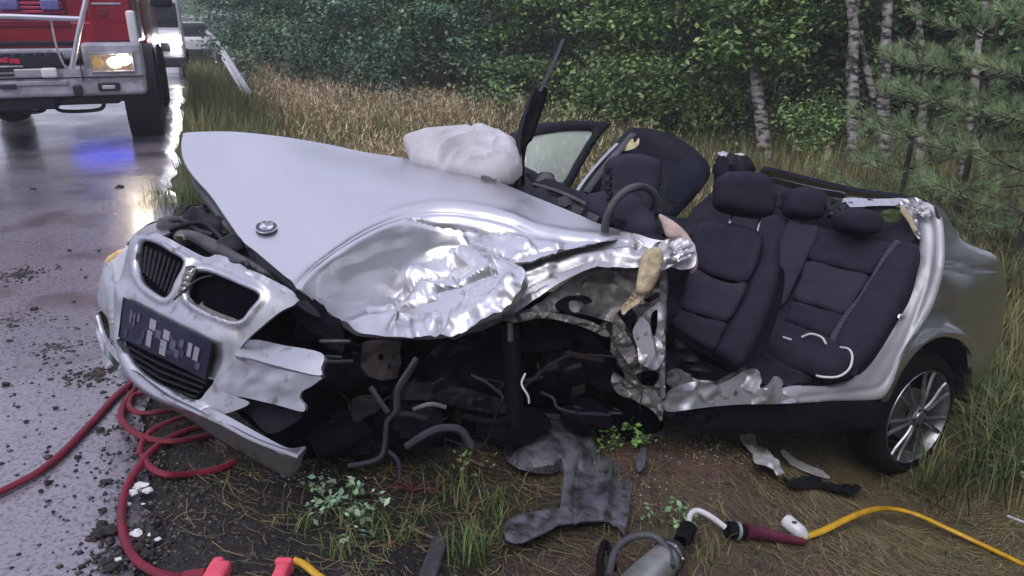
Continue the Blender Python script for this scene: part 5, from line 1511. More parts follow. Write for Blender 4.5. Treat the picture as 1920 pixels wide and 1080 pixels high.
panel('bench_cushion', [(1438, 606), (1470, 606), (1515, 622), (1562, 640), (1590, 668), (1606, 690), (1560, 706), (1500, 690), (1440, 664), (1424, 632)], depth_fn([(1438, 606, 3.70), (1562, 640, 3.46), (1606, 690, 3.30), (1440, 664, 3.44), (1500, 690, 3.36)]), M['fabric'], bench, step=7, thick=0.03, puff=(0.05, 26), sharp=0)
panel('bench_front', [(1420, 640), (1440, 660), (1500, 688), (1560, 704), (1606, 690), (1602, 706), (1580, 716), (1500, 716), (1440, 700), (1418, 680)], depth_fn([(1420, 640, 3.46), (1606, 690, 3.30), (1500, 716, 3.38)]), M['trim'], bench, step=9, thick=0.02, puff=(0.02, 10))
for nm, ol, d in (('bench_headrest', [(1482, 362), (1498, 351), (1525, 352), (1548, 362), (1550, 388), (1540, 408), (1510, 410), (1478, 398)], 3.96), ('bench_headrest', [(1578, 398), (1596, 390), (1625, 392), (1650, 402), (1655, 422), (1644, 438), (1610, 440), (1580, 428), (1574, 412)], 3.66)):
    panel(nm, ol, [(1500, 380, d)], M['fabric'], bench, step=5, thick=0.10, puff=(0.05, 22), sharp=0)
for i, c in enumerate(((1560, 380, 3.92), (1572, 392, 3.86), (1566, 400, 3.84), (1470, 372, 4.1), (1476, 385, 4.08))):
    mb = MB(); mb.blob(W(*c), (0.04, 0.035, 0.03), 6, 120 + i, 0.9); mb.build('bench_clutter', M['black'], bench, sharp=40)
# seat belt across the near backrest
mb = MB(); bp = P3([(a, b, float(bd(np.array(a), np.array(b))) - 0.055) for a, b in ((1686, 452), (1666, 478), (1640, 522), (1612, 566), (1590, 592), (1570, 624), (1560, 644))])
bp = smooth_line(bp, 5); sd = cam_dir((0.85, 0.35, -0.2)) * 0.021
for i in range(len(bp) - 1): mb.addm([bp[i] - sd, bp[i] + sd, bp[i + 1] + sd, bp[i + 1] - sd], [(0, 1, 2, 3)])
bo = mb.build('seat_belt', M['belt'], car); md = bo.modifiers.new('thick', 'SOLIDIFY'); md.thickness = 0.003
for pts in ([(1503, 632, 3.44), (1520, 626, 3.42), (1540, 632, 3.38), (1549, 645, 3.35)], [(1576, 651, 3.30), (1592, 655, 3.24), (1598, 670, 3.22), (1592, 692, 3.2), (1572, 706, 3.2), (1545, 707, 3.2), (1530, 704, 3.2)], [(1468, 632, 3.44), (1484, 637, 3.42)]):
    pipe('loose_cable', pts, 0.005, M['white_wire'])

# ---- driver's seat, knocked askew
SD = [(1305, 420, 3.22), (1455, 450, 3.16), (1280, 560, 3.10), (1440, 565, 3.02), (1260, 605, 3.02), (1385, 670, 2.98), (1400, 460, 3.16)]
seat = panel('driver_seat', [(1306, 424), (1330, 413), (1380, 420), (1440, 440), (1460, 456), (1462, 500), (1452, 560), (1430, 620), (1405, 668), (1385, 684), (1350, 668), (1300, 640), (1256, 604), (1270, 560), (1290, 490), (1298, 450)], depth_fn([(a, b, c + 0.04) for a, b, c in SD]), M['fabric'], car, step=10, thick=0.12, puff=(0.02, 16), sharp=0)
sd_ = depth_fn([(a, b, c - 0.012) for a, b, c in SD])
for nm, ol, mm in (('seat_pad', [(1306, 432), (1330, 418), (1380, 426), (1426, 442), (1424, 480), (1402, 526), (1370, 525), (1335, 515), (1304, 498), (1300, 460)], 'fabric'), ('seat_pad', [(1302, 503), (1335, 521), (1370, 531), (1400, 531), (1388, 565), (1364, 600), (1320, 590), (1281, 577), (1290, 540)], 'fabric_light'),
                   ('seat_pad', [(1280, 582), (1320, 595), (1362, 606), (1352, 634), (1340, 655), (1300, 634), (1260, 606), (1270, 592)], 'fabric')):
    panel(nm, ol, sd_, M[mm], seat, step=6, thick=0.01, puff=(0.012, 10), sharp=0, disp=lambda x, y, e: 0.003 * fbm(x / 18, y / 18, 7, 2))
panel('seat_bolster', [(1430, 444), (1452, 450), (1462, 470), (1460, 510), (1450, 560), (1428, 620), (1402, 670), (1386, 684), (1352, 664), (1344, 655), (1368, 608), (1394, 566), (1408, 528), (1428, 482)], sd_, M['fabric'], seat, step=7, thick=0.06, puff=(0.034, 22), sharp=0)
panel('headrest', [(1352, 332), (1368, 322), (1410, 322), (1440, 330), (1452, 352), (1456, 380), (1446, 404), (1415, 405), (1370, 396), (1349, 382), (1348, 355)], [(1400, 365, 3.22)], M['fabric'], seat, step=6, thick=0.10, puff=(0.05, 26), sharp=0)
for x0, y0, x1, y1 in ((1373, 396, 1368, 420), (1428, 402, 1419, 434)): pipe('headrest_post', [(x0, y0, 3.24), (x1, y1, 3.2)], 0.006, M['chrome'], seat)
panel('seat_side', [(1462, 500), (1472, 520), (1462, 580), (1440, 640), (1420, 672), (1400, 680), (1430, 620), (1452, 560)], depth_fn([(1462, 500, 3.1), (1400, 680, 3.02), (1462, 580, 3.16)]), M['trim'], seat, step=9, thick=0.03)
# passenger seat top in the gap
panel('passenger_seat', [(1136, 312), (1150, 294), (1185, 288), (1222, 294), (1240, 308), (1238, 350), (1220, 400), (1180, 410), (1130, 390)], [(1180, 340, 3.85)], M['fabric_light'], car, step=7, thick=0.10, puff=(0.05, 24), sharp=0)

# ---- far doors, standing open
DD = [(960, 252, 4.02), (1000, 330, 3.86), (1140, 232, 4.30), (1065, 345, 4.05), (1060, 228, 4.18)]
fd = thing_part = panel('far_front_door', [(955, 256), (968, 246), (1000, 234), (1040, 228), (1090, 226), (1134, 229), (1146, 233), (1136, 244), (1118, 266), (1096, 304), (1072, 348), (1060, 356), (1050, 352), (1000, 360), (975, 352), (968, 310)], DD, M['black'], car,
                        holes=[[(984, 268), (1000, 254), (1040, 246), (1080, 243), (1112, 246), (1100, 268), (1080, 302), (1056, 342), (1030, 336), (1000, 330), (984, 318), (980, 290)]], step=7, thick=0.035, puff=(0.01, 5))
panel('door_glass', [(984, 266), (1000, 252), (1040, 244), (1080, 241), (1114, 244), (1102, 268), (1082, 302), (1058, 345), (1030, 340), (1000, 334), (982, 320), (978, 290)], depth_fn([(a, b, c + 0.015) for a, b, c in DD]), M['glass'], fd, step=14, thick=0.004)
mb = MB(); mb.blob(W(1022, 332, 3.78), (0.05, 0.03, 0.028), 8, 3, 0.15); mb.build('door_mirror', M['black'], fd)
RD = [(1190, 242, 4.55), (1330, 320, 4.62), (1260, 408, 4.35), (1085, 365, 4.02), (1150, 290, 4.3)]
rd = panel('far_rear_door', [(1176, 244), (1192, 239), (1230, 243), (1270, 258), (1304, 280), (1326, 304), (1332, 322), (1326, 340), (1304, 368), (1282, 392), (1258, 410), (1200, 400), (1130, 385), (1078, 366), (1092, 346), (1130, 300)], RD, M['trim'], car, step=8, thick=0.05, puff=(0.02, 12))
panel('rear_door_glass', [(1262, 318), (1284, 296), (1306, 298), (1318, 318), (1308, 344), (1286, 370), (1266, 380), (1250, 366)], depth_fn([(a, b, c - 0.035) for a, b, c in RD]), M['dark_glass'], rd, step=9, thick=0.004)
panel('far_door_post', [(1152, 277), (1160, 270), (1140, 300), (1110, 338), (1092, 362), (1082, 364), (1100, 336), (1128, 302)], depth_fn([(1156, 272, 4.2), (1085, 364, 3.96), (1100, 336, 4.0)]), M['silver'], car, step=5, thick=0.02)
plate_strip('door_rail', [(1186, 252, 4.45), (1160, 282, 4.2), (1128, 320, 4.05), (1098, 362, 3.92)], 0.022, 0.5, M['grey_plastic'])
panel('torn_yellow_foam', [(1168, 282), (1178, 268), (1186, 260), (1190, 268), (1198, 258), (1197, 272), (1184, 280)], [(1180, 270, 4.25)], M['yellow_foam'], rd, step=3, thick=0.006, disp=lambda x, y, e: 0.006 * fbm(x / 6, y / 6, 2, 2))

# ---- scuttle, dashboard, steering wheel
panel('scuttle', [(920, 338), (950, 326), (985, 312), (1050, 340), (1100, 366), (1150, 396), (1240, 440), (1250, 456), (1190, 446), (1130, 428), (1060, 398), (1000, 372), (935, 348)], depth_fn([(920, 338, 3.46), (985, 312, 3.62), (1250, 456, 2.86), (1130, 428, 3.02), (1000, 372, 3.28), (1100, 366, 3.26)]), M['black'], car, step=8, thick=0.02,
      disp=lambda x, y, e: 0.02 * fbm(x / 26, y / 14, 3, 3))
panel('dashboard', [(985, 330), (1010, 326), (1060, 348), (1120, 378), (1180, 410), (1246, 448), (1240, 470), (1180, 450), (1100, 420), (1020, 380)], depth_fn([(985, 330, 3.56), (1246, 448, 2.92), (1120, 378, 3.22), (1100, 420, 3.14)]), M['trim'], car, step=8, thick=0.05, puff=(0.03, 14))
plate_strip('dashboard_edge', [(1000, 345, 3.42), (1050, 360, 3.30), (1100, 384, 3.17), (1148, 416, 3.02)], 0.012, 0.6, M['grey_plastic'])
panel('dash_hood', [(1000, 350), (1010, 330), (1026, 322), (1042, 336), (1046, 352), (1030, 362)], [(1024, 345, 3.45)], M['grey_plastic'], car, step=6, thick=0.03, puff=(0.02, 10))
for q in ([(1044, 372), (1062, 366), (1068, 384), (1050, 392)], [(1074, 384), (1094, 392), (1088, 404), (1072, 398)], [(1102, 396), (1124, 406), (1118, 416), (1100, 408)]):
    panel('scuttle_vent', q, depth_fn([(1044, 380, 3.22), (1124, 410, 3.02), (1080, 384, 3.13)]), M['grey_plastic'], car, step=6, thick=0.015, rnd=False)
wc = W(1186, 416, 2.98); wn_ = cam_dir((-0.55, -0.35, 0.75)); wn_ /= np.linalg.norm(wn_); wa, wb, _ = frame_of(wn_)
mb = MB(); mb.tube([wc + (wa * math.cos(t) + wb * math.sin(t)) * 0.145 for t in np.linspace(0, 2 * math.pi, 40, endpoint=False)], 0.016, 10, closed=True)
sw = mb.build('steering_wheel', M['grey_plastic'], car)
mb = MB()
for a in (0.2, 2.9, 4.7): mb.tube([wc + (wa * math.cos(a) + wb * math.sin(a)) * 0.05, wc + (wa * math.cos(a) + wb * math.sin(a)) * 0.14], 0.016, 8, flat=0.5)
mb.build('steering_spokes', M['black'], sw)
panel('steering_airbag', [(1098, 372), (1120, 364), (1160, 362), (1195, 372), (1222, 400), (1236, 436), (1200, 446), (1150, 424), (1110, 400)], depth_fn([(1098, 372, 3.12), (1236, 436, 2.95), (1160, 362, 3.12)]), M['fabric_light'], sw, step=7, thick=0.03, puff=(0.05, 26), sharp=0)
for k, (x, y) in enumerate([(1142, 320 + 9 * j) for j in range(12)]):
    mb = MB(); mb.blob(W(x + (2 if k % 2 else -2), y, 2.99), (0.012, 0.012, 0.017), 5, k, 0.5); mb.build('wire_link', M['black'], car)
pipe('hanging_wire', [(1142, 312, 3.0), (1145, 345, 2.99), (1140, 380, 2.99), (1146, 424, 2.99)], 0.006, M['black'])
# tall torn windscreen surround standing on the scuttle
panel('screen_pillar', [(966, 350), (966, 300), (970, 256), (980, 218), (990, 190), (1004, 168), (1016, 160), (1024, 168), (1018, 194), (1006, 228), (996, 258), (986, 270), (981, 300), (980, 352)], depth_fn([(966, 350, 3.42), (972, 256, 3.46), (1016, 160, 3.46), (986, 270, 3.44)]), M['rubber'], car, step=4.5, thick=0.02,
      disp=lambda x, y, e: 0.012 * ridged(x / 12, y / 16, 3, 3), sharp=50)
plate_strip('screen_strip', [(1012, 172, 3.44), (1028, 140, 3.44), (1042, 108, 3.45), (1056, 74, 3.46)], 0.012, 0.5, M['grey_wire'])
plate_strip('screen_seal', [(1000, 172, 3.42), (988, 206, 3.42), (976, 250, 3.42), (972, 300, 3.4), (972, 352, 3.38)], 0.012, 0.7, M['black'])
# burst passenger airbag on the scuttle
bag = panel('airbag', [(755, 258), (764, 253), (800, 242), (858, 237), (905, 234), (935, 246), (966, 262), (976, 285), (974, 312), (957, 328), (930, 334), (900, 330), (866, 320), (828, 314), (790, 304), (772, 298), (764, 278)],
            depth_fn([(757, 258, 3.62), (910, 235, 3.66), (974, 285, 3.42), (930, 330, 3.34), (790, 302, 3.52)]), M['airbag'], car, step=3.2, thick=0.05, puff=(0.05, 40), sharp=40, rnd=False,
            disp=lambda x, y, e: sstep(0, 16, e) * (0.020 * fbm(x / 90, y / 60, 5, 2) + 0.022 * crumple(x, y * 1.3, 90, 5, 0.2)
            + 0.020 * (1 - np.abs(np.sin((np.hypot((x - 945) * 0.55, y - 345) + 9 * fbm(x / 40, y / 40, 4, 2)) / 6.6))) ** 2 * sstep(800, 850, x) * sstep(245, 262, y))
            - 0.026 * np.exp(-(seg_dist(x, y, smooth_line([(826, 322), (838, 298), (866, 284), (920, 290), (968, 304)], 4)) / 5) ** 2)
            - 0.012 * np.exp(-(seg_dist(x, y, smooth_line([(884, 238), (898, 262), (936, 272), (972, 276)], 4)) / 4) ** 2))
panel('airbag_torn_edge', [(868, 318), (885, 312), (910, 308), (940, 308), (960, 318), (950, 330), (925, 338), (895, 330)], depth_fn([(868, 318, 3.44), (960, 318, 3.36), (925, 338, 3.34)]), M['dusty_metal'], bag, step=5, thick=0.01, disp=lambda x, y, e: 0.02 * ridged(x / 16, y / 10, 5, 3))

# ---- rear wheel
ax = cam_dir((0.48, 0.24, -0.85)); ax /= np.linalg.norm(ax)
hub = W(1724, 783, 3.72)
wheel = None
mb = MB(); RT, RR = 0.330, 0.246
prof = [(-0.20, RR * 0.98), (-0.205, RR + 0.02), (-0.19, RT - 0.02), (-0.17, RT), (-0.045, RT), (-0.02, RT - 0.015), (-0.003, RT - 0.045), (0.002, RR + 0.018), (-0.006, RR + 0.002), (-0.02, RR - 0.004)]
mb.lathe(hub, ax, prof, 56)
wheel = mb.build('rear_wheel', M['rubber'], car, sharp=30)
mb = MB(); mb.lathe(hub, ax, [(-0.19, RR * 0.90), (-0.06, RR * 0.90), (-0.03, RR * 0.955), (-0.008, RR * 0.985), (0.0, RR * 1.0), (-0.004, RR * 1.012), (-0.02, RR * 1.0)], 56); mb.build('rim', M['alloy'], wheel, sharp=30)
mb = MB(); mb.lathe(hub, ax, [(-0.10, RR * 0.9), (-0.11, 0.10), (-0.11, 0.0001)], 40); mb.build('brake_backing', M['under_metal'], wheel)
mb = MB(); mb.lathe(hub, ax, [(-0.06, 0.02), (-0.06, 0.135), (-0.07, 0.135)], 40); mb.build('brake_disc', M['dusty_metal'], wheel)
ra, rb, _ = frame_of(ax, (0, 0, 1))
for k in range(14):
    a0 = 2 * math.pi * (k // 2) / 7 + (0.115 if k % 2 else -0.115)
    P = []
    for r_, h_ in ((0.045, -0.012), (0.10, -0.006), (0.165, -0.010), (0.21, -0.012), (0.240, -0.008)):
        sp_ = a0 + (0.10 if k % 2 else -0.10) * (r_ - 0.045) / 0.18 * 0.4
        P.append(hub + ax * h_ + (ra * math.cos(sp_) + rb * math.sin(sp_)) * r_)
    mb = MB(); mb.tube(smooth_line(P, 4), 0.0105, 8, flat=1.0, up=tuple(ax)); mb.build('spoke', M['alloy'], wheel)
mb = MB(); mb.lathe(hub, ax, [(-0.03, 0.058), (-0.004, 0.056), (0.004, 0.048), (0.002, 0.036), (0.008, 0.032), (0.010, 0.026), (0.010, 0.0001)], 28); mb.build('hub_cap', M['alloy'], wheel, sharp=30)
for k in range(5):
    a0 = 2 * math.pi * k / 5; mb = MB(); c = hub + (ra * math.cos(a0) + rb * math.sin(a0)) * 0.045
    mb.lathe(c, ax, [(-0.01, 0.008), (0.006, 0.007), (0.006, 0.0001)], 8); mb.build('wheel_bolt', M['under_metal'], wheel)
panel('wheel_arch_liner', [(1655, 750), (1690, 690), (1722, 652), (1756, 630), (1790, 630), (1814, 646), (1822, 690), (1822, 740), (1800, 800), (1760, 840), (1690, 860), (1655, 810)], depth_fn([(1655, 750, 4.0), (1756, 630, 4.05), (1822, 690, 4.2), (1760, 840, 4.2), (1690, 860, 4.1)]), M['trim'], car, step=12, thick=0.01)

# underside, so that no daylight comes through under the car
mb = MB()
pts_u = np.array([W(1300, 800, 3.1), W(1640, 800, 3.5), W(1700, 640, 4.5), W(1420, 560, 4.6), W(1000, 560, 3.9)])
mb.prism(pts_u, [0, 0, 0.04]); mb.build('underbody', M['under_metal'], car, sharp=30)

# ================================================================== fire engine
T0 = np.array([0.0, 0.0, 0.0])
TD = np.array([-0.379, 0.925, 0]); TX = np.array([0.925, 0.379, 0]); TZ = np.array([0, 0, 1.0])
_wheel = W(270, 275, 9.1)
TO = np.array([_wheel[0], _wheel[1], 0.004]) - TX * 1.12          # centre of the nose on the road
truck = thing('fire_engine', 'red fire engine with silver bumper and lit headlamp facing us on the wet road', 'fire engine', TO)
TAX = (TX, TD, TZ)


def tp(x, y, z): return TO + TX * x + TD * y + TZ * z


def tbox(name, c, size, m, r=0.02, parent=truck):
    mb = MB(); mb.rbox(tp(*c), size, r, TAX); return mb.build(name, m, parent, sharp=0)


def tx(px): return (px - 99) / 152.0


def tz(py): return (275 - py) / 152.0


cab = tbox('cab', (0, 0.95, 2.0), (2.46, 1.9, 1.72), M['truck_red'], 0.10)
tbox('lower_front_panel', (0, 0.03, 1.30), (2.30, 0.10, 0.30), M['truck_red'], 0.04)
tbox('front_panel_groove', (-0.35, -0.022, 1.42), (1.86, 0.03, 0.07), M['truck_red_dark'], 0.01)
tbox('front_panel_groove', (-0.35, -0.022, 1.21), (1.86, 0.03, 0.05), M['truck_dark'], 0.01)
for k in range(9):
    tbox('grille_slat', (-0.36, -0.025, 1.545 + 0.045 * k), (1.80, 0.05, 0.034), M['truck_slat'], 0.012)
tbox('grille_backing', (-0.36, 0.0, 1.74), (1.86, 0.03, 0.44), M['truck_red_dark'], 0.01)
tbox('windscreen', (0, -0.012, 2.42), (2.2, 0.06, 0.72), M['truck_glass'], 0.03)
tbox('corner_panel', (1.0, -0.02, 1.62), (0.44, 0.06, 0.78), M['truck_red'], 0.03)
tbox('corner_trim', (0.98, -0.055, 1.635), (0.30, 0.015, 0.022), M['truck_grey'], 0.006)
tbox('corner_recess', (0.93, -0.05, 1.54), (0.10, 0.02, 0.09), M['truck_red_dark'], 0.008)
tbox('corner_lamp', (1.21, -0.01, 1.385), (0.10, 0.14, 0.36), M['white_paint'], 0.03)
# name board above the grille; only its foot is in view
nb = tbox('name_board', (tx(70), -0.075, 1.86), (0.62, 0.02, 0.17), M['white_paint'], 0.006)
text_mesh('board_lettering', 'FEUERWEHR', M['truck_dark'], nb, tp(tx(70), -0.088, 1.855), TX, TZ, -TD, 0.115, 0.003)
for px in (38, 103, 163):
    tbox('blue_lamp', (tx(px), -0.06, 1.62), (0.19, 0.06, 0.12), M['blue_lamp'], 0.025)
# bumper with its openings
tbox('bumper', (0, 0.02, 0.80), (2.52, 0.34, 0.34), M['truck_grey'], 0.05)
tbox('bumper_top', (-0.30, 0.0, 1.10), (1.86, 0.30, 0.12), M['truck_grey'], 0.03)
tbox('bumper_corner', (0.96, -0.01, 1.02), (0.62, 0.34, 0.40), M['truck_grey'], 0.05)
tbox('bumper_opening', (tx(90), -0.15, 1.03), (1.04, 0.06, 0.17), M['truck_dark'], 0.03)
for k, (x0, w, h, z) in enumerate(((46, 9, .07, 1.06), (53, 6, .05, 1.05), (60, 9, .05, 1.045), (68, 5, .055, 1.045), (75, 8, .045, 1.04), (83, 5, .06, 1.045), (90, 8, .05, 1.035), (98, 7, .055, 1.03))):
    tbox('red_mark', (tx(x0 + w / 2), -0.185, z), (w / 152.0, 0.008, h), M['red_mark'], 0.003)
tbox('winch_bar', (tx(78), -0.19, 0.975), (0.40, 0.02, 0.018), M['truck_grey'], 0.005)
tbox('winch_plate', (tx(75), -0.17, 0.90), (0.92, 0.05, 0.10), M['galv'], 0.02)
tbox('winch_slot', (tx(75), -0.20, 0.935), (0.24, 0.02, 0.03), M['truck_dark'], 0.006)
tbox('winch_slot', (tx(75), -0.20, 0.885), (0.24, 0.02, 0.03), M['truck_dark'], 0.006)
for px in (12, 145): tbox('marker_lamp', (tx(px), -0.19, 0.90), (0.16, 0.05, 0.11), M['white_paint'], 0.03)
tbox('lower_strip', (tx(70), -0.16, 0.79), (1.30, 0.03, 0.05), M['galv'], 0.01)
tbox('tow_eye', (tx(80), -0.18, 0.76), (0.16, 0.03, 0.05), M['truck_dark'], 0.01)
for sx in (1, -1):
    hl = tbox('headlamp', (sx * 0.95, -0.17, 1.0), (0.44, 0.05, 0.19), M['headlamp_warm'], 0.02)
    if sx > 0:
        for q, (dx, dz, rx_, rz_) in enumerate(((0.03, 0.0, 0.085, 0.062), (0.12, 0.03, 0.09, 0.06))):
            mb = MB(); mb.blob(tp(0.95 + dx, -0.192, 1.0 + dz), (rx_, 0.012, rz_), 8, 1, 0.0, TAX); mb.build('lit_bulb', M['headlamp'], hl, sharp=0)
        mb = MB(); mb.lathe(tp(0.95 - 0.15, -0.19, 1.0), -TD, [(0, 0.06), (0.01, 0.055), (0.012, 0.0001)], 16); mb.build('indicator', M['amber'], hl)
        for zz in (0.90, 1.10): tbox('lamp_frame', (0.95, -0.19, zz), (0.46, 0.03, 0.018), M['truck_grey'], 0.006, hl)
        for xx in (0.728, 1.172): tbox('lamp_frame', (xx, -0.19, 1.0), (0.018, 0.03, 0.23), M['truck_grey'], 0.006, hl)
    tbox('fog_lamp', (sx * 0.87, -0.16, 0.73), (0.23, 0.04, 0.095), M['truck_dark'], 0.02)
    tbox('fog_lens', (sx * 0.87, -0.182, 0.725), (0.14, 0.02, 0.045), M['galv'], 0.01)
tbox('bumper_seam', (0.62, -0.168, 0.98), (0.012, 0.01, 0.36), M['truck_dark'], 0.003)
tbox('bumper_seam', (0.30, -0.152, 0.84), (1.8, 0.01, 0.012), M['truck_dark'], 0.003)
tbox('bumper_seam', (0.95, -0.185, 0.84), (0.58, 0.01, 0.012), M['truck_dark'], 0.003)
for k in range(7): tbox('bumper_vent', (-0.30 + 0.11 * k, -0.185, 1.105), (0.07, 0.01, 0.012), M['truck_dark'], 0.003)
for xx in (-0.62, 0.55): tbox('tow_jaw', (xx, -0.20, 0.70), (0.09, 0.10, 0.12), M['truck_dark'], 0.02)
# brush guard tubes
mb = MB(); mb.tube([tp(-1.1, -0.30, 1.515), tp(0.1, -0.30, 1.495), tp(0.72, -0.30, 1.47)], 0.030, 10); mb.build('guard_rail', M['truck_tube'], truck)
for sx in (1, -1):
    mb = MB(); mb.tube(smooth_line([tp(sx * 0.80, -0.26, 1.98), tp(sx * 0.83, -0.28, 1.80), tp(sx * 0.82, -0.29, 1.70), tp(sx * 0.70, -0.31, 1.38), tp(sx * 0.54, -0.24, 0.95)], 6), 0.030, 10); mb.build('guard_upright', M['truck_tube'], truck)
    mb = MB(); mb.tube(smooth_line([tp(sx * 0.43, -0.27, 1.49), tp(sx * 0.43, -0.26, 1.2), tp(sx * 0.46, -0.22, 1.0), tp(sx * 0.50, -0.2, 0.93)], 5), 0.012, 8); mb.build('guard_strut', M['truck_tube'], truck)
# underside, axle and wheels
tbox('under_beam', (-0.10, 0.35, 0.58), (2.1, 0.5, 0.14), M['truck_dark'], 0.05)
tbox('under_beam', (tx(90), 0.12, 0.56), (0.70, 0.3, 0.16), M['truck_dark'], 0.05)
mb = MB(); mb.tube([tp(-1.0, 1.35, 0.50), tp(1.0, 1.35, 0.50)], 0.075, 10); mb.build('axle', M['truck_dark'], truck)
mb = MB(); mb.blob(tp(-0.42, 1.3, 0.47), (0.27, 0.27, 0.25), 10, 3, 0.06, TAX); mb.build('differential', M['truck_dark'], truck)
for z, x0, x1 in ((0.44, -0.2, 0.15), (0.43, 0.2, 0.75)):
    mb = MB(); mb.tube(smooth_line([tp(x0, 0.3, z + 0.1), tp(x0 + 0.08, 0.3, z), tp(x1 - 0.08, 0.3, z), tp(x1, 0.3, z + 0.1)], 5), 0.022, 8); mb.build('tie_rod', M['truck_dark'], truck)


def twheel(x, y, r=0.53, w=0.38):
    s = 1 if x > 0 else -1
    mb = MB(); o = tp(x - s * w / 2, y, r)
    mb.lathe(o, TX * s, [(0, r * 0.55), (0.0, r * 0.86), (0.04, r * 0.98), (0.10, r), (w - 0.10, r), (w - 0.04, r * 0.98), (w, r * 0.86), (w, r * 0.55), (w - 0.06, r * 0.5), (w - 0.08, 0.0001)], 40)
    wo = mb.build('wheel', M['rubber'], truck, sharp=30)
    for k in range(30):
        a = 2 * math.pi * k / 30
        mb = MB(); d = TD * math.cos(a) + TZ * math.sin(a); e = np.cross(TX, d)
        mb.box(tp(x, y, r) + d * (r + 0.004), (w * 0.84, 0.05, 0.022), (TX, e, d)); mb.build('tread_block', M['rubber'], wo, smooth=False)
    return wo


for x in (1.13, -1.13):
    twheel(x, 1.35)
    twheel(x, 5.0)
    mb = MB(); mb.lathe(tp(x - 0.2, 1.35, 0.53), TX, [(0, 0.60), (0.40, 0.60), (0.40, 0.64), (0, 0.64)], 30); mb.build('mudguard', M['truck_dark'], truck)
tbox('body', (0, 4.6, 1.85), (2.46, 4.9, 2.0), M['truck_red'], 0.05)
tbox('chassis', (0, 3.8, 0.80), (1.0, 6.4, 0.24), M['truck_dark'], 0.03)
tbox('side_step', (1.20, 2.3, 0.62), (0.14, 0.8, 0.40), M['truck_red_dark'], 0.03)
tbox('side_locker', (1.16, 4.4, 0.75), (0.14, 3.6, 0.5), M['truck_dark'], 0.02)
tbox('cab_door_glass', (1.232, 1.05, 2.4), (0.02, 0.9, 0.6), M['truck_glass'], 0.008)
tbox('door_handle_rail', (1.27, 0.25, 1.7), (0.03, 0.03, 0.9), M['truck_grey'], 0.012)
tbox('mirror_arm', (1.38, -0.05, 2.05), (0.34, 0.03, 0.03), M['truck_dark'], 0.01)
tbox('wing_mirror', (1.56, -0.05, 1.86), (0.24, 0.12, 0.52), M['truck_dark'], 0.04)

# ================================================================== far vehicles and the crash barrier
def place_far(px, d): q = W(px, 150, d); return np.array([q[0], q[1], 0.004])


VO = place_far(302, 19.5)
van = thing('white_van', 'white van with one bright headlamp standing behind the fire engine', 'van', VO)


def vp(x, y, z, O=VO): return O + TX * x + TD * y + TZ * z


def vbox(name, c, size, m, r, parent, O=VO):
    mb = MB(); mb.rbox(vp(*c, O), size, r, TAX); return mb.build(name, m, parent, sharp=0)


vbox('body', (0, 2.6, 1.45), (1.36, 4.0, 1.9), M['white_paint'], 0.12, van)
vbox('nose', (0, 0.4, 0.85), (1.36, 1.0, 0.75), M['white_paint'], 0.12, van)
vbox('bumper', (0, -0.1, 0.45), (1.38, 0.2, 0.28), M['truck_dark'], 0.06, van)
vbox('windscreen', (0, 0.62, 1.6), (1.2, 0.1, 0.62), M['truck_glass'], 0.03, van)
vbox('radiator_grille', (0, -0.11, 0.82), (0.7, 0.04, 0.2), M['truck_dark'], 0.02, van)
for sx in (-1, 1):
    h = vbox('headlamp', (sx * 0.52, -0.10, 0.92), (0.26, 0.06, 0.22), M['lamp_lens'], 0.03, van)
    if sx > 0:
        mb = MB(); mb.blob(vp(0.50, -0.15, 0.95), (0.12, 0.03, 0.12), 8, 1, 0, TAX); mb.build('lit_bulb', M['headlamp_white'], h)
    for y in (0.7, 3.6):
        mb = MB(); mb.lathe(vp(sx * 0.55, y, 0.33), TX * sx, [(0, 0.33), (0.2, 0.33), (0.2, 0.2), (0.17, 0.0001)], 24); mb.build('wheel', M['rubber'], van, sharp=30)

CO = place_far(372, 26)
pc = thing('parked_car', 'pale grey car standing far off at the road edge before the barrier', 'car', CO)
vbox('body', (0, 2.0, 0.62), (1.1, 4.1, 0.62), M['white_paint'], 0.16, pc, CO)
vbox('cabin', (0, 2.2, 1.12), (0.98, 2.1, 0.56), M['truck_glass'], 0.16, pc, CO)
vbox('roof', (0, 2.25, 1.40), (0.86, 1.5, 0.06), M['white_paint'], 0.025, pc, CO)
vbox('bumper', (0, -0.06, 0.42), (1.1, 0.12, 0.24), M['truck_dark'], 0.04, pc, CO)
for sx in (-1, 1):
    vbox('headlamp', (sx * 0.42, -0.04, 0.72), (0.22, 0.06, 0.13), M['lamp_lens'], 0.02, pc, CO)
    for y in (0.7, 3.2):
        mb = MB(); mb.lathe(vp(sx * 0.42, y, 0.31, CO), TX * sx, [(0, 0.31), (0.18, 0.31), (0.18, 0.2), (0.15, 0.0001)], 20); mb.build('wheel', M['rubber'], pc, sharp=30)

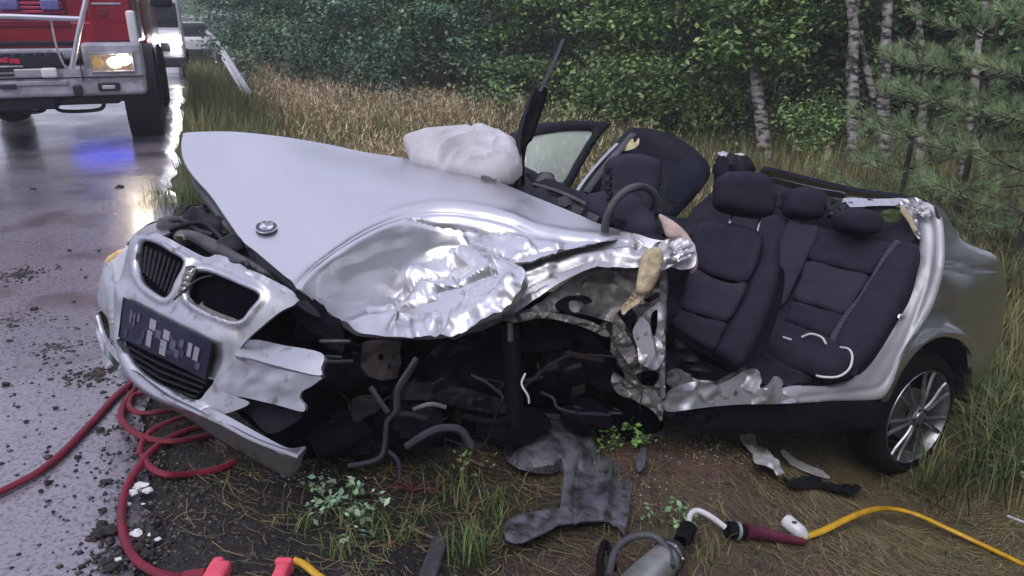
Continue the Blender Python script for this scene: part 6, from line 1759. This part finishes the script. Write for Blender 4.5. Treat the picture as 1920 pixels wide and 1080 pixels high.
# crash barrier whose end ramps down into the grass
gr = thing('crash_barrier', 'galvanised crash barrier bending down into the grass beyond the fire engine', 'crash barrier', on_ground(*W(430, 150, 17)[:2]))
gl = [(352, 52, 48), (368, 54, 36), (385, 62, 28), (404, 78, 22.5), (422, 104, 18.5), (440, 133, 16.0), (456, 160, 14.6), (474, 190, 13.6)]
Q = smooth_line(P3(gl), 6)
sec = [(0, 0.155), (0.02, 0.13), (0.075, 0.10), (0.075, 0.065), (0.01, 0.02), (0.0, 0.0), (0.01, -0.02), (0.075, -0.065), (0.075, -0.10), (0.02, -0.13), (0, -0.155)]
V = []; F = []
for i, q in enumerate(Q):
    d = Q[min(i + 1, len(Q) - 1)] - Q[max(i - 1, 0)]; d /= np.linalg.norm(d)
    sd = np.cross(d, TZ); sd /= np.linalg.norm(sd); sd = -sd if sd @ (np.array([0, 0, EYE]) - q) < 0 else sd
    for a, b in sec: V.append(q + sd * a + np.cross(sd, d) * (-b if np.cross(sd, d)[2] < 0 else b))
ns = len(sec)
for i in range(len(Q) - 1):
    for k in range(ns - 1): F.append((i * ns + k, (i + 1) * ns + k, (i + 1) * ns + k + 1, i * ns + k + 1))
bo = add('rail_beam', np.array(V), F, M['galv'], gr, True, 40); md = bo.modifiers.new('thick', 'SOLIDIFY'); md.thickness = 0.006
for k in (3, 9, 15, 21, 27, 33):
    q = Q[k]; mb = MB(); zt = q[2] + 0.10; zb = float(terrain(q[0], q[1])) - 0.2
    mb.box([q[0] + 0.05, q[1] + 0.08, (zt + zb) / 2], (0.10, 0.06, zt - zb)); mb.build('post', M['galv'], gr, bevel=0.01)

# ================================================================== hoses, tools, debris
def RG(px, py, h=0.012):
    """a point lying on road or soil under the pixel"""
    p = Gp(px, py, 0)
    if s_of(p[0], p[1]) < 0.05:
        r = np.array([(px - 960) / FPX, (py - 540) / FPX, 1.0]) @ C2W.T
        p = r * ((0.006 - EYE) / r[2]) + np.array([0, 0, EYE])
    return p + np.array([0, 0, h])


def hose(name, pts, r, m, label, cat='hose', group=None, flat=0.8, parent=None, n=8):
    P = np.array([RG(a[0], a[1], r * flat + (a[2] if len(a) > 2 else 0)) for a in pts])
    mb = MB(); mb.tube(smooth_line(P, n), r, 10, flat=flat)
    o = mb.build(name, m, parent)
    if parent is None: tag(o, label, cat, group)
    return o


# the red line that runs in from the left edge and the loose coil that it ends in
hose('red_hose', [(-120, 985), (0, 928), (90, 878), (170, 800), (215, 750), (247, 722), (262, 712), (290, 700)], 0.015, M['red_hose'], 'red hose running straight in from the left edge over the asphalt', flat=0.7)
hose('red_hose', [(300, 716), (262, 728), (236, 756), (228, 785), (240, 805), (275, 826), (330, 832), (385, 822), (420, 806), (400, 800), (340, 815), (290, 845), (258, 885), (238, 920), (229, 965), (232, 1005), (246, 1040), (270, 1066), (310, 1084), (360, 1086), (400, 1078)],
     0.0135, M['red_hose'], 'red hose looping round in the foreground to the coral coupling', flat=0.75)
hose('red_hose', [(282, 738), (250, 745), (243, 765), (262, 778), (300, 776), (350, 770), (385, 760)], 0.012, M['red_hose'], 'red hose loop lying under the bumper lip, uppermost of the coil', flat=0.75)
hose('red_hose', [(262, 858), (268, 832), (290, 808), (330, 790), (380, 778)], 0.012, M['red_hose'], 'short red hose arc crossing the middle of the coil', flat=0.75)
hose('red_hose', [(268, 858), (285, 882), (315, 895), (360, 893), (410, 884), (440, 870)], 0.013, M['red_hose'], 'red hose arc on the soil, lowest of the coil, running towards the wheel bay', flat=0.75)

cr = thing('hose_coupling', 'coral red rubber coupling at the end of the looped red hose', 'coupling', RG(410, 1094))
mb = MB(); c = RG(410, 1093, 0.03); mb.rbox(c, (0.060, 0.075, 0.045), 0.014, n=3); mb.build('grip', M['coral'], cr, sharp=0)
mb = MB(); mb.rbox(c + [-0.008, 0.03, 0.006], (0.034, 0.034, 0.04), 0.012); mb.build('lug', M['coral'], cr, sharp=0)
mb = MB(); mb.tube([c + [-0.09, 0.0, -0.01], c + [-0.03, 0, 0]], 0.018, 10); mb.build('collar', M['red_hose'], cr)
cy = thing('hose_coupling', 'coral red rubber coupling joined to the short yellow hose end', 'coupling', RG(530, 1094))
c = RG(530, 1093, 0.03)
mb = MB(); mb.rbox(c, (0.040, 0.085, 0.045), 0.013); mb.build('grip', M['coral'], cy, sharp=0)
mb = MB(); mb.rbox(c + [0.0, 0.03, 0.004], (0.05, 0.022, 0.05), 0.009); mb.build('lug', M['coral'], cy, sharp=0)
hose('yellow_hose', [(552, 1066, 0.02), (572, 1072, 0.015), (596, 1084), (620, 1100)], 0.012, M['yellow_hose'], 'short yellow hose end beside the coral coupling')

hose('yellow_hose', [(1500, 1018, 0.01), (1540, 1008, 0.02), (1590, 992, 0.045), (1630, 982, 0.06), (1665, 980, 0.065), (1710, 986, 0.055), (1770, 1004, 0.03), (1840, 1030, 0.012), (1930, 1068), (2030, 1110)], 0.0135, M['yellow_hose'], 'yellow hydraulic hose arching over the straw to the right edge')
# rescue tool with its hose tail
tool = thing('rescue_tool', 'hydraulic rescue tool with black handle bow lying at the bottom edge', 'rescue tool', RG(1220, 1070))


def tpz(x, y, h): return RG(x, y, h)


mb = MB(); a = tpz(1290, 1010, 0.05); b = tpz(1262, 1068, 0.05); d = b - a; mb.lathe(a, d, [(0, 0.018), (0.005, 0.030), (0.09, 0.032), (0.10, 0.026)], 20); mb.build('grip', M['rubber'], tool, sharp=30)
a = tpz(1262, 1052, 0.045); b = tpz(1150, 1170, 0.05); d = (b - a); Ld = np.linalg.norm(d)
mb = MB(); mb.lathe(a, d, [(-0.012, 0.012), (0.0, 0.032), (0.02, 0.052), (Ld * 0.5, 0.058), (Ld, 0.058)], 24); mb.build('cylinder', M['tool_steel'], tool, sharp=30)
mb = MB(); mb.lathe(a, d, [(0.024, 0.0545), (0.05, 0.059), (0.05, 0.0545)], 24); mb.build('label_band', M['emblem_dark'], tool, sharp=30)
mb = MB(); mb.lathe(a, d, [(0.075, 0.0575), (0.0755, 0.0605), (0.083, 0.0605), (0.0835, 0.0575)], 24); mb.build('label_band', M['emblem_dark'], tool, sharp=30)
for q in range(4):
    mb = MB(); aq, bq, dq = frame_of(d); nn_ = aq * math.cos(q * 0.8 + 0.4) + bq * math.sin(q * 0.8 + 0.4); mb.blob(a + dq * 0.062 + nn_ * 0.057, 0.006, 6, q, 0.0); mb.build('tool_bolt', M['galv'], tool)
mb = MB(); mb.lathe(a, d, [(-0.002, 0.036), (0.012, 0.047), (0.018, 0.051)], 24); mb.build('end_ring', M['foam'], tool, sharp=30)
mb = MB(); mb.tube(smooth_line([tpz(1140, 1110, 0.06), tpz(1152, 1072, 0.09), tpz(1185, 1056, 0.11), tpz(1222, 1060, 0.12), tpz(1248, 1082, 0.11), tpz(1256, 1110, 0.1)], 6), 0.0125, 10); mb.build('handle_bow', M['grey_plastic'], tool)
mb = MB(); mb.tube(smooth_line([tpz(1126, 1120, 0.03), tpz(1124, 1075, 0.05), tpz(1132, 1050, 0.07), tpz(1142, 1062, 0.06), tpz(1150, 1090, 0.05)], 5), 0.012, 8); mb.build('trigger_guard', M['rubber'], tool)
mb = MB(); mb.tube(smooth_line([tpz(1288, 1010, 0.06), tpz(1292, 992, 0.065), tpz(1306, 985, 0.065), tpz(1330, 992, 0.055), tpz(1358, 1006, 0.04)], 6), 0.011, 10); mb.build('steel_pipe', M['white_plastic'], tool)
a = tpz(1360, 1008, 0.035); b = tpz(1398, 1012, 0.035); mb = MB(); mb.lathe(a, b - a, [(0, 0.018), (0.004, 0.030), (0.035, 0.032), (0.04, 0.028), (0.06, 0.027), (0.075, 0.024)], 20); mb.build('quick_coupling', M['rubber'], tool, sharp=30)
mb = MB(); mb.lathe(a, b - a, [(0.036, 0.026), (0.037, 0.0335), (0.048, 0.0335), (0.049, 0.026)], 20); mb.build('coupling_ring', M['galv'], tool, sharp=30)
P = np.array([tpz(1396, 1010, 0.034), tpz(1430, 1014, 0.032), tpz(1468, 1019, 0.025), tpz(1506, 1023, 0.016)]); mb = MB(); mb.tube(smooth_line(P, 5), np.linspace(0.029, 0.014, 16), 12); mb.build('hose_sleeve', M['maroon'], tool)

# torn wheel-arch liner in the soil
lg = [RG(x, y, 0.05) for x, y in ((960, 860), (1060, 800), (1110, 880), (1180, 860), (1170, 985), (1070, 985), (960, 1015), (1040, 900))]


def gd(h): return lambda x, y: _ground_depth(x, y, h)


def _ground_depth(x, y, h):
    x = np.asarray(x, float); y = np.asarray(y, float)
    # plane through three soil points, lifted by h
    A = [(Gp(a, b)) for a, b in ((950, 1010), (1180, 985), (1060, 800))]
    n = np.cross(A[1] - A[0], A[2] - A[0]); n = n / np.linalg.norm(n); n = n if n[2] > 0 else -n
    p0 = A[0] + n * h
    r = np.stack([(x - 960) / FPX, (y - 540) / FPX, np.ones_like(x)], -1) @ C2W.T
    t = ((p0 - np.array([0, 0, EYE])) @ n) / (r @ n)
    return t


LO = [(947, 832), (955, 812), (976, 797), (1000, 786), (1023, 780), (1050, 780), (1073, 788), (1098, 806), (1113, 828), (1118, 850), (1145, 848), (1187, 850), (1190, 872), (1184, 920), (1180, 960), (1173, 988), (1160, 982), (1133, 976), (1100, 978), (1077, 980), (1047, 984), (1028, 996), (1007, 1006), (985, 1016), (967, 1019),
      (948, 1012), (944, 996), (950, 976), (968, 966), (990, 960), (1020, 956), (1050, 953), (1054, 920), (1057, 890), (1050, 880), (1037, 887), (1005, 886), (973, 878), (952, 864), (944, 848)]


def liner_disp(x, y, e):
    d = 0.006 * np.sqrt(np.clip(e / 8, 0, 1))
    dome = np.clip(1 - ((x - 1040) / 90) ** 2 - ((y - 835) / 58) ** 2, 0, 1); d += 0.085 * np.sqrt(dome) * (y < 892)
    k = np.exp(-(np.hypot(x - 1098, y - 852) / 16) ** 2); d += 0.02 * k - 0.035 * np.exp(-(np.hypot(x - 1096, y - 856) / 7) ** 2)
    for L, a in (([(1083, 880), (1080, 930), (1078, 978)], -0.016), ([(1148, 868), (1140, 920), (1134, 975)], 0.018), ([(1160, 868), (1152, 930), (1150, 980)], -0.012), ([(1060, 880), (1110, 872)], -0.012)):
        d += a * np.exp(-(seg_dist(x, y, L) / 4.5) ** 2)
    d -= 0.05 * sstep(1140, 1190, x)
    return d + 0.006 * crumple(x, y, 50, 3, 0.5)


liner = panel('wheel_arch_liner', LO, gd(0.05), M['liner'], None, step=4, thick=0.004, disp=liner_disp, sharp=35, rnd=False)
tag(liner, 'torn grey plastic wheel arch liner lying in the soil before the wheel bay', 'liner')
shard = panel('plastic_shard', [(1190, 800), (1215, 790), (1238, 795), (1245, 808), (1270, 818), (1262, 826), (1235, 818), (1218, 822), (1212, 850), (1208, 875), (1196, 882), (1192, 860), (1202, 836), (1190, 822)], lambda x, y: _ground_depth(x, y, 0.10), M['liner'], None, step=4.5, thick=0.004,
              disp=lambda x, y, e: 0.03 * crumple(x, y, 26, 3, 0.5), sharp=30)
tag(shard, 'bent grey plastic shard standing beside the green sprig', 'plastic shard')


def flat_piece(name, ol, label, cat, m, h=0.02, thick=0.006, rough=0.012, step=4, sc=(12, 10), puff=None, group=None):
    pts = [np.array(Gp(a, b)) for a, b in (ol[0], ol[len(ol) // 3], ol[2 * len(ol) // 3])]
    n = np.cross(pts[1] - pts[0], pts[2] - pts[0]); n /= np.linalg.norm(n) + 1e-12
    if abs(n[2]) < 0.7: n = np.array([0, 0, 1.0])
    n = n if n[2] > 0 else -n
    p0 = np.mean(pts, 0) + np.array([0, 0, h])

    def fn(x, y):
        r = np.stack([(x - 960) / FPX, (y - 540) / FPX, np.ones_like(x)], -1) @ C2W.T
        return ((p0 - np.array([0, 0, EYE])) @ n) / (r @ n)
    o = panel(name, ol, fn, m, None, step=step, thick=thick, puff=puff, disp=lambda x, y, e: rough * 1.6 * crumple(x, y, sc[0] * 1.6, 5, 0.5))
    return tag(o, label, cat, group)


flat_piece('torn_strip', [(1388, 818), (1400, 814), (1415, 820), (1420, 832), (1440, 846), (1444, 856), (1462, 872), (1472, 884), (1460, 884), (1440, 872), (1418, 866), (1412, 850), (1398, 834)], 'torn white plastic strip lying below the rocker', 'debris', M['white_plastic'], 0.035, rough=0.02)
flat_piece('torn_strip', [(1466, 842), (1474, 844), (1498, 862), (1530, 878), (1556, 892), (1550, 895), (1520, 886), (1490, 872), (1468, 852)], 'slender white strip lying right of the torn white one', 'debris', M['white_plastic'], 0.03, rough=0.008)
flat_piece('trim_strip', [(1464, 874), (1480, 878), (1510, 890), (1550, 902), (1605, 912), (1612, 920), (1590, 922), (1540, 914), (1510, 914), (1484, 910), (1470, 894)], 'twisted black trim strip lying end to end with the white strips', 'debris', M['black'], 0.03, rough=0.02)
bt = thing('plastic_bottle', 'cloudy flattened plastic bottle beside the start of the yellow hose', 'bottle', RG(1490, 1000))
a = RG(1468, 982, 0.025); b = RG(1512, 1020, 0.025); mb = MB(); d = b - a; L_ = np.linalg.norm(d); mb.lathe(a, d, [(0, 0.0001), (0.002, 0.02), (0.012, 0.028), (L_ * 0.7, 0.028), (L_ * 0.9, 0.02), (L_, 0.012), (L_ + 0.001, 0.0001)], 18); mb.build('bottle_body', M['clear_plastic'], bt, sharp=40)
mb = MB(); mb.blob(RG(1486, 1000, 0.052), (0.011, 0.010, 0.003), 6, 2, 0.3); mb.build('bottle_mark', M['grey_wire'], bt)
a = RG(1888, 972, 0.012); b = RG(1960, 1000, 0.012); mb = MB(); mb.tube([a, b], 0.008, 10); tag(mb.build('metal_rod', M['galv']), 'bare metal rod poking in at the right edge', 'rod')
# charred wood chunk at the bottom edge
ch = thing('charred_wood', 'black charred piece of wood at the bottom edge left of the bright tuft', 'wood', RG(815, 1060))
a = RG(828, 1022, 0.015); b = RG(800, 1100, 0.015); d = b - a; aa, bb, dd = frame_of(d); mb = MB(); mb.rbox((a + b) / 2, (0.055, 0.045, np.linalg.norm(d)), 0.008, (aa, bb, dd)); o = mb.build('block', M['charred'], ch, sharp=40)
mb = MB(); mb.tube(smooth_line([RG(766, 996, 0.02), RG(790, 1006, 0.015), RG(815, 1014, 0.01), RG(838, 1018, 0.01)], 4), 0.005, 7); tag(mb.build('stick', M['wood']), 'pale stick lying across the top of the charred wood', 'stick')
mb = MB(); mb.tube(smooth_line([RG(862, 866, 0.03), RG(880, 874, 0.03), RG(908, 880, 0.015)], 4), 0.006, 7); tag(mb.build('stick', M['wood']), 'pale twig on the soil in front of the wheel bay', 'stick')
mb = MB(); mb.tube(smooth_line([RG(1640, 890, 0.02), RG(1720, 930, 0.02), RG(1790, 970, 0.015), RG(1850, 1005, 0.01)], 4), 0.0035, 6); tag(mb.build('straw_stalk', M['wood']), 'long pale stalk lying from the rear wheel towards the yellow hose', 'stalk')
mb = MB(); mb.tube(smooth_line([RG(1372, 820, 0.03), RG(1350, 815, 0.03), RG(1325, 822, 0.03), RG(1330, 832, 0.02)], 4), 0.006, 7); tag(mb.build('stick', M['wood']), 'dark twig below the bent end of the rocker', 'stick')
# red brown root bundle
mb = MB(); c = Gp(775, 930)
for k in range(16):
    a = random.uniform(0, 6.28); L_ = random.uniform(0.05, 0.13); e = c + np.array([math.cos(a) * L_, math.sin(a) * L_, random.uniform(0.0, 0.05)])
    mb.tube(smooth_line([c + [0, 0, 0.02], (c + e) / 2 + [0, 0, 0.03], e], 3), 0.0022, 5)
M['root'] = mat('root', (0.11, 0.035, 0.03), 0.7)
tag(mb.build('root_bundle', M['root']), 'reddish bundle of torn roots under the hanging pipe', 'roots')

# white foam and dark clods at the road edge
for i, (x, y, r_) in enumerate(((262, 915, 0.030), (250, 925, 0.022), (275, 922, 0.020), (254, 1002, 0.022), (283, 1004, 0.014), (296, 1012, 0.012), (240, 946, 0.010), (268, 946, 0.010), (222, 1050, 0.012))):
    r_ *= 0.7
    mb = MB(); mb.blob(RG(x, y, r_ * 0.25), (r_, r_ * 0.8, r_ * 0.5), 8, 200 + i, 1.0); tag(mb.build('foam_lump', M['foam_bits']), 'small white foam lump on the asphalt inside the red hose loop', 'foam lump', 'white foam lumps by the red hose')
for i, (x, y, r_) in enumerate(((187, 808, 0.020), (205, 904, 0.024), (196, 1000, 0.034), (190, 985, 0.022), (145, 858, 0.014), (92, 905, 0.016), (75, 922, 0.012), (193, 958, 0.016), (290, 1004, 0.018), (320, 1012, 0.015), (255, 1032, 0.026), (275, 1042, 0.022), (215, 1064, 0.026), (200, 1056, 0.018),
                                (250, 858, 0.018), (90, 940, 0.010), (88, 848, 0.008), (10, 722, 0.020), (105, 765, 0.012), (65, 580, 0.022), (30, 612, 0.014), (205, 545, 0.014), (110, 500, 0.014), (160, 520, 0.012), (62, 355, 0.03), (225, 352, 0.04), (18, 640, 0.014), (130, 470, 0.016), (100, 960, 0.007), (140, 930, 0.008), (185, 470, 0.016),
                                (150, 700, 0.012), (50, 790, 0.010), (122, 840, 0.008))):
    r_ *= 0.8
    mb = MB(); mb.blob(RG(x, y, r_ * 0.2), (r_, r_ * 0.85, r_ * 0.5), 7, 300 + i, 1.1); tag(mb.build('mud_clod', M['clod']), 'dark mud clod lying on the wet asphalt', 'mud clod', 'mud clods scattered on the road')
# grass and mud that grew onto the road edge left of the bumper
for i, (x, y, n_) in enumerate(((120, 640, 60), (75, 655, 40), (150, 625, 40))): tuft(x, y, ('low green moss tuft on the asphalt left of the bumper lip', 'leftmost moss tuft on the wet asphalt', 'moss tuft closest to the bumper lip')[i], 60 + i, n_ * 2, 0.05, 0.9, GREEN, 0.07)
# crumbs of mud trodden over the asphalt: uncountable
mc = []
for x, y, s_, n_ in ((105, 650, 0.20, 260), (30, 515, 0.22, 220), (185, 700, 0.18, 240), (20, 600, 0.25, 220), (200, 640, 0.12, 120), (280, 1000, 0.14, 260), (210, 1050, 0.12, 160), (330, 900, 0.16, 200)):
    c = RG(x, y, 0)
    for k in range(n_):
        a = rng.uniform(0, 6.28); q = s_ * abs(rng.normal(0, 0.6)); mc.append((c[0] + q * math.cos(a), c[1] + q * math.sin(a) * 0.8))
mc = np.array(mc); zz = np.where(s_of(mc[:, 0], mc[:, 1]) < 0.0, 0.004, terrain(mc[:, 0], mc[:, 1]))
r = rng.uniform(0.003, 0.014, len(mc)) * (0.5 + rng.random(len(mc)))
V = np.stack([mc[:, 0], mc[:, 1], zz], -1)[:, None] + oct_[None] * rng.uniform(0.5, 1.3, (len(mc), 6, 1)) * r[:, None, None] * np.array([1, 1, 0.5])
F = (np.arange(len(mc)) * 6)[:, None, None] + of[None]
tag(add('mud_crumbs', V.reshape(-1, 3), F.reshape(-1, 3), M['stones'], None, False, 0, np.repeat(pal(len(mc), [(0.02, 0.017, 0.016), (0.035, 0.028, 0.024), (0.05, 0.04, 0.035)]), 6, 0), origin=(0, 0, 0)), 'crumbs of dark mud trodden over the asphalt', None, None, 'stuff')
# blue area lamp added under the truck, making the blue glow on the road
bl_d = bpy.data.lights.new('blue_road_glow', 'AREA'); bl_d.shape = 'ELLIPSE'; bl_d.size = 0.95; bl_d.size_y = 0.22; bl_d.energy = 0.9; bl_d.color = (0.01, 0.03, 1.0)
bl = bpy.data.objects.new('blue_road_glow', bl_d); bl.location = Vector(tp(0.50, 1.9, 0.40).tolist()); bl.rotation_euler = (R(-35), 0, math.atan2(TX[1], TX[0])); C.objects.link(bl)
# crumbs of safety glass round the sill and the bumper
gp = []
for x, y, sx, sy, n_ in ((1330, 840, 70, 18, 160), (1180, 900, 60, 30, 80), (600, 900, 60, 14, 90), (1450, 860, 60, 20, 70)):
    for k in range(n_):
        p = Gp(x + rng.normal(0, sx), y + rng.normal(0, sy)); gp.append(p)
gp = np.array(gp); r = rng.uniform(0.0025, 0.0055, len(gp))
V = gp[:, None] + np.array([0, 0, 0.003]) + oct_[None] * rng.uniform(0.6, 1.2, (len(gp), 6, 1)) * r[:, None, None]
F = (np.arange(len(gp)) * 6)[:, None, None] + of[None]
tag(add('glass_crumbs', V.reshape(-1, 3), F.reshape(-1, 3), M['stones'], None, False, 0, np.repeat(pal(len(gp), [(0.35, 0.37, 0.40), (0.5, 0.52, 0.55), (0.16, 0.17, 0.19)]), 6, 0), origin=(0, 0, 0)), 'crumbs of safety glass on the soil', None, None, 'stuff')

# ================================================================== thin rain haze: one closed box round camera and scene
hm = bpy.data.materials.new('haze'); hm.use_nodes = True
hn = hm.node_tree.nodes; hn.clear()
ho = hn.new('ShaderNodeOutputMaterial'); hv = hn.new('ShaderNodeVolumePrincipled')
hv.inputs['Color'].default_value = (0.86, 0.90, 0.97, 1); hv.inputs['Density'].default_value = 0.0028
hm.node_tree.links.new(hv.outputs[0], ho.inputs['Volume'])
mb = MB(); mb.box((0, 120, 6.0), (700, 480, 22)); hz = mb.build('haze', hm, smooth=False); tag(hz, 'thin rain haze', None, None, 'stuff')
scene.cycles.volume_bounces = 1
